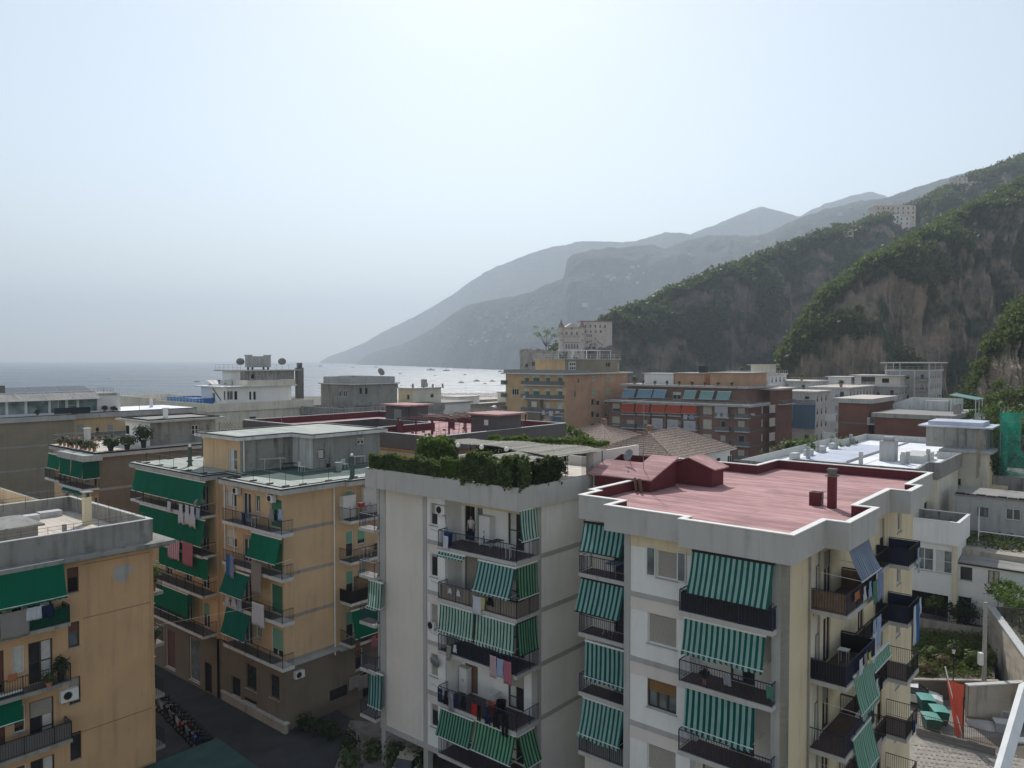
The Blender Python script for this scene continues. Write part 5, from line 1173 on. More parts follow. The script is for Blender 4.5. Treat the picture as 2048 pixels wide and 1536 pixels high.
foot_rail(CB, [(.4, 12.0), (.4, 14.6), (.4, 17.2), (.4, 19.8), (.4, 22.4)], T0 + .01, 'thin rail along the roof above the big green awning'); foot_rail(CB, [(3.2, 23.6), (3.6, 20.5), (3.8, 17.6)], T0 + .01, 'short rail at the back of the roof above the big green awning')
for px, py, z, h, lb in ((380, 932, T0, 1.65, 'dark green flue with globe on the left roof'), (408, 912, T0, 1.65, 'second dark green flue behind it on the left roof'), (704, 956, T0, 1.7, 'dark green flue with globe on the penthouse terrace')):
    a, b = CB.loc(px, py, z); w = CB.w(a, b); fl = empty('roof_flue', (w[0], w[1], z), 0, lb, 'flue', 'dark flues on the beige block'); MB().lathe([(.26, 0), (.18, .15), (.18, h), (.2, h + .02), (.2, h + .06)], (0, 0, 0), 12).build('pipe', 'roof_green_dark', fl)
    MB().lathe([(.13 * math.sin(math.pi * k / 8) + .002, h + .18 - .13 * math.cos(math.pi * k / 8)) for k in range(9)], (0, 0, 0), 12).build('globe', 'globe', fl, smooth=True)
def tp(px, py, z=T0): a, b = CB.loc(px, py, z); w = CB.w(a, b); return (w[0], w[1], z + .012)
chair(tp(603, 943), 2.4, 'white plastic chair stacked against the white penthouse wall'); chair(tp(690, 938), 1.0, 'white garden chair beside the flue on the terrace'); chair(tp(695, 928), .6, 'white garden chair behind the flue on the terrace')
table(tp(716, 928), CB.rz, 'white garden table against the stained penthouse wall', 1.3, .7); bucket(tp(678, 942), .32, .75, 'plastic_white', 'cream barrel on the penthouse terrace', 'barrel')
drying_rack(tp(545, 940), .4, 'bent white drying rack on the penthouse terrace', 2.2, .6, 1.0); table(tp(580, 938), .9, 'low dark blue table on the penthouse terrace', 1.2, .7, .5, 'plastic_black')
o = empty('crate', tp(655, 934), CB.rz, 'small dark crate by the terrace wall', 'crate'); MB().box(-.2, .2, -.15, .15, 0, .04).box(-.2, -.18, -.15, .15, .04, .3).box(.18, .2, -.15, .15, .04, .3).box(-.18, .18, -.15, -.13, .04, .3).box(-.18, .18, .13, .15, .04, .3).build('sides', 'plastic_black', o)
for i, (x, y) in enumerate(((528, 932), (545, 925))):
    q = tp(x, y); o = MB().tube((0, 0, 0), (.25, .45, 1.5), .015, 5).build('pole', 'metal_white', None, q); tag(o, ['thin white pole leaning on the stained terrace wall', 'second thin white pole leaning on the stained terrace wall'][i], 'pole')
# ------------------------------------------------------------------ the yellow block at the edge
LB = Block('apartment_block', 'yellow block with walled tiled roof and peeling patch', 305, 1037, 18.6, 'apartment block')
e = LB.e; lu = LB.U(0)
OL = [(-13, 0), (0, 0), (0, 12.8), (-13, 12.8)]
ring(LB, OL, 0, .2, 17.2, 18.55, 'parapet', 'concrete_stained', inner='concrete'); ring(LB, OL, -.03, .23, 18.552, 18.6, 'coping', 'coping_grey')
slab_roof(LB, offset_poly(OL, .19), 16.9, 17.55, 'roof', 'concrete', 'roof_cream')
mb = MB(); mb.prism([(-13, -.9), (1.05, -.9), (1.05, 12.8), (-13, 12.8)], 17.0, 17.22); mb.prism([(-13, -.6), (.8, -.6), (.8, 12.8), (-13, 12.8)], 16.85, 16.998); mb.build('cornice', 'concrete_stained', e)
FLL = [13.6, 10.22, 6.85, 3.45]
for k, (y0, y1, s_, sm, gl) in enumerate(((1135, 1185, .42, 'shutter_maroon', 'dark_room'), (1244, 1294, .4, 'shutter_maroon', 'glass_light'), (1354, 1407, .92, 'shutter_grey', 'glass'), (1464, 1519, 0, 'shutter_grey', 'glass'))):
    lu.window(*lu.rect(127, 150, y0, y1), s_, 1, 'frame_brown', gl, sm)
for k, z in enumerate(FLL):
    lu.window(-7.1, -5.85, z + .03, z + 2.4, 0 if k != 2 else .4, 2, 'frame_brown', 'glass', 'shutter_grey', None, 'door', cur=1, cross=1)
    lu.window(-7.9, -7.3, z + .9, z + 2.4, 0 if k == 1 else .8, 1, 'frame_white', 'curtain' if k == 1 else 'glass', 'shutter_maroon')
    lu.window(-9.6, -8.3, z + .03, z + 2.4, .8, 2, 'frame_brown', 'glass', 'shutter_maroon', None, 'door')
mb = MB(); lu.wall(mb, -13, -.0, 3.0, 16.84); mb.build('wall', 'wall_yellow', e)
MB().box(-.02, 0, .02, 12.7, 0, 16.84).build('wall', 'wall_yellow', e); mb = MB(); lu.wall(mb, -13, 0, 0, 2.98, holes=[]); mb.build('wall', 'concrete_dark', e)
for z in (16.5, 13.3, 6.55, 3.05): mb = MB(); lu.box(mb, -4.2 if z > 10 else -5, -.15, z, z + .035, .002, .02); mb.build('string_course', 'wall_brown', e)
mb = MB(); lu.box(mb, -2.35, -1.55, 15.2, 16.0, .002, .012); lu.box(mb, -2.1, -1.7, 14.95, 15.2, .002, .012); lu.box(mb, -1.55, -1.3, 15.45, 15.9, .002, .012); lu.box(mb, -2.5, -2.35, 15.3, 15.6, .002, .012); mb.build('plaster_patch', 'wall_grey', e)
mb = MB(); mb.tube(lu.p(-.18, .07, 3.2), lu.p(-.18, .07, 16.6), .035, 6); [mb.tube(lu.p(-.18, .07, z), lu.p(.05, .07, z), .03, 6) for z in (13.2, 9.8, 6.5)]; mb.build('drain_pipe', 'wall_yellow', e)
for k, z in enumerate(FLL):
    lu.balcony(-10.8, -5.25, z, 1.05, 'concrete', 'metal_dark', panel='awn_green_dark' if k == 0 else ('concrete_dark' if k == 2 else None), ends=(1, 1), ph=.9, tile='floor_tile_grey')
    mb = MB(); mb.box(.003, 1.05, .9, 4.2, z - .22, z); o = mb.build('balcony', 'concrete', e)
    mb = MB(); [mb.box(1.0 - .01, 1.0 + .01, .95 + i * .13, .97 + i * .13, z, z + 1) for i in range(25)]; [mb.box(.02 + i * .13, .04 + i * .13, .94, .96, z, z + 1) for i in range(8)]; mb.box(.98, 1.02, .93, 4.2, z + 1, z + 1.03); mb.box(.01, .98, .93, .97, z + 1, z + 1.03); mb.build('railing', 'metal_dark', o)
lu.awn4((-60, 1153), (120, 1123), (-60, 1230), (127, 1190), .85, 'awn_green', val=.12, omax=.8); lu.awn4((-40, 1399), (31, 1384), (-40, 1462), (32, 1439), .85, 'awn_green', val=.1, omax=.8)
wash(lu, 1.2, 'washing on the yellow block', ((19, 1222, 1.4, 1.5, 'sheet', 'cl_taupe', 'large grey sheet on the yellow block balcony'), (54, 1214, .5, .75, 'towel', 'cl_white', 'white pillow case on the yellow block, left of a pair'), (69, 1211, .5, .75, 'towel', 'cl_white', 'white pillow case on the yellow block, right of a pair'), (87, 1209, .6, .7, 'towel', 'cl_navy', 'dark blue towel on the yellow block balcony'), (12, 1347, .45, .45, 'towel', 'cl_orange', 'orange cloth on the second balcony of the yellow block')))
ac_unit(lu, -5.1, .02, 8.75, 'air conditioner below the second balcony of the yellow block', .95, .7, .3)
pot_plant(lu.world(-5.7, .75, FLL[1] + .015), .5, 1.5, 'tall dark plant at the end of the second yellow-block balcony', 'leaf_dark', 'plastic_black', 500, .08, .2, seed=11); pot_plant(lu.world(-6.4, .95, FLL[1] + .015), .45, .8, 'spreading plant along the second yellow-block balcony rail', 'leaf_ivy', seed=12)
for i, (z, h, m_) in enumerate(((FLL[0], 1.9, 'leaf_bright'), (FLL[1], 1.0, 'leaf_dark'))):
    w = LB.w(.55, 1.3); pot_plant((w[0], w[1], z + .01), .5, h, ['sunlit leafy shrub on the end balcony of the yellow block', 'dark plant on the lower end balcony of the yellow block'][i], m_, n=500, size=.09, seed=20 + i)
mb = MB(); mb.box(-1.55, -1.1, 6.4, 6.85, 17.55, 19.4); c = mb.build('chimney', 'wall_cream', e); MB().box(-1.65, -1.0, 6.3, 6.95, 19.7, 19.76).box(-1.52, -1.45, 6.42, 6.83, 19.4, 19.7).box(-1.2, -1.13, 6.42, 6.83, 19.4, 19.7).box(-1.45, -1.2, 6.76, 6.83, 19.4, 19.7).build('chimney_cap', 'concrete', c)
mb = MB().box(-13, -4.9, 4.8, 8.6, 17.55, 18.3); o = mb.build('roof_box', 'concrete', e); MB().box(-13, -4.6, 4.5, 8.9, 18.3, 18.42).build('lid', 'concrete_stained', o)
for i, (a, b, s_) in enumerate(((-3.4, 10.8, .5), (-2.0, 11.3, .7))): MB().box(a - s_, a + s_, b - .4, b + .4, 17.55, 17.95).build('vent_box', 'coping_grey', e)
mb = MB()
for a, b, c, d in ((-10, .35, -.35, .35), (-.35, .35, -.35, 12.5), (-.35, 12.5, -10, 12.5)):
    n = 7
    for i in range(n + 1): x, y = a + (c - a) * i / n, b + (d - b) * i / n; mb.tube((x, y, 18.1), (x, y, 18.95), .014, 4)
    mb.tube((a, b, 18.95), (c, d, 18.95), .012, 4); mb.tube((a, b, 18.75), (c, d, 18.75), .008, 4)
mb.build('roof_rail', 'metal_rust', e); MB().box(-5.0, -4.8, .5, .7, 17.55, 18.95).build('post', 'concrete', e)
ring(LB, [(-14, 13.2), (-1.9, 13.2), (-1.9, 24), (-14, 24)], 0, .2, 17.2, 18.5, 'parapet', 'concrete', inner='wall_cream'); MB().box(-13.8, -2.1, 13.4, 23.8, 0, 17.5).build('wall', 'wall_yellow', e)
q = LB.w(-7.3, 12.0); garment(lu, -7.4, -11.5, 20.2, 1.7, 1.5, 'sheet', 'cl_white', 'white sheet drying on the roof of the yellow block', 'roof washing'); q = LB.w(-6.3, 9.0); dish((q[0], q[1], 18.4), .5, R_(190), R_(20), 'pale satellite dish on the roof of the yellow block', 'metal_grey', .5)
q = LB.w(-5.6, 10.5); antenna((q[0], q[1], 17.55), 7.2, .3, 'tall leaning antenna mast on the roof of the yellow block', 6, 1.0)
# ------------------------------------------------------------------ the blocks behind
def finish(blk, fv, fu, a0, a1, b0, b1, z0, z1, mv, mu, back=True):
    mb = MB(); fv.wall(mb, b0, b1, z0, z1); mb.build('wall', mv, blk.e); mb = MB(); fu.wall(mb, a0, a1, z0, z1); mb.build('wall', mu, blk.e)
    if back: MB().box(a1 - .03, a1, b0 + .01, b1, z0, z1).box(a0 + .01, a1 - .03, b1 - .03, b1, z0, z1).build('wall', mu, blk.e)
def hut(blk, a0, a1, b0, b1, z0, z1, wall, roof, over=.35, th=.18, name='stair_hut'):
    o = MB().box(a0, a1, b0, b1, z0, z1).build(name, wall, blk.e); MB().box(a0 - over, a1 + over, b0 - over, b1 + over, z1 + .002, z1 + th).build('hut_roof', roof, o); return o
def rail_px(blk, pts, z, h=1., mat='metal_grey', n=6, name='roof_rail'):
    mb = MB()
    for p, q in zip(pts, pts[1:]):
        for i in range(n + 1): x, y = p[0] + (q[0] - p[0]) * i / n, p[1] + (q[1] - p[1]) * i / n; mb.tube((x, y, z), (x, y, z + h), .025, 4)
        mb.tube((*p, z + h), (*q, z + h), .02, 4); mb.tube((*p, z + h * .5), (*q, z + h * .5), .015, 4)
    return mb.build(name, mat, blk.e)
def wins(f, cols, rows, **kw):
    for x0, x1 in cols:
        for y0, y1 in rows: f.window(*f.rect(x0, x1, y0, y1), **kw)
# --- dark-walled block with two red roofs
JB = Block('apartment_block', 'dark-parapeted block with sunken red roofs and two stair huts', 872, 873, 21.0, 'apartment block'); e = JB.e
OJ = [(0, 0), (22, 0), (22, 34.5), (-.5, 34.5), (-.5, 23), (12, 23), (12, 12.9), (0, 12.9)]
ring(JB, OJ, 0, .22, 19.4, 20.95, 'parapet', 'wall_dark', inner='roof_red_dark'); ring(JB, OJ, -.03, .26, 20.952, 21.0, 'coping', 'coping_grey'); slab_roof(JB, offset_poly(OJ, .215), 19.3, 20.15, 'roof', 'wall_dark', 'roof_red')
jv, ju, jw = JB.V(.8), JB.U(.8), JB.V(.3)
jv.window(*jv.rect(741, 749, 884, 897), 0, 2, 'frame_dark', 'glass'); jv.window(8.0, 9.2, 16.8, 18.2, .5, 2, 'frame_white', 'glass', 'shutter_cream'); jv.window(4.0, 5.2, 16.8, 18.2, .5, 2, 'frame_white', 'glass', 'shutter_cream')
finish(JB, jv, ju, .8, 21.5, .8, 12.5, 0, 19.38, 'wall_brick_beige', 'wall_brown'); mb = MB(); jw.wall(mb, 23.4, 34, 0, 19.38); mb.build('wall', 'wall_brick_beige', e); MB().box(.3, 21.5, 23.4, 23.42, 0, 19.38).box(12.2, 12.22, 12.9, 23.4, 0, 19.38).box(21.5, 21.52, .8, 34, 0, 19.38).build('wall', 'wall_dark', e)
mb = MB(); jv.box(mb, .8, 12.5, 18.7, 18.95, .002, .2); mb.build('string_course', 'slab_grey', e)
h1 = hut(JB, 12.3, 15.6, 17.4, 21.8, 20.15, 22.75, 'wall_dark', 'roof_red', .5); MB().box(12.27, 12.29, 18.8, 20.2, 20.4, 22.3).build('door', 'metal_grey', h1); MB().tube((12.2, 17.3, 20.2), (12.2, 17.3, 22.7), .05, 6).build('drain_pipe', 'metal_dark', h1)
h2 = hut(JB, 9.6, 13.7, .3, 4.2, 19.0, 22.5, 'wall_dark', 'roof_red', .45); MB().box(9.57, 9.59, 1.6, 2.2, 21.4, 22.0).build('window', 'frame_white', h2)
ju.awn4((1020, 873), (1076, 868), (1018, 885), (1080, 880), .3, 'awn_cyan', val=0)
for i in range(7):
    for j in range(2): MB().box(2.5 + i * 2.6, 2.62 + i * 2.6, 3.2 + j * 5.2, 3.32 + j * 5.2, 20.15, 22.2).build('pergola_post', 'paint_maroon', e)
mb = MB()
for j in range(2): mb.box(2.4, 18.3, 3.22 + j * 5.2, 3.3 + j * 5.2, 22.2, 22.28)
for i in range(14): mb.box(2.5 + i * 1.2, 2.56 + i * 1.2, 3.0, 8.8, 22.28, 22.34)
mb.build('pergola_beam', 'paint_maroon', e)
mb = MB()
for i in range(34): mb.bar((4.2 + i * .28, 3 + .4 * math.sin(i), 22.36 + .25 * math.sin(i * .7)), (5.2 + i * .26, 7.6 + .6 * math.cos(i * 2), 22.45 + .2 * math.cos(i)), .03)
mb.build('reed_mat', 'cane', e)
for a, b, h in ((6, 12.1, 1.3), (15, 12.6, 1.3), (18, 11, 1.3), (13.5, 22.6, 1.0), (12.6, 16.6, 1.2)): MB().box(a - .3, a + .3, b - .3, b + .3, 20.15, 20.15 + h).box(a - .2, a + .2, b - .2, b + .2, 20.15 + h, 20.35 + h).build('chimney', 'paint_maroon', e)
for i in range(18): MB().box(3.2 + (i % 9) * 1.7, 3.45 + (i % 9) * 1.7, 1.4 + (i // 9) * 9.2, 1.6 + (i // 9) * 9.2, 20.15, 20.32).build('vent', 'paint_maroon', e)
rail_px(JB, [(1.2, 1.2), (9, 1.2)], 20.15, 1.2, 'paint_maroon', 12); rail_px(JB, [(1.2, 8.8), (17, 8.8)], 20.15, 1.2, 'paint_maroon', 14)
w = JB.w(1.5, 29); MB(); o = tag(MB().path([(0, 0, 0), (0, 0, 1.2), (.15, 0, 1.45), (.4, 0, 1.5)], .03, 6).build('vent_pipe', 'metal_grey', None, (w[0], w[1], 20.15)), 'bent grey vent pipe on the left red roof of the dark block', 'pipe')
w = JB.w(20, 16.5); dish((w[0], w[1], 20.3), .55, R_(170), R_(20), 'satellite dish on the far red roof of the dark block', 'metal_grey', .9); w = JB.w(21, 6); antenna((w[0], w[1], 20.2), 4.5, .3, 'tall aerial behind the dark block pergola', 8, 1.4)
o = tag(MB().lathe([(.35, 0), (.35, 2.6)], (0, 0, 0), 12).build('water_tank', 'metal_grey'), 'grey rolled tank lying on the pergola of the dark block', 'tank'); w = JB.w(14.6, 5.5); o.location = (w[0], w[1], 22.75); o.rotation_euler = (0, R_(90), GRID + .6)
# --- block with the white penthouse and terrace of planters
EB = Block('apartment_block', 'tan block with white flat-roofed penthouse and planter terrace', 169, 909, 19.25, 'apartment block'); e = EB.e
slab_roof(EB, [(1.2, .4), (17, .4), (17, 12.75), (1.2, 12.75)], 18.75, 19.25, 'roof', 'slab_grey', 'roof_cream'); slab_roof(EB, [(-.1, 0), (1.7, 0), (1.7, 6.8), (-.1, 6.8)], 18.5, 19.1, 'canopy', 'slab_grey', 'roof_green'); ring(EB, [(1.2, .4), (17, .4), (17, 12.75), (1.2, 12.75)], -.05, .05, 19.12, 19.27, 'gutter', 'black_trim')
ev, eu = EB.V(1.6), EB.U(.9); FE = [15.7, 12.35, 9.0]
for z in FE:
    ev.window(3.2, 4.2, z + .03, z + 2.2, .3, 2, 'frame_white', 'glass', 'shutter_mint', None, 'door'); ev.window(.95 + .3, 1.9, z + .03, z + 2.2, 0, 1, 'frame_dark', 'glass', 'shutter_mint', None, 'door'); ev.window(8.5, 9.6, z + .9, z + 2.2, .3, 2, 'frame_white', 'glass', 'shutter_mint')
    ev.balcony(.6, 6.8, z, 1.6, 'slab_white', 'metal_dark', tile='floor_tile_grey'); ev.balcony(8, 12.4, z, 1.0, 'slab_white', 'metal_dark')
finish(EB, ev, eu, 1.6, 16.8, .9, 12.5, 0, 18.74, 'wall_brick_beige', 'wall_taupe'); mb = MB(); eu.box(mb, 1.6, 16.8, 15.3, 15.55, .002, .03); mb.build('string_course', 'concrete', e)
ev.awning(.75, 3.6, 18.45, 1.5, 16.75, 1.62, 'awn_green', val=0); ev.awning(3.8, 6.6, 18.45, 1.5, 16.75, 1.62, 'awn_green', val=0); EB.U(.6).awning(0, 1.6, 18.45, .05, 16.7, .12, 'awn_green_dark', val=0, arms=False); ev.awning(1.2, 6.4, 15.35, 1.3, 15.05, 1.6, 'awn_teal', val=.1); ev.awning(8.2, 11.5, 18.4, .9, 16.9, 1.1, 'awn_green', val=0)
ps = EB.V(7.7); pu = EB.U(2.6); ZE = 21.8
ps.window(*ps.rect(249, 257, 851, 868), 0, 1, 'frame_dark', 'dark_room', name='door', sill=None); pu.window(*pu.rect(382, 396, 850, 869), 0, 2, 'frame_white', 'dark_room', cross=1)
finish(EB, ps, pu, 7.7, 15.3, 2.6, 8.6, 19.25, ZE, 'wall_white', 'concrete_stained'); ro = slab_roof(EB, [(6.9, 1.8), (16.2, 1.8), (16.2, 9.4), (6.9, 9.4)], ZE, ZE + .22, 'penthouse_roof', 'slab_grey', 'roof_grey'); ring(EB, [(7.4, 2.3), (15.7, 2.3), (15.7, 8.9), (7.4, 8.9)], 0, .15, ZE + .22, ZE + .36, 'roof_lap', 'black_trim', ro)
MB().box(10.5, 10.9, 5, 5.4, ZE + .22, ZE + 1.3).box(10.4, 11, 4.9, 5.5, ZE + 1.3, ZE + 1.38).build('chimney', 'wall_white', e); MB().box(2.3, 2.8, 5.6, 6.1, 19.25, 21.3).box(2.2, 2.9, 5.5, 6.2, 21.3, 21.38).build('chimney', 'slab_white', e)
w = EB.w(7.9, 5.5); antenna((w[0], w[1], ZE + .3), 2.3, .9, 'aerial on the white flat-roofed penthouse', 5, .7)
k = 0
for i in range(9):
    w = EB.w(1.7, 2.0 + i * 1.1); pot_plant((w[0], w[1], 19.25), .5, 1.0 + .25 * math.sin(i * 2.1), 'reddish pot plant in the front row of the planter terrace', ['leaf_dry', 'leaf_dark'][i % 2], n=160, size=.12, pr=.17, seed=30 + i, group='front row of terrace planters')
for i in range(7):
    w = EB.w(6.6, 10 + i * -.05 + .1) if False else EB.w(3.2 + i * .75, 11.9); pot_plant((w[0], w[1], 19.25), .35, .75, 'red-potted plant along the back rail of the planter terrace', 'leaf_dry', n=80, size=.1, seed=50 + i, group='back row of terrace planters')
for i, (a, b, r, h) in enumerate(((3.0, 1.2, .9, 1.4), (4.6, 1.1, 1.2, 1.6), (6.4, 1.3, 1.1, 2.6))): w = EB.w(a, b); pot_plant((w[0], w[1], 19.25), r, h, ['low dark bush in front of the white penthouse, nearest the edge', 'wide dark bush in front of the white penthouse', 'tall pointed dark bush against the white penthouse wall'][i], 'leaf_dark', 'plastic_black', 700, .15, .3, seed=60 + i)
rail_px(EB, [(1.5, 1), (1.5, 12.4), (9, 12.4)], 19.25, 1.1, 'metal_grey', 7)
for i in range(2):   # lattice screens beside the penthouse
    mb = MB(); L0 = 16.0 + i * 3.2; n = 8
    for j in range(-n, n + 1):
        for sgn in (1, -1):
            p0, p1 = (j * .4, 0.), (j * .4 + sgn * 1.9, 1.9)
            x0, x1 = p0[0], p1[0]
            if max(x0, x1) < 0 or min(x0, x1) > 3: continue
            t0 = max(0, min((0 - x0) / (x1 - x0), (3 - x0) / (x1 - x0))); t1 = min(1, max((0 - x0) / (x1 - x0), (3 - x0) / (x1 - x0)))
            if t1 > t0: mb.bar((L0 + x0 + (x1 - x0) * t0, 3.0, 19.3 + 1.9 * t0), (L0 + x0 + (x1 - x0) * t1, 3.0, 19.3 + 1.9 * t1), .03)
    mb.tube((L0, 3, 19.25), (L0, 3, 21.3), .04, 5); mb.tube((L0 + 3, 3, 19.25), (L0 + 3, 3, 21.3), .04, 5); mb.build('lattice_screen', ['wood', 'metal_dark'][i], e)
slab_roof(EB, [(17, -1), (24, -1), (24, 10), (17, 10)], 18.6, 19.2, 'roof', 'slab_grey', 'roof_cream')
# --- long tan block with the glazed veranda
DB = Block('apartment_block', 'long tan block with glazed rooftop veranda and dark solar roof', 0, 836, 20.4, 'apartment block'); e = DB.e
slab_roof(DB, [(-12, 0), (10, 0), (10, 1.6), (30, 1.6), (30, 14), (-12, 14)], 19.6, 20.4, 'roof', 'slab_grey', 'roof_white'); du = DB.U(.5); dw = DB.U(2.2); MB().prism([(-12, -.04), (10.04, -.04), (10.04, 1.56), (30, 1.56), (30, 1.7), (9.9, 1.7), (9.9, .1), (-12, .1)], 20.36, 20.46).build('gutter', 'black_trim', e)
mb = MB(); du.wall(mb, -12, 9.8, 0, 19.58); mb.box(9.78, 9.8, .5, 2.2, 0, 19.58); mb.build('wall', 'wall_tan', e)
for x0, x1 in ((108, 120), (150, 168), (212, 226)): dw.window(*dw.rect(x0, x1, 848, 868), .95, 1, 'frame_white', 'glass', 'shutter_grey')
dw.window(*dw.rect(190, 196, 855, 872), 0, 1, 'frame_dark', 'dark_room', name='door', sill=None); dw.balcony(12, 29, 16.5, 1.2, 'slab_white', 'metal_dark', style='solid', panel='concrete_dark', h=.8)
mb = MB(); dw.wall(mb, 9.8, 29.5, 0, 19.58); mb.build('wall', 'wall_ochre', e); MB().box(29.4, 29.5, 2.2, 13.5, 0, 19.58).build('wall', 'wall_tan', e)
for z in (15.9, 12.5, 9.1): mb = MB(); du.box(mb, -12, 9.7, z, z + .25, .002, .03); mb.build('string_course', 'concrete', e)
vg = DB.U(3.4); ZV = 22.9
edges = [-8, -5.2, -2.6, .1, 1.9, 4.4, 7.6, 10.0, 11.6, 14.6]
for i in range(len(edges) - 1): vg.window(edges[i] + .12, edges[i + 1] - .12, 20.5, ZV - .25, 0, 1 if i % 3 else 2, 'frame_white', 'glass_veranda', sill=None, cross=1 if i == 7 else 0)
mb = MB(); vg.wall(mb, -8, 18.0, 20.4, ZV); mb.build('veranda_wall', 'frame_white', e); MB().box(17.95, 18, 3.45, 11, 20.4, ZV + .3).build('veranda_wall', 'wall_cream_pale', e)
mb = MB()
for i in range(7): x = -8 + i * 3.75; mb.bar((x, 2.2, ZV - .3), (x, 4.6, ZV + .75), .09)
mb.box(-8.2, 14.7, 2.15, 2.3, ZV - .4, ZV - .28).box(-8.2, 14.7, 4.5, 4.65, ZV + .7, ZV + .82); o = mb.build('veranda_frame', 'frame_white', e)
MB().add([(-8, 2.25, ZV - .3), (14.5, 2.25, ZV - .3), (14.5, 4.6, ZV + .74), (-8, 4.6, ZV + .74)], [(0, 1, 2, 3)]).build('veranda_roof', 'roof_grey', o)
MB().box(-12, 18, 4.7, 12, ZV, ZV + .35).build('roof_slab', 'concrete', e)
for i in range(6):
    y0, y1 = 6.2, 10.5; x = -11 + i * 4.4; MB().add([(x, y0, ZV + .5), (x + 4.2, y0, ZV + .5), (x + 4.2, y1, ZV + 1.45), (x, y1, ZV + 1.45), (x, y0, ZV + .44), (x + 4.2, y0, ZV + .44), (x + 4.2, y1, ZV + 1.39), (x, y1, ZV + 1.39)], [(0, 1, 2, 3), (7, 6, 5, 4), (0, 4, 5, 1), (1, 5, 6, 2), (2, 6, 7, 3), (3, 7, 4, 0)]).build('solar_panel', 'solar', e)
    MB().bar((x + .4, y1 - .3, ZV + .35), (x + .4, y1 - .3, ZV + 1.35), .05).bar((x + 3.8, y1 - .3, ZV + .35), (x + 3.8, y1 - .3, ZV + 1.35), .05).build('panel_leg', 'metal_grey', e)
MB().box(1.8, 2.5, 6, 6.7, ZV + .35, ZV + 1.9).build('chimney', 'concrete_dark', e); MB().box(7.5, 12.6, 1.4, 1.46, 20.45, 21.35).build('windbreak', 'solar', e); rail_px(DB, [(10, 5), (17.6, 5), (17.6, 11)], ZV + .35, .8, 'metal_grey', 5)
w = DB.w(.6, 7); antenna((w[0], w[1], ZV + .4), 3.4, .4, 'wide aerial above the solar roof of the long tan block', 7, 1.8)
for i, (a, b, r, h) in enumerate(((-1.2, 1.6, 1.0, 2.4), (5.2, 1.4, .4, .8), (15.2, 2.6, .5, .9), (16.6, 2.7, .5, .8))): w = DB.w(a, b); pot_plant((w[0], w[1], 20.42), r, h, ['palm-like plant in front of the glazed veranda', 'small plant on the veranda terrace edge', 'round shrub right of the veranda, first', 'round shrub right of the veranda, second'][i], 'leaf_dark', n=300, size=.14, seed=70 + i)
ac_unit(vg, 17.2, .3, 20.45, 'air conditioner standing right of the glazed veranda'); MB().box(20, 20.4, 9, 9.4, 20.4, 21.8).build('chimney', 'slab_white', e); MB().box(25, 25.4, 8, 8.4, 20.4, 21.9).build('chimney', 'slab_white', e)
# --- white hotel with stepped top floors and a blue pool terrace
FB = Block('hotel', 'white stepped building with blue rooftop pool and water tank', 420, 808, 20.3, 'hotel'); e = FB.e
fv, fu = FB.V(.4), FB.U(.4); ring(FB, [(0, 0), (23.3, 0), (23.3, 22), (0, 22)], 0, .25, 18.7, 20.3, 'parapet', 'wall_cream_pale'); slab_roof(FB, [(.2, .2), (23, .2), (23, 21.8), (.2, 21.8)], 18.6, 19.4, 'roof', 'slab_white', 'roof_cream')
fu.window(*fu.rect(498, 512, 823, 840), .6, 1, 'frame_white', 'glass', 'shutter_white'); fv.window(3, 5, 16, 18, .8, 1, 'frame_white', 'glass', 'shutter_white'); fv.window(8, 9.5, 16, 18, .8, 1, 'frame_white', 'glass', 'shutter_white'); finish(FB, fv, fu, .4, 23, .4, 21.8, 0, 18.65, 'wall_cream_pale', 'wall_cream_pale')
f2v, f2u = FB.V(5.2), FB.U(3.2); Z2 = 23.2
wins(f2u, ((468, 475), ), ((782, 800),), panes=1, frame='frame_white', glass='dark_room', sill=None, name='door'); wins(f2u, ((447, 466),), ((782, 800),), panes=3, frame='frame_white', glass='glass_light', sill=None, name='door'); wins(f2u, ((498, 503), (506, 512)), ((783, 800),), panes=1, frame='frame_white', glass='dark_room', sill=None, name='door'); f2v.window(7.5, 8.6, 20.2, 22, 0, 1, 'frame_white', 'glass_light')
finish(FB, f2v, f2u, 5.2, 20, 3.2, 13, 19.4, Z2, 'wall_white', 'wall_white'); slab_roof(FB, [(4.2, 2.4), (21, 2.4), (21, 14), (4.2, 14)], Z2, Z2 + .2, 'upper_roof', 'slab_white', 'roof_white'); MB().box(5.0, 5.25, 3.0, 3.9, 19.4, 23.6).build('chimney', 'wall_white', e); ring(FB, [(9.5, 2.6), (20.6, 2.6), (20.6, 12), (9.5, 12)], 0, .2, Z2 + .2, Z2 + 1.3, 'upper_parapet', 'wall_cream_pale')
for i, (a, b) in enumerate(((6.5, 12), (7.5, 9), (8.6, 8))): MB().box(a, a + .6, b, b + .6, Z2 + .2, Z2 + 1.3).build('chimney', 'slab_white', e)
for i in range(3): x = 5.6 + i * 1.1; MB().add([(x, 9.6, Z2 + .5), (x + 1, 9.6, Z2 + .5), (x + 1, 11.5, Z2 + 1.3), (x, 11.5, Z2 + 1.3)], [(0, 1, 2, 3)]).build('solar_panel', 'solar', e)
f3v, f3u = FB.V(11), FB.U(8); Z3 = 26.3
f3u.window(13.5, 14.3, 24.7, 25.6, 0, 1, 'frame_dark', 'dark_room'); finish(FB, f3v, f3u, 11, 24, 8, 15, Z2 + .2, Z3, 'wall_white', 'concrete_stained'); slab_roof(FB, [(9.6, 6.8), (25.2, 6.8), (25.2, 16), (9.6, 16)], Z3, Z3 + .25, 'top_roof', 'slab_grey', 'roof_grey'); rail_px(FB, [(9.8, 15.6), (9.8, 7), (25, 7)], Z3 + .25, 1.1, 'metal_grey', 5)
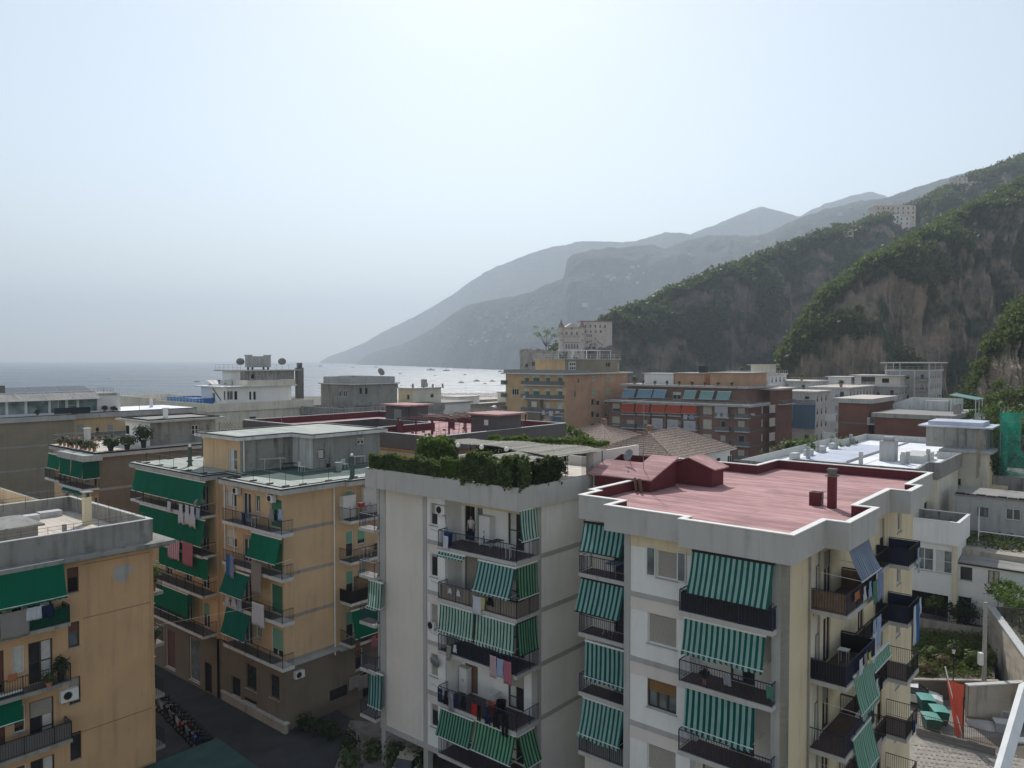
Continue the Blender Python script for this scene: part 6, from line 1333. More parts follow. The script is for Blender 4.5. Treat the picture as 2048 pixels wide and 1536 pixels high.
MB().box(24.5, 25.9, 7.2, 8.4, 14, 26.9).build('chimney', 'concrete_dark', e); [MB().lathe([(.3, 0), (.3, .8), (.38, .9), (.2, 1.1)], (24.9 + .7 * i, 7.8, 26.9), 10).build('flue', 'concrete_dark', e) for i in range(2)]
o = MB().box(14.0, 18.6, 8.6, 11.0, 27.1, 29.4).box(13.9, 14.2, 8.5, 11.1, 29.4, 29.7).box(18.4, 18.7, 8.5, 11.1, 29.4, 29.7).build('water_tank', 'slab_grey', e); MB().box(14.3, 14.6, 8.8, 9.1, Z3 + .25, 27.1).box(18, 18.3, 8.8, 9.1, Z3 + .25, 27.1).box(14.3, 14.6, 10.5, 10.8, Z3 + .25, 27.1).box(18, 18.3, 10.5, 10.8, Z3 + .25, 27.1).build('tank_leg', 'metal_rust', o)
for (a, b), lb in (((12, 9.5), 'satellite dish left of the hotel water tank'), ((21, 8), 'satellite dish right of the hotel water tank')): w = FB.w(a, b); dish((w[0], w[1], Z3 + .25), .85, R_(200), R_(30), lb, 'metal_grey', 1.6)
pv_ = [(1.5, 8), (8, 8), (8, 20), (1.5, 20)]; ring(FB, pv_, 0, .3, 19.4, 21.0, 'pool_wall', 'pool_blue'); MB().box(1.8, 7.7, 8.3, 19.7, 19.4, 20.7).build('pool_water', 'pool_blue', e); rail_px(FB, [(.3, 3.2), (.3, 21.6)], 20.3, 1.0, 'metal_white', 14); rail_px(FB, [(1.6, 8.2), (1.6, 19.8), (8, 19.8)], 21.0, 1.1, 'metal_white', 6)
MB().bar((5.1, 5.2, 20.6), (5.1, 8.2, 22.9), .12).build('stair', 'metal_dark', e)
ring(FB, [(1, 22), (14, 22), (14, 44), (1, 44)], 0, .25, 18.4, 20.6, 'terrace_wall', 'wall_cream_pale'); MB().box(1.2, 13.8, 22.2, 43.8, 0, 19.4).build('wall', 'wall_cream_pale', e); rail_px(FB, [(1.2, 22.5), (1.2, 43.6)], 20.6, 1.8, 'metal_white', 26)
# --- stained concrete block
GB = Block('apartment_block', 'grey stained concrete block with zigzag parapet by the sea', 706, 768, 23.6, 'apartment block'); e = GB.e
OG = [(0, 0), (13, 0), (13, 16), (7, 16), (7, 12), (0, 12)]; gv, gu = GB.V(.7), GB.U(.7)
slab_roof(GB, OG, 23.4, 23.65, 'roof', 'slab_white', 'roof_grey'); ring(GB, OG, .8, 1.0, 23.65, 25.0, 'parapet', 'slab_grey')
wins(gu, ((719, 724), (730, 735)), ((776, 788),), panes=1, frame='frame_dark', glass='dark_room', sill=None); gv.window(3, 4.2, 20.8, 22.2, .2, 2, 'frame_white', 'glass'); gv.window(5.0, 6, 20.8, 22.2, .2, 2, 'frame_white', 'glass'); finish(GB, gv, gu, .7, 12.8, .7, 12, 0, 23.38, 'concrete_stained', 'concrete_stained')
MB().box(6.9, 12.9, 12, 15.8, 0, 23.38).build('wall', 'concrete_stained', e); gl = GB.V(7.0); gl.op = []
for z in (20, 16.6): MB().box(6.8, 6.88, 13, 14.2, z, z + 1.5).build('window', 'frame_white', e)
ring(GB, [(-7, -5), (22, -5), (22, 1), (-2.2, 1), (-2.2, 9), (-7, 9)], 0, .3, 17.4, 19.0, 'parapet', 'concrete_stained'); MB().prism([(-6.8, -4.8), (21.8, -4.8), (21.8, .6), (-2.4, .6), (-2.4, 8.8), (-6.8, 8.8)], 0, 18.0).build('lower_wing', 'concrete_stained', e)
w = GB.w(10, 3); dish((w[0], w[1], 25), .9, R_(150), R_(25), 'satellite dish on the stained concrete block', 'metal_grey', .9)
# --- beige stair tower and low roofs toward the beach
HB = Block('house', 'small beige house with row of little chimney pots', 826, 776, 22.2, 'house'); e = HB.e; hv, hu = HB.V(0), HB.U(0)
hu.window(*hu.rect(861, 867, 787, 795), .3, 1, 'frame_dark', 'glass', sill=None); hv.window(1.2, 2, 19.5, 20.6, 0, 1, 'frame_dark', 'glass', sill=None); finish(HB, hv, hu, 0, 9, 0, 5, 0, 22, 'wall_cream', 'wall_cream_pale'); MB().box(-.5, 9.5, -.5, 5.5, 22.0, 22.2).build('roof', 'slab_white', e)
for a, b in ((-.3, -.3), (3, -.3), (6, -.3), (9.2, -.3), (-.3, 5), (4.5, 5), (9.2, 5)): MB().box(a - .15, a + .15, b - .15, b + .15, 22.2, 23).build('chimney', 'concrete', e)
MB().box(6.3, 7.3, 3, 4, 22.2, 24).build('chimney', 'concrete', e); h2v, h2u = HB.V(-5), HB.U(-3); h2v.window(2, 3.6, 14.6, 16.6, .2, 2, 'frame_white', 'glass'); h2v.window(5.5, 6.5, 14.8, 16.4, .2, 1, 'frame_white', 'glass'); h2u.window(-1.5, 0, 15, 17, .2, 2, 'frame_white', 'glass'); h2u.window(5, 6.2, 15, 17, .2, 2, 'frame_white', 'glass'); finish(HB, h2v, h2u, -5, 16, -3, 12, 0, 18.4, 'wall_white', 'wall_white'); MB().box(-5.4, 16.4, -3.4, 12.4, 18.4, 18.7).build('roof', 'roof_grey', e)
IB = Block('house', 'long low cream building with flat terraces near the beach', 922, 815, 16.9, 'house'); e = IB.e; iv, iu = IB.V(0), IB.U(0)
for a in (8, 13, 22, 27): iu.window(a, a + 1.6, 13, 15.2, .4, 2, 'frame_white', 'glass', 'shutter_brown')
iv.window(3, 4.4, 13, 15, .4, 2, 'frame_white', 'glass'); finish(IB, iv, iu, 0, 36, 0, 12, 0, 16.6, 'wall_cream', 'wall_cream_pale'); slab_roof(IB, [(-.4, -.4), (36, -.4), (36, 12), (-.4, 12)], 16.6, 16.9, 'roof', 'slab_grey', 'roof_cream'); ring(IB, [(-.4, -.4), (36, -.4), (36, 12), (-.4, 12)], 0, .2, 16.9, 17.6, 'parapet', 'concrete'); hut(IB, 24, 34, 2, 9, 16.9, 19.6, 'wall_cream_pale', 'roof_grey'); hut(IB, 2, 10, 3, 9, 16.9, 19.2, 'wall_white', 'roof_cream')
rail_px(IB, [(0, 12), (36, 12)], 17.6, 1, 'metal_white', 16); w = IB.w(6, 4); antenna((w[0], w[1], 16.9), 6, .3, 'high aerial on the long low cream building', 7, 1.8)
def beach_tents():
    base = MB().box(-1.1, 1.1, -1.1, 1.1, 1.95, 2.05); base.add([(-1.2, -1.2, 2.05), (1.2, -1.2, 2.05), (1.2, 1.2, 2.05), (-1.2, 1.2, 2.05), (0, 0, 2.9)], [(0, 1, 4), (1, 2, 4), (2, 3, 4), (3, 0, 4)]); o0 = None
    for i in range(26):
        for j in range(2):
            px = 884 + i * 4.9; p = at_z(px, 792 - j * 4 + .6 * (i % 3), 4.2)
            if o0 is None:
                o0 = empty('beach_parasol', (p[0], p[1], 2.2), 0, 'white beach parasol in the rows by the shore', 'parasol', 'white beach parasols in rows by the shore'); base.build('canopy', 'awn_white', o0); MB().tube((0, 0, 0), (0, 0, 1.95), .05, 5).build('pole', 'metal_white', o0)
            else: copy_tree(o0, (p[0], p[1], 2.2), .3 * i)

beach_tents(); MB().prism([(-110, 500), (20, 500), (25, 640), (-110, 620)], .0, 2.2).build('beach_deck', 'roof_cream')['kind'] = 'structure'
# --- tall ochre and orange block
KB = Block('apartment_block', 'tall ochre and orange block with solid grey balconies', 1132, 747, 25.5, 'apartment block'); e = KB.e
kv, ku, ku2 = KB.V(.5), KB.U(.5), KB.U(1.6); slab_roof(KB, [(-1, -.6), (10.2, -.6), (10.2, .6), (30.5, .6), (30.5, 19), (-1, 19)], 25.2, 25.5, 'roof', 'slab_white', 'roof_cream')
rows = [(755, 767), (782, 794), (809, 821), (836, 848)]; zk = []
for i, (y0, y1) in enumerate(rows):
    for j, (x0, x1) in enumerate(((1049.5, 1058), (1066, 1079), (1091.5, 1100), (1115.5, 1125))):
        if i >= 2 and j < 2: continue
        s0, s1, z0, z1 = kv.rect(x0, x1, y0, y1 + 1); kv.window(s0, s1, z0, z1, .85, 2, 'frame_white', 'dark_room', 'shutter_green' if i < 2 else 'shutter_white', None, 'door'); mb = MB(); kv.box(mb, s0 - .2, s1 + .2, z1, z1 + .55, .002, .12); mb.build('shutter_box', 'slab_white', e)
    s0, s1 = kv.sp(1130), kv.sp(1042, 1.2); z = kv.zp((s0 + s1) / 2, y1 + 3, 1.2); zk.append(z); kv.balcony(s0 + .2, s1, z, 1.3, 'slab_white', 'metal_grey', .9, .2, style='solid', panel='concrete_dark'); kv.balcony(kv.sp(1014), kv.sp(1002, 1), z, 1.1, 'slab_white', 'metal_grey', .9, .2, style='solid', panel='concrete_dark')
kv.window(*kv.rect(1024, 1037, 778, 790), .0, 3, 'frame_white', 'dark_room')
for i, (x0, x1) in enumerate(((1155, 1158.5), (1148, 1151.5))): ku.window(*ku.rect(x0, x1, (757, 783)[i], (766, 794)[i]), 1, 1, 'frame_brown', 'glass', 'shutter_green')
for y0, y1 in ((752, 761), (778, 787)):
    for x0, x1 in ((1184, 1190), (1197, 1199.5), (1213, 1220), (1247, 1250)): ku2.window(*ku2.rect(x0, x1, y0, y1), .9, 1, 'frame_white', 'glass', 'shutter_mint')
for y0, y1 in ((798, 811), (823, 835), (847, 860), (873, 886)): ku2.window(*ku2.rect(1183, 1191, y0, y1), 0, 1, 'frame_white', 'dark_room', name='loggia', back=.6, d=.5); ku2.window(*ku2.rect(1193, 1200, y0, y1), .3, 1, 'frame_white', 'glass', 'shutter_grey'); ku2.window(*ku2.rect(1211, 1215, y0, y1 - 2), .5, 1, 'frame_white', 'glass', 'shutter_grey')
mb = MB(); kv.wall(mb, .5, 18.6, 0, 25.18); mb.build('wall', 'wall_ochre', e); mb = MB(); ku.wall(mb, .5, 9.8, 0, 25.18); mb.box(9.77, 9.8, .5, 1.62, 0, 25.18); mb.build('wall', 'wall_orange', e); mb = MB(); ku2.wall(mb, 9.8, 29.5, 0, 25.18, depth=.6); mb.build('wall', 'wall_orange', e); MB().box(29.4, 29.5, 1.6, 18.6, 0, 25.18).build('wall', 'wall_orange', e)
mb = MB(); s0, s1 = kv.sp(1080, 1.3), kv.sp(1055, 1.3); kv.box(mb, s0, s1, 6, zk[1] - .25, 0.01, 1.25); o = mb.build('closed_balcony', 'wall_taupe', e); mb = MB(); kv.box(mb, s0 + 1.0, s1 - 1.2, zk[2] + 1.1, zk[2] + 2.4, 1.255, 1.28); mb.build('shutter', 'shutter_cream', o)
kv.awn4((1105, 833), (1123, 833), (1104, 848), (1123, 849), 1.25, 'awn_steel', val=0)
kpv, kpu = KB.V(3.2), KB.U(2.6); kpu.window(*kpu.rect(1212, 1215, 725, 733), 0, 1, 'frame_dark', 'dark_room', sill=None); kpu.window(*kpu.rect(1216, 1220, 725, 733), 0, 1, 'frame_dark', 'dark_room', sill=None); kpu.window(*kpu.rect(1236, 1239, 728, 736), .9, 1, 'frame_white', 'glass', 'shutter_mint', None)
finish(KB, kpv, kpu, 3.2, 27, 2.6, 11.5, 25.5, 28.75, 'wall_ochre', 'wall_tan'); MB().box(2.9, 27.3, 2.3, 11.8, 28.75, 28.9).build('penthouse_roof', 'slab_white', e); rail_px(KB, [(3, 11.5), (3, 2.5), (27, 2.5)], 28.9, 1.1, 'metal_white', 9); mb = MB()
for x in (8, 14, 20, 25): mb.tube((x, 4, 28.9), (x, 4, 31), .06, 5)
mb.box(7.5, 25.5, 3.9, 4.1, 31, 31.1).box(7.5, 25.5, 8, 8.1, 31, 31.1); [mb.tube((x, 8, 28.9), (x, 8, 31), .06, 5) for x in (8, 14, 20, 25)]; mb.build('pergola_frame', 'metal_white', e)
mb = MB(); kpu.box(mb, 4.4, 7.2, 26.1, 28.2, .01, .3); o = mb.build('service_panel', 'slab_white', e)
for i in range(6): mb = MB(); kpu.box(mb, 4.7 + (i % 3) * .85, 5.2 + (i % 3) * .85, 26.4 + (i // 3) * .95, 26.95 + (i // 3) * .95, .305, .33); mb.build('vent', 'dark_room', o)
ring(KB, [(-.8, -.4), (10, -.4), (10, 18.8), (-.8, 18.8)], .3, .4, 25.5, 26.3, 'roof_rail', 'metal_grey')
for i in range(10): w = KB.w(-.2, 1 + i * 1.75); pot_plant((w[0], w[1], 25.5), .35, .8, 'little pot plant on the roof edge of the tall ochre block', 'leaf_dark', n=60, size=.14, seed=90 + i, group='pot plants on the ochre roof edge')
wash(kv, 1.5, 'washing on the tall ochre block', ((1087, 821, 1.0, 1.0, 'shirt', 'cl_white', 'white washing on the ochre block, left of three'), (1102, 822, 1.2, 1.2, 'towel', 'cl_white', 'white washing on the ochre block, middle of three'), (1115, 822, 1.1, .5, 'towel', 'cl_white', 'white washing on the ochre block, right of three'), (1048, 791, .9, .8, 'towel', 'cl_white', 'white towel high on the ochre block')))
# --- brown brick block with red and blue awnings
MBk = Block('apartment_block', 'brown brick block with rows of red, white and blue awnings', 1500, 811, 18.9, 'apartment block'); e = MBk.e
mv, mu, mv2, mu2 = MBk.V(1.2), MBk.U(.8), MBk.V(2.4), MBk.U(-.6); bl = mv.sp(1215)
slab_roof(MBk, [(-.2, -.2), (11, -.2), (11, bl), (-.2, bl)], 18.45, 18.9, 'ledge', 'slab_grey', 'roof_cream')
wr = [(807, 824), (833, 851), (862, 880), (891, 908)]
for i, (y0, y1) in enumerate(wr):
    mv.window(*mv.rect(1225, 1240, y0, y1), .6 if i == 0 else 1, 1, 'frame_white', 'glass', 'shutter_cream'); mv.window(*mv.rect(1407, 1424, y0 + 6, y1 + 8), 1, 1, 'frame_white', 'glass', 'shutter_cream')
    for x0, x1 in ((1254, 1269), (1287, 1299)): mv.window(*mv.rect(x0, x1, y0 + 7, y1 + 4), 1, 1, 'frame_white', 'glass', 'shutter_cream', None, 'door')
    for x0, x1 in ((1314, 1330), (1345, 1362), (1372, 1388), (1442, 1452), (1477, 1490)): mv.window(*mv.rect(x0, x1, y0 + 9, y1 + 8), 1 if (i + int(x0)) % 3 else 0, 1, 'frame_white', 'glass', 'shutter_white' if x0 < 1400 else 'shutter_cream', None, 'door')
    zb = mv.zp(mv.sp(1320), y1 + 10, 1.)
    for x0, x1 in ((1270, 1242), (1301, 1274), (1331, 1304), (1363, 1335), (1395, 1367), (1459, 1430), (1498, 1469)): mv.balcony(mv.sp(x0, 1.1) + .05, mv.sp(x1, 1.1) - .05, mv.zp(mv.sp((x0 + x1) / 2, 1.1), y1 + 4 + (x0 - 1270) * .035, 1.1), 1.15, 'slab_white', 'metal_grey', .95, .2, panel='railing_glass')
    for y0_, y1_ in ((wr[i][0], wr[i][1]),): mu.window(*mu.rect(1524, 1527, y0_ + 6, y1_ + 3), 1, 1, 'frame_white', 'glass', 'shutter_white', None)
    mu2.window(*mu2.rect(1541, 1552, y0 + 3, y1 + 1), 1, 1, 'frame_white', 'glass', 'shutter_cream')
finish(MBk, mv, mu, 1.2, 13, .8, bl - .4, 0, 18.44, 'wall_brown', 'wall_redbrown'); mb = MB(); mu2.wall(mb, 13, 23, 0, 21.8); mb.box(13, 13.03, -.6, .82, 0, 21.8); mb.build('wall', 'wall_redbrown', e)
for i, (y0, y1) in enumerate(wr): mb = MB(); z = mv.zp(10, y0 - 4); mv.box(mb, 1.2, bl - .4, z - .3, z, .002, .03); mu.box(mb, 1.2, 13, z - .3, z, .002, .03); mb.build('string_course', 'concrete_dark', e)
for x in (1302, 1334, 1396): mb = MB(); s = mv.sp(x); mv.box(mb, s - .25, s + .25, 0, 18.4, .002, 1.0); mb.build('pilaster', 'wall_brown', e)
for x0, x1 in ((1243, 1269), (1271, 1299), (1302, 1331), (1332, 1362), (1363, 1394)): d_ = (x0 - 1243) * .03; mv.awn4((x0 + 1.5, 807 + d_), (x1, 808 + d_), (x0 - 1, 823 + d_), (x1 - 1, 825 + d_), 1.1, 'awn_red', val=0)
for x0, x1 in ((1304, 1326), (1335, 1357), (1368, 1392)): d_ = (x0 - 1304) * .08; mv.awn4((x0, 837 + d_), (x1, 838.5 + d_), (x0 - .5, 855 + d_), (x1 - 1.5, 857 + d_), 1.1, 'awn_white', val=0)
mv.awn4((1430, 813), (1456, 816), (1430, 833), (1455, 835), 1.1, 'awn_white', val=0)
for x0, x1 in ((1241, 1266), (1273, 1296)): mv.awn4((x0 + 1.5, 863), (x1, 865), (x0 + 1, 870), (x1 - 1, 875), 1.1, 'awn_red', val=0)
mt, mtu = MBk.V(5.5), MBk.U(3.5); mt.window(*mt.rect(1346, 1362, 784, 799), .4, 2, 'frame_white', 'glass', 'shutter_white', None, 'door'); finish(MBk, mt, mtu, 5.5, 20, 3.5, bl - 3, 18.9, 22.3, 'wall_brown', 'wall_brown'); slab_roof(MBk, [(3.6, 1.8), (21, 1.8), (21, bl - 2), (3.6, bl - 2)], 22.3, 22.75, 'roof', 'slab_grey', 'roof_grey')
for i, (x0, x1) in enumerate(((1246, 1272), (1275, 1306), (1307, 1334), (1368, 1394), (1400, 1429), (1434, 1463))): d_ = (x0 - 1246) * .025; mt.awn4((x0 + 2, 778 + d_), (x1, 779 + d_), (x0 - 3, 793 + d_), (x1 - 4, 796 + d_), 1.7, 'awn_blue' if i < 3 else 'awn_cyan', val=0, omax=2.4)
rail_px(MBk, [(0, 0), (0, bl)], 18.9, .9, 'metal_grey', 20)
hut(MBk, 9, 14, 23, 31, 22.75, 25.2, 'wall_white', 'slab_white'); hut(MBk, 8, 16, 14.5, 22, 22.75, 25.4, 'wall_orange', 'slab_grey'); hut(MBk, 7, 19, 4, 12.5, 22.75, 25.6, 'wall_orange', 'slab_grey'); MB().box(11, 12.5, 15.8, 17.4, 25.58, 27.2).build('chimney', 'black_trim', e); MB().box(14.5, 21.5, 6, 12, 22.75, 23.0).build('roof_pad', 'slab_white', e); slab_roof(MBk, [(12.6, -1.4), (24, -1.4), (24, 8), (12.6, 8)], 21.8, 22.2, 'roof', 'slab_grey', 'roof_cream')
mu2.balcony(14, 22, 18.6, 1.2, 'slab_white', 'metal_grey', .9, .2); mu.awning(2, 4, 16.9, .1, 16.6, .5, 'awn_white', val=0)
for i in range(8): w = MBk.w(4, 6 + i * 3.2); pot_plant((w[0], w[1], 22.75), .5, 1.0, 'shrub on the roof edge of the brown brick block', 'leaf_dark', n=60, size=.18, seed=110 + i, group='shrubs on the brown roof edge')
w = MBk.w(6, 32); pot_plant((w[0], w[1], 22.75), 1.0, 2.0, 'bushy plant at the left end of the brown block roof', 'leaf_ivy', n=200, size=.2, seed=121)
wash(mv, 1.3, 'washing on the brown brick block', ((1371, 829, 1.0, 1.1, 'towel', 'cl_white', 'white washing below the last red awning, left'), (1384, 829, 1.3, 1.1, 'shirt', 'cl_paleblue', 'pale blue washing below the last red awning, right')))
# --- tiled roofs in front
def tiled_house(name, label, px, py, z, la, lb_, rise, wall, tile='tile_clay', hip=.5, over=.6):
    bk = Block(name, label, px, py, z, 'house'); e = bk.e; z0 = z; a0, a1, b0, b1 = 0, la, 0, lb_
    v, u = bk.V(over), bk.U(over)
    for i in range(int(la // 3)): u.window(1.8 + i * 3, 2.9 + i * 3, z0 - 2.4, z0 - .9, .0, 2, 'frame_dark', 'glass', 'shutter_green')
    for i in range(int(lb_ // 3.5)): v.window(1.8 + i * 3.4, 2.8 + i * 3.4, z0 - 2.4, z0 - .9, .5, 2, 'frame_white', 'glass', 'shutter_green')
    finish(bk, v, u, over, la - over, over, lb_ - over, 0, z0 - .15, wall, wall); MB().box(a0, a1, b0, b1, z0 - .15, z0).build('eaves', 'slab_white', e)
    long_u = la >= lb_; m = min(la, lb_) / 2; h = hip * m * 2
    if long_u: r0, r1 = (h, m), (la - h, m)
    else: r0, r1 = (m, h), (m, lb_ - h)
    R0, R1 = (*r0, z0 + rise), (*r1, z0 + rise); C = [(a0, b0, z0 + .01), (a1, b0, z0 + .01), (a1, b1, z0 + .01), (a0, b1, z0 + .01)]
    sl = [(C[0], C[1], R1, R0), (C[1], C[2], R1, R1), (C[2], C[3], R0, R1), (C[3], C[0], R0, R0)] if long_u else [(C[0], C[1], R0, R0), (C[1], C[2], R1, R0), (C[2], C[3], R1, R1), (C[3], C[0], R0, R1)]
    for q in sl:     # each slope a sheet of ribbed tile courses
        A, B_, D_, E_ = [Vector(x) for x in q]; L = (B_ - A).length; nn = (B_ - A).cross((E_ - A) if (E_ - A).length > .1 else (D_ - A)).normalized(); nu = int(L / .12); nv = 24; mb = MB()
        mb.grid(lambda s, t: (A.lerp(B_, s)).lerp(E_.lerp(D_, s), t) + nn * (.05 * abs(math.sin(s * L * math.pi / .48)) + .05 * ((t * 12) % 1 < .5)), nu, nv); mb.build('roof_slope', tile, e)
    MB().tube(R0, R1, .12, 6).tube(C[0], R0, .1, 6).tube(C[1], R1 if long_u else R0, .1, 6).build('ridge', tile, e)
    MB().box(r0[0] + 1, r0[0] + 1.7, r0[1] + .3, r0[1] + .9, z0 + rise - .6, z0 + rise + .7).build('chimney', 'tile_clay', e); return bk
tiled_house('tiled_house', 'house with hipped clay roof and two small chimneys', 1232, 895, 17.8, 12, 13, 2.1, 'wall_cream_pale', 'tile_pale')
tb = tiled_house('tiled_house', 'long pale clay-tiled house with green-shuttered windows', 1352, 921, 18.2, 15, 11, 2.3, 'wall_white', 'tile_pale', .35)
tiled_house('tiled_house', 'small tiled roof in front of the ochre block', 1095, 884, 17.6, 9, 8, 1.7, 'wall_cream', 'tile_clay')
# --- brick-red block by the cliff
OB = Block('apartment_block', 'brick-red block with flat grey roof and white balconies', 1905, 832, 19.9, 'apartment block'); e = OB.e
ov, ou = OB.V(.3), OB.U(.3); slab_roof(OB, [(-.2, -.2), (20, -.2), (20, 11.8), (-.2, 11.8)], 19.2, 19.9, 'roof', 'concrete', 'roof_grey'); finish(OB, ov, ou, .3, 19.8, .3, 11.4, 0, 19.18, 'wall_redbrown', 'wall_redbrown'); 
for z in (16, 12.8): mb = MB(); ov.box(mb, .3, 11.3, z, z + .3, .002, .03); mb.build('string_course', 'concrete_dark', e)
o2 = OB.V(3.6); mb = MB(); o2.wall(mb, 13.2, 18.2, 0, 21.2); mb.box(3.6, 20, 13.2, 13.25, 0, 21.2); mb.build('wall', 'wall_redbrown', e); slab_roof(OB, [(3, 12.6), (20, 12.6), (20, 19), (3, 19)], 21.2, 22, 'roof', 'slab_grey', 'roof_cream')
for z in (17.6, 14.3): mb = MB(); o2.box(mb, 13.2, 18.1, z, z + .3, .002, .03); mb.build('string_course', 'concrete_dark', e)
for z in (18.2, 15, 11.8): o2.balcony(11.5, 13.1, z - .3, 1.4, 'slab_white', 'metal_white', 1.0, .2); o2.balcony(18.3, 20.5, z, 1.0, 'slab_white', 'metal_white', 1.0, .2, style='solid', panel='slab_white')
mb = MB(); mb.add([(14, 1, 19.9), (14, 12, 19.9), (14, 12, 20.8), (14, 9, 22), (14, 1, 22), (14.4, 1, 19.9), (14.4, 12, 19.9), (14.4, 12, 20.8), (14.4, 9, 22), (14.4, 1, 22)], [(0, 1, 2, 3, 4), (9, 8, 7, 6, 5), (4, 3, 8, 9), (3, 2, 7, 8)]); mb.build('roof_wall', 'slab_white', e); MB().box(12.5, 14, 3, 6.5, 19.9, 21.6).build('roof_tank', 'slab_white', e)
mb = MB(); [mb.tube((x, y, 19.9), (x, y, 22.2), .06, 5) for x in (7, 10, 13) for y in (-2, 1.5)]; [mb.bar((x, -2.2, 22.2), (x, 1.7, 22.9), .08) for x in (7, 8.5, 10, 11.5, 13)]; mb.build('veranda_frame', 'metal_white', e); MB().add([(6.8, -2.3, 22.25), (13.2, -2.3, 22.25), (13.2, 1.8, 22.95), (6.8, 1.8, 22.95)], [(0, 1, 2, 3)]).build('veranda_roof', 'awn_cyan', e)
rail_px(OB, [(5, -2.2), (16, -2.2)], 18.9, 1.2, 'metal_white', 16); MB().box(5, 16, -2.3, .2, 18.5, 18.9).build('balcony', 'slab_white', e); [MB().box(x, x + .5, .2, .7, 19.9, 21.4).build('chimney', 'concrete', e) for x in (4.5, 6, 7.5)]
# --- pale blocks at the foot of the cliff
def pale_block(label, px, py, z, la, lb_, wall, cols, rows, extra=None, **kw):
    bk = Block('apartment_block', label, px, py, z, 'apartment block'); v, u = bk.V(.4), bk.U(.4)
    for i in range(cols):
        s = .4 + (lb_ - .8) * (i + .5) / cols
        for j in range(rows):
            zz = z - 2.9 - 3.2 * j
            if zz < 1: continue
            v.window(s - .6, s + .6, zz, zz + 1.9, (.2, .6, 1)[(i + j) % 3], 1, 'frame_white', 'glass', 'shutter_grey', None)
            if i % 2 == 0: v.balcony(s - 1.4, s + 1.4, zz - .1, 1.1, 'slab_white', 'metal_grey', .95, .2)
    for j in range(rows):
        zz = z - 2.6 - 3.2 * j
        if zz > 1: [u.window(s, s + 1, zz, zz + 1.5, .5, 1, 'frame_dark', 'glass', 'shutter_grey', None) for s in np.arange(1.5, la - 2, 3.2)]
    finish(bk, v, u, .4, la - .4, .4, lb_ - .4, 0, z - .4, wall, wall); slab_roof(bk, [(0, 0), (la, 0), (la, lb_), (0, lb_)], z - .4, z, 'roof', 'slab_white', 'roof_cream'); rail_px(bk, [(.2, lb_), (.2, .2), (la, .2)], z, 1, 'metal_white', 8)
    return bk
nb = pale_block('pale block half covered by big grey sun screens', 1633, 783, 20.9, 12, 9, 'slab_white', 2, 5); nf = nb.V(.4); o = None
for i, (x0, x1, y0, y1, mt) in enumerate(((1586, 1632, 806, 858, 'awn_steel'), (1587, 1607, 799, 809, 'cl_grey'), (1608, 1632, 799, 809, 'cl_grey'))): s0, s1, z0, z1 = nf.rect(x0, x1, y0, y1, 1.4); nf.awning(s0, s1, z1, 1.45 + .05 * i, z0, 1.6 + .05 * i, mt, val=0, arms=False)
nb2 = pale_block('grey-white block with long balconies and washing at the cliff foot', 1700, 775, 21.0, 26, 12, 'slab_white', 3, 5); f = nb2.V(.4); f.awning(8, 11.6, 20.4, 1.3, 18.6, 1.9, 'awn_steel', val=0)
n3 = pale_block('wide pale block with roof shelter beneath the cliff', 1800, 772, 20.9, 24, 24, 'slab_grey', 6, 4); hut(n3, 4, 14, 1, 14, 20.9, 23.8, 'wall_pale', 'slab_white', 1.2); hut(n3, 4, 12, 15, 22, 20.9, 23.2, 'wall_white', 'slab_white', .8)
MB().box(3.97, 3.99, 4, 6, 21.6, 23).build('window', 'dark_room', n3.e); MB().box(3.97, 3.99, 8, 12, 21.2, 23.4).build('loggia', 'glass', n3.e)
n4 = pale_block('tall open-framed concrete block beneath the cliff', 1862, 740, 25.6, 18, 13, 'slab_grey', 3, 7); [MB().box(-.1, .4, b, b + .5, 8, 25.2).build('pillar', 'slab_white', n4.e) for b in (.2, 4.2, 8.3, 12.3)]; MB().box(-1, 19, -1, 14, 27.6, 27.9).build('roof_shelter', 'slab_white', n4.e); [MB().box(a, a + .3, b, b + .3, 25.6, 27.6).build('post', 'slab_white', n4.e) for a in (.5, 9, 17) for b in (.5, 12.5)]
n5 = pale_block('white block with roof garden behind the brown brick block', 1542, 748, 24.4, 14, 14, 'wall_white', 3, 3); hut(n5, 4, 9, 2, 8, 24.4, 27, 'wall_cream_pale', 'slab_white', .8)
n6 = pale_block('low white block with arches at the cliff foot', 1625, 762, 22.2, 16, 16, 'slab_white', 3, 3); n7 = pale_block('far white flat-roofed block behind the brown one', 1480, 752, 24.0, 14, 14, 'wall_pale', 3, 3)
for i, (bk, a, b, z, r) in enumerate(((n5, 2, 10, 24.4, 1.2), (n5, 10, 1.5, 24.4, 1.0), (n6, 2, 4, 22.2, 1.0), (n6, 3, 12, 22.2, .9), (n2 if False else nb2, 2, 3, 21, 1.0))): w = bk.w(a, b); pot_plant((w[0], w[1], z), r, 2.2, ['round bush on the white roof garden, left', 'round bush on the white roof garden, right', 'bush on the low arched block, right', 'bush on the low arched block, left', 'bush on the roof of the grey-white block'][i], 'leaf_ivy', n=160, size=.25, seed=140 + i)
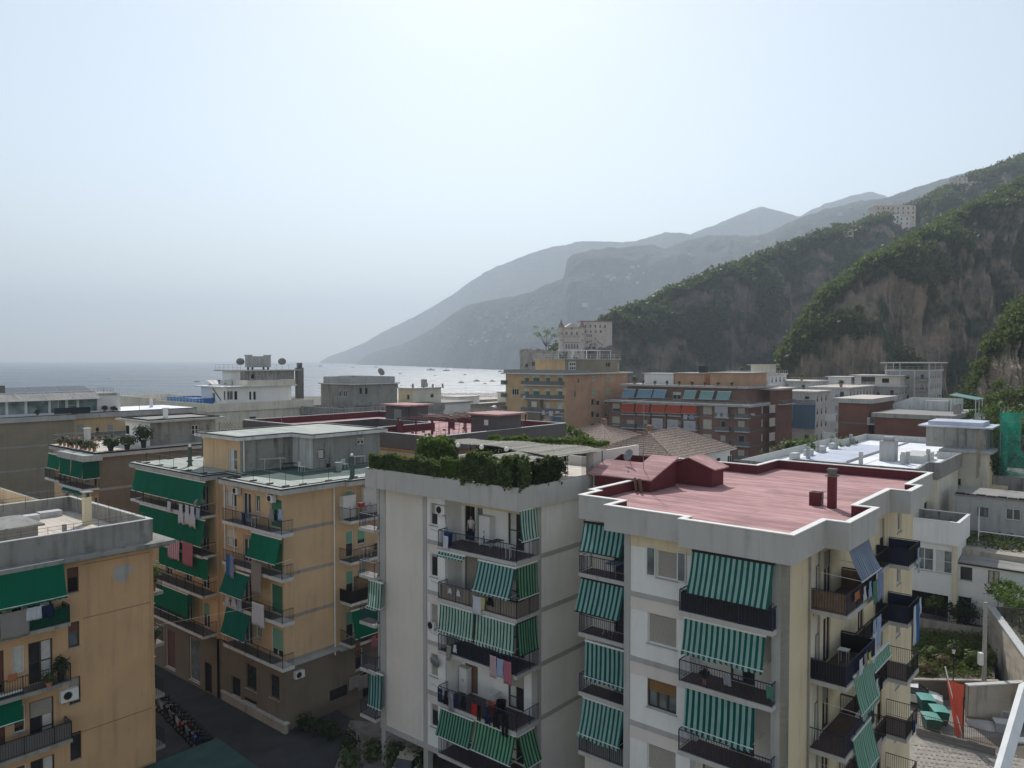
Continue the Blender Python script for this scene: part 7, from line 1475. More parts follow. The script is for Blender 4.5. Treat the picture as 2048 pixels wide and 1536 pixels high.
# --- white-roofed block behind the red one
QB = Block('apartment_block', 'block with gleaming white flat roof and rain-streaked walls', 1886, 924, 17.0, 'apartment block'); e = QB.e
OQ = [(-13, 14), (-8.2, 14), (-8.2, .8), (-1.1, 1.2), (-1.1, 0), (11.3, 0), (11.3, 2.5), (30, 2.5), (30, 16.6), (19, 16.6), (19, 18.6), (-13, 18.6)]
ring(QB, OQ, 0, .3, 15.3, 17.0, 'parapet', 'concrete_stained', inner='coping_grey'); slab_roof(QB, offset_poly(OQ, .29), 15.0, 16.1, 'roof', 'concrete', 'roof_white'); MB().box(-4, 22, 10.5, 16.2, 16.104, 16.11).build('roof_sheet', 'roof_silver', e); MB().box(-8, 29, 10.1, 10.35, 16.1, 16.25).build('roof_joint', 'metal_grey', e)
qu, qu2, qv = QB.U(.4), QB.U(1.3), QB.V(-8.0)
qu2.window(*qu2.rect(1853, 1870, 1001, 1017), 0, 1, 'frame_dark', 'dark_room'); qu2.window(*qu2.rect(1865, 1868, 945, 960), 0, 1, 'frame_dark', 'dark_room', sill=None)
mb = MB(); qu2.wall(mb, -8.0, -.6, 0, 15.4); mb.build('wall', 'wall_cream_pale', e); mb = MB(); qu.wall(mb, -.7, 11.1, 0, 15.4); mb.box(-.72, -.7, .4, 1.5, 0, 15.4); mb.build('wall', 'wall_cream_pale', e); MB().box(-8.02, -8.0, 1.3, 14, 0, 15.4).box(-12.8, -12.78, 14, 18.4, 0, 15.4).box(11.08, 11.1, .4, 3, 0, 15.4).box(11, 30, 2.9, 2.92, 0, 15.4).build('wall', 'wall_cream_pale', e)
tw, tu = QB.V(12.0), QB.U(-2.6); tw.window(*tw.rect(1918, 1927, 910, 923), 0, 1, 'frame_white', 'glass'); tw.window(*tw.rect(1910, 1914, 957, 970), 0, 1, 'frame_white', 'glass'); tw.window(*tw.rect(1917, 1926, 957, 971), 0, 1, 'frame_white', 'glass'); finish(QB, tw, tu, 12, 17.5, -2.6, 2.2, 0, 17.0, 'wall_cream_pale', 'wall_cream'); MB().box(11.5, 18, -3.1, 2.7, 17.0, 17.25).build('roof', 'slab_grey', e)
MB().box(14.5, 20, -2.0, 4.8, 17.25, 19.9).build('tank_room', 'concrete_stained', e); MB().box(13.8, 20.7, -2.8, 5.6, 19.9, 20.1).box(14.6, 19.9, -1.6, 4.6, 20.1, 20.6).build('tank_room_roof', 'roof_silver', e)
MB().box(3.6, 5.4, 6.0, 7.7, 16.1, 18.6).box(3.9, 5.1, 6.3, 7.4, 18.6, 19.1).build('chimney', 'slab_grey', e); [MB().box(a, a + .4, b, b + .4, 16.1, 17.6).build('vent', 'slab_grey', e) for a, b in ((1.6, 4.4), (2.6, 4.1), (-1.4, 8.3), (7, 2.8), (0, 15), (8, 16.5), (14, 16), (21, 16))]
[MB().box(a, a + 1.6, 16.0, 16.8, 16.1, 16.9).build('roof_curb', 'coping_grey', e) for a in (-2, 3, 8, 13)]; MB().box(4.2, 10.4, 3, 5.5, 16.1, 17.0).build('skylight', 'coping_grey', e); MB().tube((-5.6, 8.8, 16.9), (8, 8.8, 16.9), .07, 5).tube((-5.6, 8.8, 16.1), (-5.6, 8.8, 16.9), .07, 5).build('pipe', 'metal_grey', e)
# --- low white houses on the right
TB = Block('house', 'white two-storey house with glazed upper room and flat roof', 1918, 1047, 12.2, 'house'); e = TB.e
tv, tu_ = TB.V(.3), TB.U(.3); ring(TB, [(0, 0), (6, 0), (6, 6.5), (0, 6.5)], 0, .2, 9.9, 12.2, 'parapet', 'wall_white', inner='concrete_stained'); slab_roof(TB, [(.1, .1), (5.9, .1), (5.9, 6.4), (.1, 6.4)], 9.8, 11.3, 'roof', 'wall_white', 'roof_grey'); ring(TB, [(0, 0), (6, 0), (6, 6.5), (0, 6.5)], -.06, .24, 12.2, 12.26, 'coping', 'coping')
tv.window(.6, 2.1, 6.9, 9.2, 0, 2, 'frame_white', 'glass_light', cross=1, cur=1); tv.window(2.3, 4.0, 6.9, 9.2, 0, 2, 'frame_white', 'glass_light', cross=1); tv.window(.9, 5.8, .6, 4.6, 0, 1, 'frame_dark', 'dark_room', sill=None, name='gateway', back=1.4, d=1.2); finish(TB, tv, tu_, .3, 5.9, .3, 6.4, 0, 9.85, 'wall_white', 'wall_white'); MB().box(.1, .28, .1, .5, 2.0, 9.8).build('drain_pipe', 'wall_cream', e)
t2 = TB.V(1.2); tr = [(1.0, -10.5), (1.0, .2)]
t2.window(*t2.rect(1928, 1952, 1134, 1160), 0, 2, 'frame_dark', 'glass'); t2.window(*t2.rect(1984, 2007, 1142, 1168), 0, 2, 'frame_brown', 'shutter_cream'); t2.window(*t2.rect(1925, 1951, 1194, 1235), 0, 1, 'frame_dark', 'dark_room', sill=None, name='door'); mb = MB(); t2.wall(mb, -8.2, .28, 0, 8.0); mb.box(1.2, 7, -8.22, -8.2, 0, 8.0); mb.build('wall', 'wall_white', e)
MB().add([(.9, -8.5, 7.95), (8.5, -8.5, 8.9), (8.5, .2, 8.9), (.9, .2, 7.95), (.9, -8.5, 8.1), (8.5, -8.5, 9.05), (8.5, .2, 9.05), (.9, .2, 8.1)], [(0, 3, 2, 1), (4, 5, 6, 7), (0, 1, 5, 4), (1, 2, 6, 5), (2, 3, 7, 6), (3, 0, 4, 7)]).build('lean_to_roof', 'roof_grey', e); MB().tube((.85, -8.3, 8), (.85, .2, 8), .07, 6).build('gutter', 'metal_dark', e)
# the grey yard wall and pergola behind
UB = Block('yard_building', 'long grey wall building with two small windows and slanting poles', 1910, 985, 13.6, 'building'); e = UB.e; uv_ = UB.V(0)
uv_.window(*uv_.rect(1960, 1982, 1015, 1033), 0, 2, 'frame_brown', 'glass_light'); uv_.window(*uv_.rect(2017, 2047, 1018, 1040), 0, 2, 'frame_white', 'glass'); mb = MB(); uv_.wall(mb, -16, .0, 0, 13.3); mb.build('wall', 'slab_grey', e); MB().box(.02, 6, -.02, 0, 0, 13.3).box(0, 6, -16, -15.98, 0, 13.3).build('wall', 'slab_grey', e)
MB().box(-.12, 6.3, -16, .12, 13.3, 13.5).build('roof', 'roof_grey', e); [MB().box(-.25, .3, -16 + i * 1.0, -15.1 + i * 1.0, 13.5 + .03 * (i % 3), 13.62 + .05 * (i % 2)).build('coping_tile', 'black_trim', e) for i in range(16)]; mb = MB()
for s in (-2.4, -6.6, -11): mb.bar((0, s, 12.2), (-4, s - .6, 10.3), .09); mb.tube((-4, s - .6, 8.9), (-4, s - .6, 10.3), .06, 5)
mb.tube((-4, -3, 10.3), (-4, -12, 10.3), .06, 5); mb.build('pergola_frame', 'metal_white', e)
MB().prism([(-7.5, -16), (0, -16), (0, 0), (-7.5, 0)], 0, 8.9).build('terrace', 'stone_wall', e)
r = np.random.RandomState(4); P = np.c_[-5.6 + 5.4 * r.rand(2600), -15.6 + 15 * r.rand(2600), 8.9 + .9 * r.rand(2600) ** 2]; v, f_ = leaves(2600, P, .16, .5, .4, 4); o = mesh_np('yard_grass', v, f_, 'leaf_grass'); o.location = (*UB.w(0, 0), 0); o.rotation_euler = (0, 0, GRID); tag(o, 'rough grass in the yard of the grey wall building', None, kind='stuff')
# scaffold wrapped in green netting
sp_ = at_d(2030, 985, 98); SB = empty('scaffold', (sp_[0], sp_[1], 0), GRID, 'scaffold tower wrapped in torn green netting', 'scaffold'); Z0, Z1 = 14.0, 22.0
for x in (-1.5, 1.5, 4.5):
    for y in (-4.5, -1.5, 1.5): MB().tube((x, y, Z0), (x, y, Z1 + .6), .05, 6).build('pole', 'metal_grey', SB)
mb = MB()
for z in (16.5, 18.6, 20.7): 
    for y in (-4.5, -1.5, 1.5): mb.tube((-1.5, y, z), (4.5, y, z), .035, 5)
    for x in (-1.5, 1.5, 4.5): mb.tube((x, -4.5, z), (x, 1.5, z), .035, 5)
mb.build('crossbar', 'metal_grey', SB)
def net(p, q, z0, z1, nm='net', mat='mesh_green', hole=None):
    mb = MB(); n = 16; d = Vector((q[0] - p[0], q[1] - p[1])); nrm = Vector((-d.y, d.x)).normalized()
    for j in range(n):
        for i in range(n):
            if hole and hole[0] < i / n < hole[1] and hole[2] < j / n < hole[3]: continue
            vs = []
            for u_, v_ in ((i, j), (i + 1, j), (i + 1, j + 1), (i, j + 1)):
                u1, v1 = u_ / n, v_ / n; k = .12 * math.sin(u1 * 9 + v1 * 4) + .06 * math.sin(u1 * 23); vs.append((p[0] + d.x * u1 + nrm.x * k, p[1] + d.y * u1 + nrm.y * k, z0 + (z1 - z0) * v1))
            mb.add(vs, [(0, 1, 2, 3)])
    return mb.build(nm, mat, SB, smooth=True)
net((-1.6, -4.6), (-1.6, 1.6), Z0, Z1, hole=(.1, .6, .35, .9)); net((-1.6, 1.6), (4.6, 1.6), Z0, Z1 - .6); net((-1.6, -4.6), (4.6, -4.6), Z0, Z1); net((-1.7, -4.6), (4.6, -4.5), Z1 - .1, Z1 + .7)
MB().box(-2, 8, -9, 2.2, 0, 13.9).build('wall', 'concrete_stained', SB); MB().box(-3.8, -2.1, .5, 5, 0, 12.8).build('ramp', 'wall_cream', SB)
# ------------------------------------------------------------------ castle on its rock, hillside houses, boats
def local_house(name, label, px, py, d, rz=0., cat='house', group=None):
    p = at_d(px, py, d); return empty(name, p, rz, label, cat, group)
PXM = lambda d: d / FOC           # metres per photograph pixel at distance d
CD = 476; k = PXM(CD); cs = local_house('castle', 'small pink-stone castle with two pointed corner turrets', 1143, 700, CD, R_(8), 'castle')
X = lambda x: (x - 1143) * k; Zc = lambda y: (700 - y) * k
def arch_win(par, x, z0, z1, w, y, mat='glass', fr='castle_stone', nm='window'):
    n = 6; pts = [(x - w / 2, z0), (x + w / 2, z0), (x + w / 2, z1 - w / 2)] + [(x + w / 2 * math.cos(math.pi * i / n), z1 - w / 2 + w / 2 * math.sin(math.pi * i / n)) for i in range(1, n)] + [(x - w / 2, z1 - w / 2)]
    def pan(g, y0, nm, mat, p): m = MB(); m.v = [(x + (q[0] - x) * g, y0, z0 + (q[1] - z0) * (1 + (g - 1) * .5)) for q in pts] + [(x + (q[0] - x) * g, y0 + .3, z0 + (q[1] - z0) * (1 + (g - 1) * .5)) for q in pts]; N = len(pts); m.f = [tuple(range(N))[::-1], tuple(range(N, 2 * N))] + [(i, (i + 1) % N, N + (i + 1) % N, N + i) for i in range(N)]; m.m = [0] * len(m.f); return m.build(nm, mat, p)
    o = pan(1.3, y - .12, nm, fr, par); pan(1., y - .2, 'pane', mat, o); return o
hw = X(1160) - X(1128); x0, x1 = X(1128), X(1160)
MB().box(x0, x1, 0, 9, Zc(745), Zc(656)).build('wall', 'castle_stone', cs)
MB().add([(x0, -.2, Zc(656)), (x1, -.2, Zc(656)), ((x0 + x1) / 2, -.2, Zc(646)), (x0, 9, Zc(656)), (x1, 9, Zc(656)), ((x0 + x1) / 2, 9, Zc(646))], [(0, 1, 2), (5, 4, 3), (0, 2, 5, 3), (1, 4, 5, 2)]).build('gable', 'castle_stone', cs)
for z in (656, 672, 685): MB().box(x0, x1, -.3, -.003, Zc(z) - .2, Zc(z) + .15).build('string_course', 'wall_taupe', cs)
for x in (1133, 1143, 1154):
    arch_win(cs, X(x), Zc(672), Zc(663.5), 1.2, 0); MB().box(X(x) - .9, X(x) + .9, -.9, 0, Zc(672) - .3, Zc(672) + .5).build('balcony', 'castle_stone', cs)
arch_win(cs, X(1143), Zc(659), Zc(654), 1.0, -.2); MB().box(x0 - .2, x1 + .2, -.5, 0, Zc(698), Zc(686)).build('loggia', 'slab_white', cs)
for i in range(5): arch_win(cs, X(1132 + i * 5.6), Zc(697), Zc(688), 1.0, -.5)
for x in (1122.5, 1164.5):
    t = MB().lathe([(1.75, Zc(745)), (1.75, Zc(657)), (2.1, Zc(656)), (2.1, Zc(655))], (X(x), .6, 0), 12).build('turret', 'castle_stone', cs)
    MB().lathe([(2.4, Zc(655)), (1.6, Zc(652)), (.8, Zc(646)), (.25, Zc(641)), (.05, Zc(639))], (X(x), .6, 0), 12).build('spire', 'wall_brown', t)
    for y in (668, 681): MB().box(X(x) - .3, X(x) + .3, -1.3, -1.0, Zc(y) - .5, Zc(y) + .5).build('window', 'glass', t)
wg = MB().box(X(1167), X(1229), 3, 13, Zc(700), Zc(643)).build('wing', 'castle_stone', cs); MB().box(X(1166), X(1230), 2.6, 13.4, Zc(643), Zc(641)).build('wing_roof', 'tile_clay', wg)
for i in range(5): MB().box(X(1174 + i * 10) - .5, X(1174 + i * 10) + .5, 2.85, 2.98, Zc(655), Zc(649)).build('window', 'glass', wg)
for i in range(4): arch_win(wg, X(1174 + i * 10.5), Zc(665), Zc(660), 1.2, 3.0)
for i in range(3): arch_win(wg, X(1177 + i * 4.2), Zc(673), Zc(668), .9, 3.0)
p = at_d(1040, 698, 466); bs = empty('bastion', (p[0], p[1], 0), 0, 'ruined stone bastion wall below the castle', 'wall'); mb = MB(); W_ = 78 * PXM(466); n = 40; zt = p[2]
mb.grid(lambda u, v: (W_ * u + 1.2 * mn.noise(Vector((u * 8, v * 6, 1))) * (v < .99), -3.5 * (1 - v) + 2.4 * mn.noise(Vector((u * 9, v * 7, 4))) + 1.2 * mn.noise(Vector((u * 25, v * 17, 4))), -5 + (zt + 5 + 1.6 * mn.noise(Vector((u * 14, 2, 1))) - (1.4 if u > .6 else 0) * u) * v), n, 24); mb.grid(lambda u, v: (1.0 * mn.noise(Vector((v * 6, 3, 2))), 14 * u - 1, -5 + (zt + 5) * v), 6, 10); mb.build('wall_face', 'stone_wall', bs); MB().box(1.5, W_, 2.4, 16, -5, zt - 1.2).build('core', 'stone_wall', bs)
for x, z in ((8, zt - 9), (4, zt - 10)): MB().box(x - .8, x + .8, -1.6, .5, z - 1, z + 1.2).build('embrasure', 'dark_room', bs)
def tree(loc, h, r, label, leaf, n=900, size=.2, limbs=6, trunk=.3, seed=1, tuft=None, crown0=.45, cat='tree', group=None, name='tree'):
    """tapered trunk, limbs and clumps of leaves"""
    t = empty(name, loc, 0, label, cat, group); rr = random.Random(seed); mb = MB(); mb.tube((0, 0, 0), (.05 * h * rr.uniform(-1, 1), 0, h * crown0), trunk, 8, r2=trunk * .7); ends = []
    for i in range(limbs):
        a = 2 * math.pi * i / limbs + rr.uniform(-.3, .3); q0 = Vector((0, 0, h * crown0 * rr.uniform(.75, 1))); q1 = Vector((r * .5 * math.cos(a), r * .5 * math.sin(a), h * rr.uniform(.55, .75))); q2 = Vector((r * rr.uniform(.7, .95) * math.cos(a + .2), r * rr.uniform(.7, .95) * math.sin(a + .2), h * rr.uniform(.65, .98)))
        mb.tube(q0, q1, trunk * .5, 6, r2=trunk * .3); mb.tube(q1, q2, trunk * .3, 5, r2=trunk * .1); ends += [q2, q1.lerp(q2, .5)]
        for _ in range(2): q3 = q1 + Vector((rr.uniform(-.4, .4) * r, rr.uniform(-.4, .4) * r, rr.uniform(.05, .3) * h)); mb.tube(q1, q3, trunk * .2, 4, r2=trunk * .06); ends.append(q3)
    ends.append(Vector((0, 0, h * .9))); mb.build('trunk', 'bark', t, smooth=True)
    per = n // len(ends); tf = tuft or r * .38; P = np.concatenate([blob_points(per, tuple(q), (tf * rr.uniform(.7, 1.2), tf * rr.uniform(.7, 1.2), tf * .7), seed * 31 + i, .25) for i, q in enumerate(ends)])
    v, f = leaves(len(P), P, size, .4, .5, seed); mesh_np('crown', v, f, leaf, t); return t
p = at_d(1092, 702, 468); tree((p[0], p[1], p[2] - 1), 15, 8.5, 'open-branched tree silhouetted beside the castle', 'leaf_bright', 420, .42, 9, .32, 5, 1.7, .3)
def villa(label, px, py, d, parts, rz=0., rows=2):
    """parts: (px0, px1, py_top, py_bottom, depth, wall, pitched)"""
    o = local_house('villa', label, px, py, d, rz); kk = PXM(d)
    for i, (a, b, t, bt, dep, off, wall, pit) in enumerate(parts):
        x0, x1, z0, z1 = (a - px) * kk, (b - px) * kk, (py - bt) * kk - 8, (py - t) * kk; MB().box(x0, x1, off, off + dep, z0, z1).build('wall', wall, o)
        if pit: MB().add([(x0 - .5, off - .5, z1), (x1 + .5, off - .5, z1), (x1 + .5, off + dep + .5, z1), (x0 - .5, off + dep + .5, z1), (x0 + 3, off + dep / 2, z1 + 2.2), (x1 - 3, off + dep / 2, z1 + 2.2)], [(0, 1, 5, 4), (1, 2, 5), (2, 3, 4, 5), (3, 0, 4)]).build('roof', 'tile_clay', o)
        else: MB().box(x0 - .3, x1 + .3, off - .3, off + dep + .3, z1, z1 + .4).build('roof', 'slab_white', o)
        n = max(2, int((x1 - x0) / 4.5)); hh = (py - bt) * kk; m = max(1, int((z1 - hh) / 4))
        for c in range(n):
            for r_ in range(m):
                xx = x0 + (x1 - x0) * (c + .5) / n; zz = z1 - 3.3 - r_ * 4.; MB().box(xx - .6, xx + .6, off - .08, off - .003, zz, zz + 1.9).build('window', 'glass', o)
    return o
villa('large pale villa high on the castle spur', 1800, 430, 700, ((1758, 1838, 409, 440, 16, 6, 'castle_stone', True), (1768, 1800, 429, 466, 10, 0, 'wall_white', False), (1796, 1819, 433, 462, 9, -1, 'wall_pale', False), (1752, 1770, 448, 460, 7, 1, 'wall_white', False)))
villa('pinkish house on the crest near the top of the spur', 1938, 365, 775, ((1913, 1935, 355, 388, 12, 0, 'castle_stone', False), (1933, 1967, 362, 378, 10, 2, 'castle_stone', False)), .1)
villa('low stone farmhouse on the spur left of the villa', 1685, 465, 660, ((1664, 1707, 460, 478, 12, 0, 'castle_stone', True), (1628, 1662, 464, 480, 9, 3, 'wall_tan', False)))
p = at_d(1672, 455, 690); tree((p[0], p[1], p[2] - 6), 10, 3.5, 'lone round tree on the ridge beside the farmhouse', 'leaf_bright', 700, .4, 5, .3, 9)
# pale village houses scattered over the hazy mountainside
V_, rows_, cols_ = HILLS['mountain_middle']; rr = random.Random(12); base = None; done = 0; cl = [(rr.uniform(.12, .9), rr.uniform(.08, .75)) for _ in range(15)]
while done < 80:
    c = rr.choice(cl); u_, t_ = c[0] + rr.gauss(0, .03), c[1] + rr.gauss(0, .05)
    if not (.05 < u_ < .97 and .04 < t_ < .9): continue
    q = V_[int(t_ * rows_), int(u_ * cols_)]; s = rr.uniform(5, 10)
    if base is None:
        base = empty('mountain_house', tuple(q), 0, 'tiny pale house on the hazy mountainside', 'house', 'tiny pale houses on the far mountainside'); MB().box(-.5, .5, -.4, .4, -.6, .5).build('wall', 'slab_grey', base); MB().add([(-.55, -.45, .5), (.55, -.45, .5), (.55, .45, .5), (-.55, .45, .5), (-.5, 0, .75), (.5, 0, .75)], [(0, 1, 5, 4), (1, 2, 5), (2, 3, 4, 5), (3, 0, 4)]).build('roof', 'tile_clay', base); base.scale = (s * 1.4, s, s); done += 1
    else: o = copy_tree(base, tuple(q + np.array([0, -4, 1])), rr.uniform(-.5, .5)); o.scale = (s * rr.uniform(1, 2.2), s, s * rr.uniform(.6, 1.1)); done += 1
# boats
def boat(px, py, L, label, proto=[None], wake=False):
    p = at_z(px, py, -4)
    if proto[0] is None:
        o = empty('boat', p, 0, label, 'boat', 'small boats out on the bay'); mb = MB(); sec = [(-.5, .16, .02), (-.3, .18, 0), (0, .18, 0), (.25, .13, .0), (.42, .06, .03), (.5, .005, .06)]
        for x, w_, z in sec: mb.v += [(x, -w_, .13 + z), (x, -w_ * .7, 0), (x, w_ * .7, 0), (x, w_, .13 + z)]
        for i in range(5): a = i * 4; mb.f += [(a, a + 1, a + 5, a + 4), (a + 1, a + 2, a + 6, a + 5), (a + 2, a + 3, a + 7, a + 6), (a + 3, a, a + 4, a + 7)]
        mb.f += [(0, 3, 2, 1)]; mb.m = [0] * len(mb.f); mb.build('hull', 'slab_white', o); MB().box(-.25, .12, -.1, .1, .13, .26).add([(.12, -.1, .13), (.12, .1, .13), (.22, 0, .13), (.12, -.1, .24), (.12, .1, .24)], [(0, 2, 3), (1, 4, 2), (3, 2, 4)]).build('cabin', 'wall_white', o); MB().tube((-.05, 0, .26), (-.05, 0, .45), .008, 4).build('mast', 'metal_grey', o); proto[0] = o
    else: o = copy_tree(proto[0], p, random.uniform(-.6, .6) + (math.pi if random.random() < .5 else 0), label)
    o.scale = (L, L, L); return o
BT = [(40, 727, 26), (340, 731, 22), (366, 736, 14), (410, 731, 14), (445, 741, 14), (394, 764, 18), (217, 757, 10), (640, 733, 40), (622, 733, 20), (664, 732, 22), (690, 731, 22), (706, 735, 26), (752, 735, 30), (668, 724, 30), (862, 741, 42), (893, 742, 34), (954, 763, 18), (985, 763, 14), (922, 766, 14), (970, 768, 9), (800, 748, 12), (870, 752, 9), (1000, 744, 26), (780, 760, 8), (930, 750, 12)]
for i, (x, y, L) in enumerate(BT): boat(x, y, L * .62, f'small boat on the bay, number {i + 1} of the boats counted from the open sea towards the castle' if False else 'small boat far out on the glittering bay')
for i, (x, y, L) in enumerate(((20, 728, 60), (350, 737, 70), (590, 744, 60))):
    p = at_z(x, y, -3.9); kk = p[1] / FOC; w_ = L * kk / 2; o = MB().grid(lambda u, v: (-w_ + 2 * w_ * u, (v - .5) * 26 * (1 - u * .8) + 3 * math.sin(u * 20), 0), 30, 2).build('boat_wake', 'foam', None, p); tag(o, ['white wake streak at the far left of the sea', 'white wake streak behind a boat left of the hotel', 'short white wake right of the hotel chimney'][i], 'wake')
# ------------------------------------------------------------------ street, car park and gardens
def sheet(name, px, z, mat, label, th=None, kind='structure'):
    pts = [at_z(x, y, z)[:2] for x, y in px]; o = MB().prism(pts, (th if th is not None else z - .02), z).build(name, mat); tag(o, label, None, kind=kind); return o
sheet('street', [(250, 1190), (330, 1190), (640, 1400), (760, 1470), (900, 1600), (300, 1700), (150, 1600), (285, 1380)], .008, 'asphalt', 'shaded asphalt street between the yellow and beige blocks')
sheet('forecourt', [(700, 1440), (905, 1455), (1000, 1600), (650, 1600)], .02, 'paving', 'pale concrete floor under the raised white block', 0)
# low planter wall along the beige block
def wall_px(name, label, a, b, z0, z1, th, mat, cat='wall', cap=None):
    p, q = at_z(*a, z0), at_z(*b, z0); d = Vector((q[0] - p[0], q[1] - p[1])); L = d.length; rz = math.atan2(d.y, d.x); o = empty(name, (p[0], p[1], 0), rz, label, cat); n = max(4, int(L / .8)); mb = MB()
    mb.grid(lambda u, v: (L * u, .06 * mn.noise(Vector((u * L * .7, v * 3, p[0]))), z0 + (z1 - z0 + .06 * mn.noise(Vector((u * L, 1, 7)))) * v), n, 6); mb.box(0, L, .09, th, z0, z1 - .03); mb.build('face', mat, o)
    if cap: MB().box(-.05, L + .05, -.08, th + .05, z1, z1 + .1).build('coping', cap, o)
    return o, p, rz, L
wall_px('planter_wall', 'low stone planter wall along the beige block', (578, 1466), (450, 1396), 0, .7, .35, 'stone_wall', cap='coping_grey')
def bushes(px, z, n, r, leaf, label, name='shrub', size=.1, seed=1, group=None, cnt=260, h=None):
    for i, (x, y) in enumerate(px):
        p = at_z(x, y, z); s = empty(name, p, 0, label if isinstance(label, str) else label[i], 'shrub', group); rr = r * random.uniform(.8, 1.2); v, f = leaves(cnt, blob_points(cnt, (0, 0, (h or rr) * .9), (rr, rr, (h or rr)), seed + i, .4), size, .4, .5, seed + i); mesh_np('foliage', v, f, leaf, s); mb = MB()
        for q in range(4): mb.tube((0, 0, 0), (rr * .5 * math.cos(q * 1.6), rr * .5 * math.sin(q * 1.6), (h or rr)), .02, 4)
        mb.build('stem', 'bark', s)
bushes([(470, 1385), (500, 1404), (532, 1424), (562, 1442)], .1, 4, .5, 'leaf_dark', 'dark shrub in the planter along the beige block', seed=201, group='planter shrubs of the beige block')
bushes([(610, 1462), (640, 1470), (668, 1478), (700, 1500)], .0, 4, .8, 'leaf_dark', 'dark scrub at the corner below the beige block', seed=211, group='scrub below the beige block', size=.14)
bushes([(745, 1520), (790, 1530), (830, 1545), (700, 1540)], .0, 4, .9, 'leaf_ivy', 'leafy shrub at the foot of the raised white block', seed=221, group='shrubs below the white block', size=.14, cnt=420)
# scooters parked in a row
def scooter(mat):
    o = empty('scooter', (0, 0, 0), 0, '', 'scooter', 'scooters parked in a row below the yellow block'); hb = MB()
    prof = [(-.75, .55, .16), (-.45, .78, .17), (0, .74, .16), (.12, .42, .17), (.4, .36, .17), (.55, .8, .2), (.62, 1.0, .12)]
    k0 = 0
    for x, z, w in prof: hb.v += [(x, -w, z), (x, w, z), (x, w * .8, z - .2), (x, -w * .8, z - .2)]
    for i in range(len(prof) - 1): a = i * 4; hb.f += [(a, a + 4, a + 5, a + 1), (a + 1, a + 5, a + 6, a + 2), (a + 2, a + 6, a + 7, a + 3), (a + 3, a + 7, a + 4, a)]
    hb.f += [(0, 1, 2, 3), (24, 27, 26, 25)]; hb.m = [0] * len(hb.f); hb.build('body', mat, o, smooth=False); MB().box(-.7, .02, -.15, .15, .76, .86).build('seat', 'plastic_black', o)
    for x in (-.55, .68):
        mb = MB(); n = 16
        for i in range(n): a, b = 2 * math.pi * i / n, 2 * math.pi * (i + 1) / n; mb.tube((x + .2 * math.cos(a), 0, .25 + .2 * math.sin(a)), (x + .2 * math.cos(b), 0, .25 + .2 * math.sin(b)), .055, 6)
        wh = mb.build('wheel', 'rubber', o); MB().tube((x, -.05, .25), (x, .05, .25), .13, 12).build('rim', 'chrome', wh)
    MB().tube((.58, 0, .95), (.68, 0, .25), .03, 6).build('fork', 'chrome', o); MB().tube((.5, -.33, 1.05), (.5, .33, 1.05), .018, 6).build('handlebar', 'plastic_black', o); MB().lathe([(.02, 0), (.09, .03), (.09, .1), (.03, .12)], (.6, 0, .88), 10).build('headlight', 'lamp_glass', o)
    for y in (-.3, .3): MB().tube((.5, y, 1.05), (.48, y * 1.2, 1.2), .008, 4).box(.46, .5, y * 1.2 - .05, y * 1.2 + .05, 1.18, 1.28).build('mirror', 'chrome', o)
    MB().bar((-.1, .1, .4), (-.2, .3, .02), .015).build('stand', 'metal_grey', o); return o
cols = ['plastic_black', 'plastic_white', 'plastic_grey', 'plastic_red', 'plastic_blue']; nm = ['black', 'white', 'grey', 'red', 'blue']; protos = [scooter(c) for c in cols]; used = set(); order = [0, 2, 1, 0, 0, 2, 0, 1, 3, 0, 2, 0, 4, 0]; nth = ['first', 'second', 'third', 'fourth', 'fifth', 'sixth', 'seventh', 'eighth', 'ninth', 'tenth', 'eleventh', 'twelfth', 'thirteenth', 'last']
for i, c in enumerate(order):
    p = at_z(322 + i * 6.6, 1412 + i * 6.6, 0); lb = f'{nm[c]} scooter, {nth[i]} from the building end of the parked row'; rz = GRID + math.pi / 2 + random.uniform(-.12, .12) + R_(40)
    if c not in used: used.add(c); o = protos[c]; o.location = p; o.rotation_euler = (0, 0, rz); o['label'] = lb
    else: copy_tree(protos[c], p, rz, lb)
# teal shelter roof, fence and posts at the bottom of the street
p = at_z(395, 1560, 2.6); o = empty('shelter', (p[0], p[1], 0), GRID, 'low shelter with dull teal roof at the end of the scooter row', 'shelter'); MB().add([(-3, -3.4, 2.5), (3.2, -3.4, 2.5), (3.2, 3.4, 2.9), (-3, 3.4, 2.9), (-3, -3.4, 2.56), (3.2, -3.4, 2.56), (3.2, 3.4, 2.96), (-3, 3.4, 2.96)], [(0, 3, 2, 1), (4, 5, 6, 7), (0, 1, 5, 4), (1, 2, 6, 5), (2, 3, 7, 6), (3, 0, 4, 7)]).build('roof', 'teal_roof', o); [MB().tube((x, y, 0), (x, y, 2.6), .05, 6).build('post', 'metal_grey', o) for x in (-2.8, 3) for y in (-3.2, 3.2)]
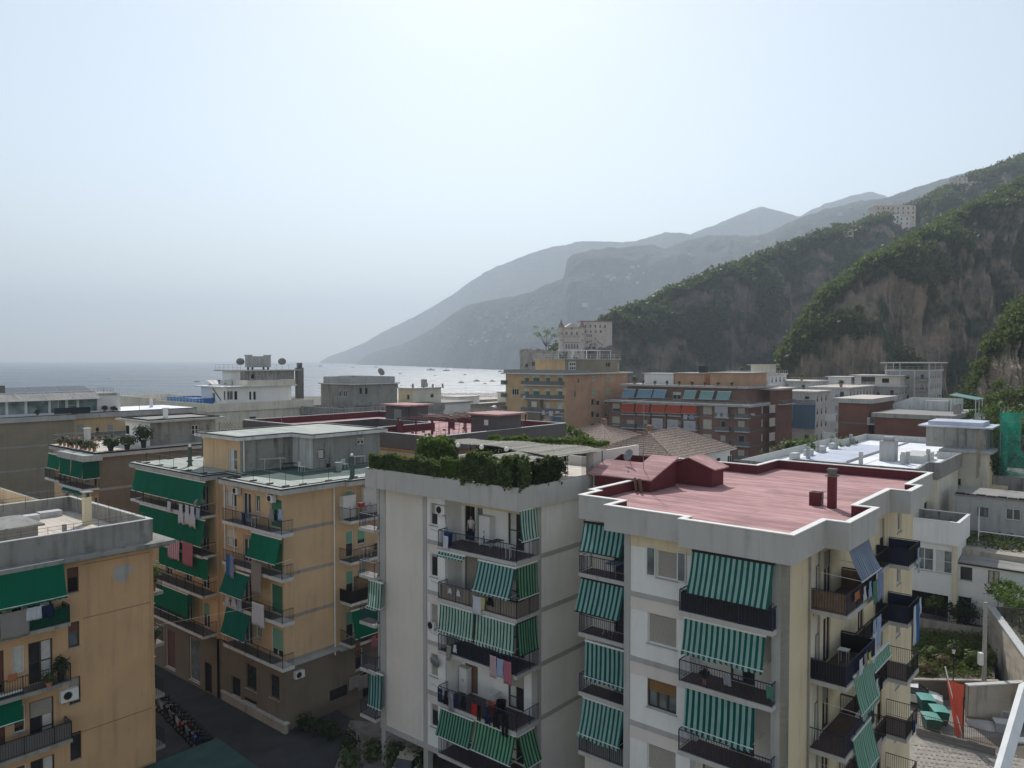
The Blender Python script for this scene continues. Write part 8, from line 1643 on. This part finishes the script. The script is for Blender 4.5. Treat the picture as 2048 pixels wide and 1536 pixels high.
# car builder
def car(loc, rz, label, mat):
    o = empty('parked_car', loc, rz, label, 'car', 'parked cars'); L, Wd = 3.9, .82; mb = MB()
    st = [(-1.95, .35, .62, .70), (-1.9, .3, .85, .76), (-1.3, .26, .95, .82), (-.2, .25, .93, .83), (.75, .25, .92, .83), (1.5, .26, .84, .80), (1.9, .32, .68, .70), (1.97, .38, .55, .62)]
    for x, z0, z1, w in st: mb.v += [(x, -w, z0), (x, -w, z1 - .1), (x, -w * .92, z1), (x, w * .92, z1), (x, w, z1 - .1), (x, w, z0)]
    for i in range(len(st) - 1):
        for k_ in range(6): a = i * 6 + k_; b = i * 6 + (k_ + 1) % 6; mb.f.append((a, a + 6, b + 6, b))
    mb.f += [tuple(range(6)), tuple(range(42, 48))[::-1]]; mb.m = [0] * len(mb.f); body = mb.build('body', mat, o, smooth=False); md = body.modifiers.new('b', 'BEVEL'); md.width = .05; md.segments = 2
    roof = [(-1.75, .95, .70), (-1.3, 1.40, .60), (.15, 1.45, .60), (.95, .95, .72)]; mb = MB()
    for x, z, w in roof: mb.v += [(x, -w, z), (x, w, z)]
    mb.f = [(2, 4, 5, 3)]; mb.m = [0]; mb.v += [(x, y * w, z + .01) for x, z, w in roof[1:3] for y in (-1, 1)]; mb.build('roof', mat, o)
    MB().add([(-1.72, -.68, .95), (-1.3, -.585, 1.38), (-1.3, .585, 1.38), (-1.72, .68, .95)], [(0, 1, 2, 3)]).build('rear_window', 'glass', o); MB().add([(.93, -.70, .95), (.15, -.585, 1.43), (.15, .585, 1.43), (.93, .70, .95)], [(3, 2, 1, 0)]).build('windscreen', 'glass', o)
    for s in (-1, 1):
        MB().add([(-1.65, .735 * s, .95), (-1.28, .61 * s, 1.38), (-.5, .61 * s, 1.40), (-.5, .775 * s, .95)], [(0, 1, 2, 3)]).build('side_window', 'glass', o); MB().add([(-.44, .775 * s, .95), (-.44, .61 * s, 1.40), (.13, .61 * s, 1.42), (.85, .76 * s, .95)], [(0, 1, 2, 3)]).build('side_window', 'glass', o); MB().box(-.5, -.44, *sorted((.60 * s, .79 * s)), .9, 1.42).build('pillar', mat, o)
        dr = MB().box(-.45, .75, *sorted((.832 * s, .838 * s)), .32, .9).build('door', mat, o); MB().box(-.35, -.2, *sorted((.84 * s, .86 * s)), .78, .81).build('handle', 'plastic_black', dr)
        MB().box(1.86, 1.96, *sorted((.42 * s, .66 * s)), .56, .70).build('headlight', 'lamp_glass', o); MB().box(-1.97, -1.9, *sorted((.5 * s, .68 * s)), .62, .8).build('tail_light', 'plastic_red', o); MB().box(.7, .85, *sorted((.82 * s, .98 * s)), .92, 1.02).build('mirror', mat, o)
        for x in (-1.25, 1.2): wh = MB().tube((x, .62 * s, .3), (x, .85 * s, .3), .3, 18).build('wheel', 'rubber', o); MB().tube((x, .85 * s, .3), (x, .862 * s, .3), .19, 14).build('rim', 'chrome', wh)
    MB().box(1.93, 1.99, -.6, .6, .34, .5).build('bumper', 'plastic_black', o); return o
p = at_z(1832, 1404, 0); car(p, R_(-28), 'white hatchback parked below the garden wall', 'car_white'); p = at_z(826, 1540, 0); car(p, R_(70), 'cream car half hidden beneath the raised white block', 'car_cream')
# right-hand car park, walls and gardens
sheet('car_park', [(1780, 1395), (1990, 1400), (2060, 1450), (2060, 1475), (1700, 1475), (1700, 1400)], .012, 'paving', 'dusty paved car park by the side lane'); 
sheet('stone_path', [(1640, 1478), (1850, 1474), (2100, 1530), (2100, 1700), (1560, 1700)], -.2 + .21, 'stone_path', 'sloping cobbled lane in patchy sun')
cb_ = MB(); r = random.Random(5); S0 = at_z(1825, 1482, .01); n_c = 0
cpro = MB().box(-.11, .11, -.075, .075, 0, .035).build('cobble', 'stone_path', None); cpro_used = False; lane = bpy.data.objects['stone_path']
for i in range(20):
    for j in range(15):
        x, y = 1832 + i * 10.5 + (j % 2) * 5, 1490 + j * 8 + i * 1.2; p = at_z(x, y, .01); c_ = cpro if not cpro_used else cpro.copy()
        if cpro_used: COL.objects.link(c_)
        cpro_used = True; c_.location = p; c_.rotation_euler = (0, 0, GRID + r.uniform(-.2, .2)); c_.scale = (r.uniform(.8, 1.2), r.uniform(.8, 1.2), r.uniform(.6, 1.3)); c_.parent = lane
o, p, rz, L = wall_px('garden_wall', 'rough stone wall behind the white hatchback', (1805, 1398), (2000, 1402), 0, 1.7, .4, 'stone_wall'); sheet('garden_bed', [(1812, 1362), (1990, 1364), (1985, 1262), (1822, 1254)], 1.6, 'ground_soil', 'weedy garden bed above the stone wall', .0)
wall_px('lane_wall', 'brown plastered wall along the lane with a white panel', (1936, 1448), (2070, 1440), 0, 3.0, .35, 'stone_wall', cap='coping_grey')
q0, q1 = at_z(1978, 1213, 5.2), at_z(2062, 1330, 5.2); d = Vector((q1[0] - q0[0], q1[1] - q0[1])); o = empty('retaining_wall', (q0[0], q0[1], 0), math.atan2(d.y, d.x), 'pale stained retaining wall climbing to the vegetable plot', 'wall'); L = d.length
mb = MB(); mb.grid(lambda u, v: (L * u, -.1 * mn.noise(Vector((u * 9, v * 5, 2))), 5.2 * v), 30, 10); mb.build('face', 'stone_wall', o); MB().box(0, L, 0.12, .4, 0, 5.18).build('core', 'stone_wall', o); MB().box(0, L, -.15, .45, 5.2, 5.32).build('coping', 'coping_grey', o)
plot = [(q0[0] + .4, q0[1] + .3), (q1[0] + .4, q1[1] + .3), (q1[0] + 22, q1[1] + 4), (q0[0] + 22, q0[1] + 6)]; o = MB().prism(plot, 0, 5.0).build('vegetable_plot', 'ground_soil'); tag(o, 'grassy vegetable plot above the retaining wall', None, kind='structure')
def grass(name, label, pts2, z, n, size, mat, seed, hgt=.35):
    r_ = np.random.RandomState(seed); a = np.array(pts2); w_ = r_.dirichlet(np.ones(len(a)) * .8, n); P = np.c_[w_ @ a, z + hgt * r_.rand(n) ** 2]; v, f = leaves(n, P, size, .5, .8, seed); o = mesh_np(name, v, f, mat); tag(o, label, None, kind='stuff')
grass('plot_grass', 'fresh grass on the vegetable plot', plot, 5.0, 6000, .12, 'leaf_grass', 3); gb = [at_z(x, y, 1.6)[:2] for x, y in ((1815, 1358), (1985, 1358), (1982, 1268), (1826, 1262))]; grass('garden_grass', 'weeds and grass in the garden bed', gb, 1.6, 9000, .12, 'leaf_grass', 4, .5)
for i, (x, y) in enumerate(((1996, 1225), (2010, 1235), (2024, 1246), (2040, 1256), (2012, 1212), (2032, 1222))): p = at_z(x, y, 5.0); tree((p[0], p[1], 5.0), 2.6, 1.0, 'young vine trained on a stake in the vegetable plot', 'leaf_bright', 420, .12, 4, .05, 40 + i, .5, .5, 'vine', 'vines in the vegetable plot', 'vine')
bushes([(1865, 1322), (1910, 1318), (1945, 1335), (1975, 1330)], 1.6, 4, .9, 'leaf_grass', ['tangled green shrub beside the lamp post', 'tall weeds behind the lamp post', 'green bush in the middle of the garden bed', 'bush at the foot of the utility pole'], seed=301, size=.13, cnt=500); bushes([(1885, 1330), (1850, 1345)], 1.6, 2, .9, 'leaf_dry', ['heap of dry brown cuttings by the lamp post', 'small heap of dry cuttings at the bed end'], 'brush_heap', seed=311, size=.13, cnt=600, h=.5)
bushes([(1912, 1240), (1935, 1245), (1985, 1195)], 2.2, 3, 1.2, 'leaf_dark', ['dark bush before the white house, left', 'dark bush before the white house door', 'dark ivy clump at the top of the retaining wall'], seed=321, size=.15, cnt=600); p = at_z(1872, 1235, 2.0); tree((p[0], p[1], 1.6), 2.6, 1.0, 'small palm-like yellow-green plant by the iron fence', 'leaf_bright', 300, .25, 7, .08, 61, .4, .7, 'plant')
p0, p1 = at_z(1830, 1238, 2.2), at_z(1980, 1262, 2.2); d = Vector((p1[0] - p0[0], p1[1] - p0[1])); o = empty('iron_fence', (p0[0], p0[1], 2.0), math.atan2(d.y, d.x), 'black iron fence in front of the white house', 'fence'); L = d.length; n = int(L / .16)
MB().box(0, L, -.15, .15, -2.0, .35).build('plinth', 'stone_wall', o); mb = MB(); [mb.box(i * .16, i * .16 + .025, -.012, .012, .35, 1.75) for i in range(n)]; mb.box(0, L, -.02, .02, .55, .6).box(0, L, -.02, .02, 1.5, 1.55); mb.build('railing', 'metal_dark', o)
bd = [at_z(x, y, 2.0)[:2] for x, y in ((1815, 1236), (1985, 1262), (1985, 1215), (1830, 1205))]; o = MB().prism(bd, 0, 2.0).build('house_terrace', 'paving'); tag(o, 'shaded terrace in front of the white house', None, kind='structure')
p = at_z(1968, 1372, 1.6); o = empty('utility_pole', (p[0], p[1], 0), 0, 'concrete utility pole with a small white box', 'pole'); MB().lathe([(.2, 0), (.14, 8.6)], (0, 0, 0), 10).build('shaft', 'concrete', o); MB().box(-.5, -.18, -.2, .15, 3.4, 4.4).build('box', 'plastic_white', o); MB().tube((0, 0, 8.3), (14, -1.0, 7.6), .015, 4).build('cable', 'metal_grey', o)
p = at_z(1896, 1402, 0); o = empty('street_lamp', (p[0], p[1] - .7, 0), 0, 'old-style lantern lamp post by the stone wall', 'street lamp'); MB().lathe([(.2, 0), (.2, .3), (.1, .4), (.08, 1.0), (.05, 1.1), (.04, 4.2), (.07, 4.25)], (0, 0, 0), 10).build('post', 'metal_dark', o); MB().lathe([(.09, 4.3), (.17, 4.7)], (0, 0, 0), 6).build('lantern', 'lamp_glass', o); MB().lathe([(.24, 4.7), (.2, 4.78), (.06, 4.95), (.03, 5.1)], (0, 0, 0), 8).build('cap', 'metal_dark', o)
def bin_(px, py, label):
    p = at_z(px, py, 0); o = empty('rubbish_bin', p, GRID + .5, label, 'bin', 'teal-lidded rubbish bins'); MB().add([(-.6, -.45, .2), (.6, -.45, .2), (.6, .45, .2), (-.6, .45, .2), (-.7, -.55, 1.1), (.7, -.55, 1.1), (.7, .55, 1.1), (-.7, .55, 1.1)], [(3, 2, 1, 0), (4, 5, 6, 7), (0, 1, 5, 4), (1, 2, 6, 5), (2, 3, 7, 6), (3, 0, 4, 7)]).build('tub', 'bin_green', o)
    MB().grid(lambda u, v: (-.74 + 1.48 * u, -.6 + 1.2 * v, 1.12 + .05 * math.sin(math.pi * v) + .06 * v), 4, 8).build('lid', 'bin_lid', o, smooth=True); [MB().tube((x, y - .04, .1), (x, y + .04, .1), .1, 10).build('wheel', 'rubber', o) for x in (-.45, .45) for y in (-.35, .35)]
bin_(1852, 1422, 'teal-lidded bin behind the white hatchback'); bin_(1878, 1446, 'teal-lidded bin beside the railing, farther one'); bin_(1862, 1462, 'teal-lidded bin beside the railing, nearest the lane')
o, p, rz, L = wall_px('car_park_wall', 'low dark wall topped by an iron railing above the lane', (1832, 1470), (1990, 1512), 0, .55, .25, 'concrete_dark'); n = int(L / .14); mb = MB(); [mb.box(i * .14, i * .14 + .02, .1, .12, .55, 1.6) for i in range(n)]; mb.box(0, L, .09, .13, 1.6, 1.64).box(0, L, .09, .13, .7, .73); mb.build('railing', 'metal_rust', o)
p = at_z(1926, 1478, 0); o = empty('red_net', (p[0], p[1], 0), GRID + .25, 'red plastic netting hung on a tall post in the car park', 'netting'); MB().tube((0, 0, 0), (.9, 1.2, 5.0), .05, 6).build('post', 'metal_white', o); MB().tube((0, 0, 0), (0, 0, 3.2), .05, 6).build('post', 'metal_dark', o); MB().grid(lambda u, v: (.75 * u * (.4 + .6 * v) + .05 * math.sin(v * 9), 1.1 * u * (.4 + .6 * v), .2 + 3.9 * v - .4 * u * (1 - v)), 8, 16).build('net', 'banner_red', o, smooth=True)
for i, (x, y, w_, h_, dp) in enumerate(((2015, 1440, 1.3, 1.0, .9), (2006, 1462, 1.2, .9, .8))): p = at_z(x, y, 0); o = empty('rubbish_skip', p, -.3, ['grey lidded chest by the lane wall, upper', 'grey lidded chest by the lane wall, lower'][i], 'chest'); MB().box(-w_ / 2, w_ / 2, -dp / 2, dp / 2, 0, h_ * .8).build('body', 'plastic_grey', o); MB().box(-w_ / 2 - .04, w_ / 2 + .04, -dp / 2 - .04, dp / 2 + .04, h_ * .8, h_ * .9).build('lid', 'slab_white', o)
p = at_z(1980, 1455, 0); o = empty('covered_boat', p, -.4, 'small grey rowing boat lying upturned by the wall', 'boat'); mb = MB(); mb.grid(lambda u, v: (-1.6 + 3.2 * u, .75 * math.sin(math.pi * min(1, u * 1.15) * .87 + .2) * math.cos(math.pi * v), .55 * math.sin(math.pi * v) * (.75 + .25 * math.sin(math.pi * u))), 14, 8); mb.build('hull', 'slab_grey', o, smooth=True); MB().box(-1.6, 1.5, -.03, .03, .5, .62).build('keel', 'wood', o)
# white steel frame at the corner of the picture
A_, B_ = at_d(2052, 1372, 15), at_d(1992, 1580, 13.2); o = empty('white_frame', (B_[0], B_[1], B_[2]), 0, 'white steel pergola frame at the bottom corner', 'frame'); a = Vector(A_) - Vector(B_)
def beam(p, q, w_, nm='beam'): MB().tube(p, q, w_, 4).build(nm, 'metal_white', o)
beam((0, 0, 0), a, .12); beam(a * .45, a * .45 + Vector((1.6, .25, -.15)), .06, 'crossbar'); beam(a * .02, a * .02 + Vector((1.8, .3, -.15)), .06, 'crossbar'); beam(a * .85, a * .85 + Vector((1.4, .2, -.1)), .06, 'crossbar'); MB().tube((1.7, .2, -17), (1.7, .2, .3), .1, 6).build('post', 'metal_white', o)
# trees between the blocks
for px, py, d_, h_, r_, lf, lb in ((1606, 925, 112, 11, 5.5, 'leaf_dark', 'dark round tree left of the brick-red block'), (1640, 920, 115, 12, 5.0, 'leaf_ivy', 'lighter round tree in front of the brick-red block'), (1672, 915, 118, 9.5, 4.5, 'leaf_dark', 'low dark tree beside the brick-red block'), (2015, 850, 128, 15, 7, 'leaf_bright', 'bright pine tree behind the green netting'), (1965, 815, 150, 12, 6, 'leaf_hill', 'olive tree at the foot of the sunlit cliff'), (2050, 800, 135, 14, 6, 'leaf_hill', 'dark pine at the edge above the green netting'), (1945, 930, 100, 7, 3.5, 'leaf_dark', 'dark tree in the gap left of the green netting'), (1163, 905, 100, 12.5, 3.2, 'leaf_bright', 'bright treetop behind the reed pergola')):
    g = at_d(px, py, d_); tree((g[0], g[1], max(0, g[2] - h_ * .8)), h_, r_, lb, lf, 4200 if r_ > 4 else 2200, .3, 8, .3, int(px), r_ * .33, .4)
for i, (x, y, dd) in enumerate(((1960, 870, 95), (1958, 890, 95))):
    g = at_d(x, y, dd); o = empty('timber_frame', g, GRID, ['weathered timber trellis left of the green netting, upper', 'weathered timber trellis left of the green netting, lower'][i], 'trellis'); mb = MB(); [mb.bar((-1.5 + .5 * q, 0, -4), (-1.5 + .5 * q, 0, .6), .04) for q in range(8)]; [mb.bar((-1.6, 0, -1.2 * q), (2.2, 0, -1.2 * q + .1), .04) for q in range(4)]; mb.build('slats', 'cane', o)
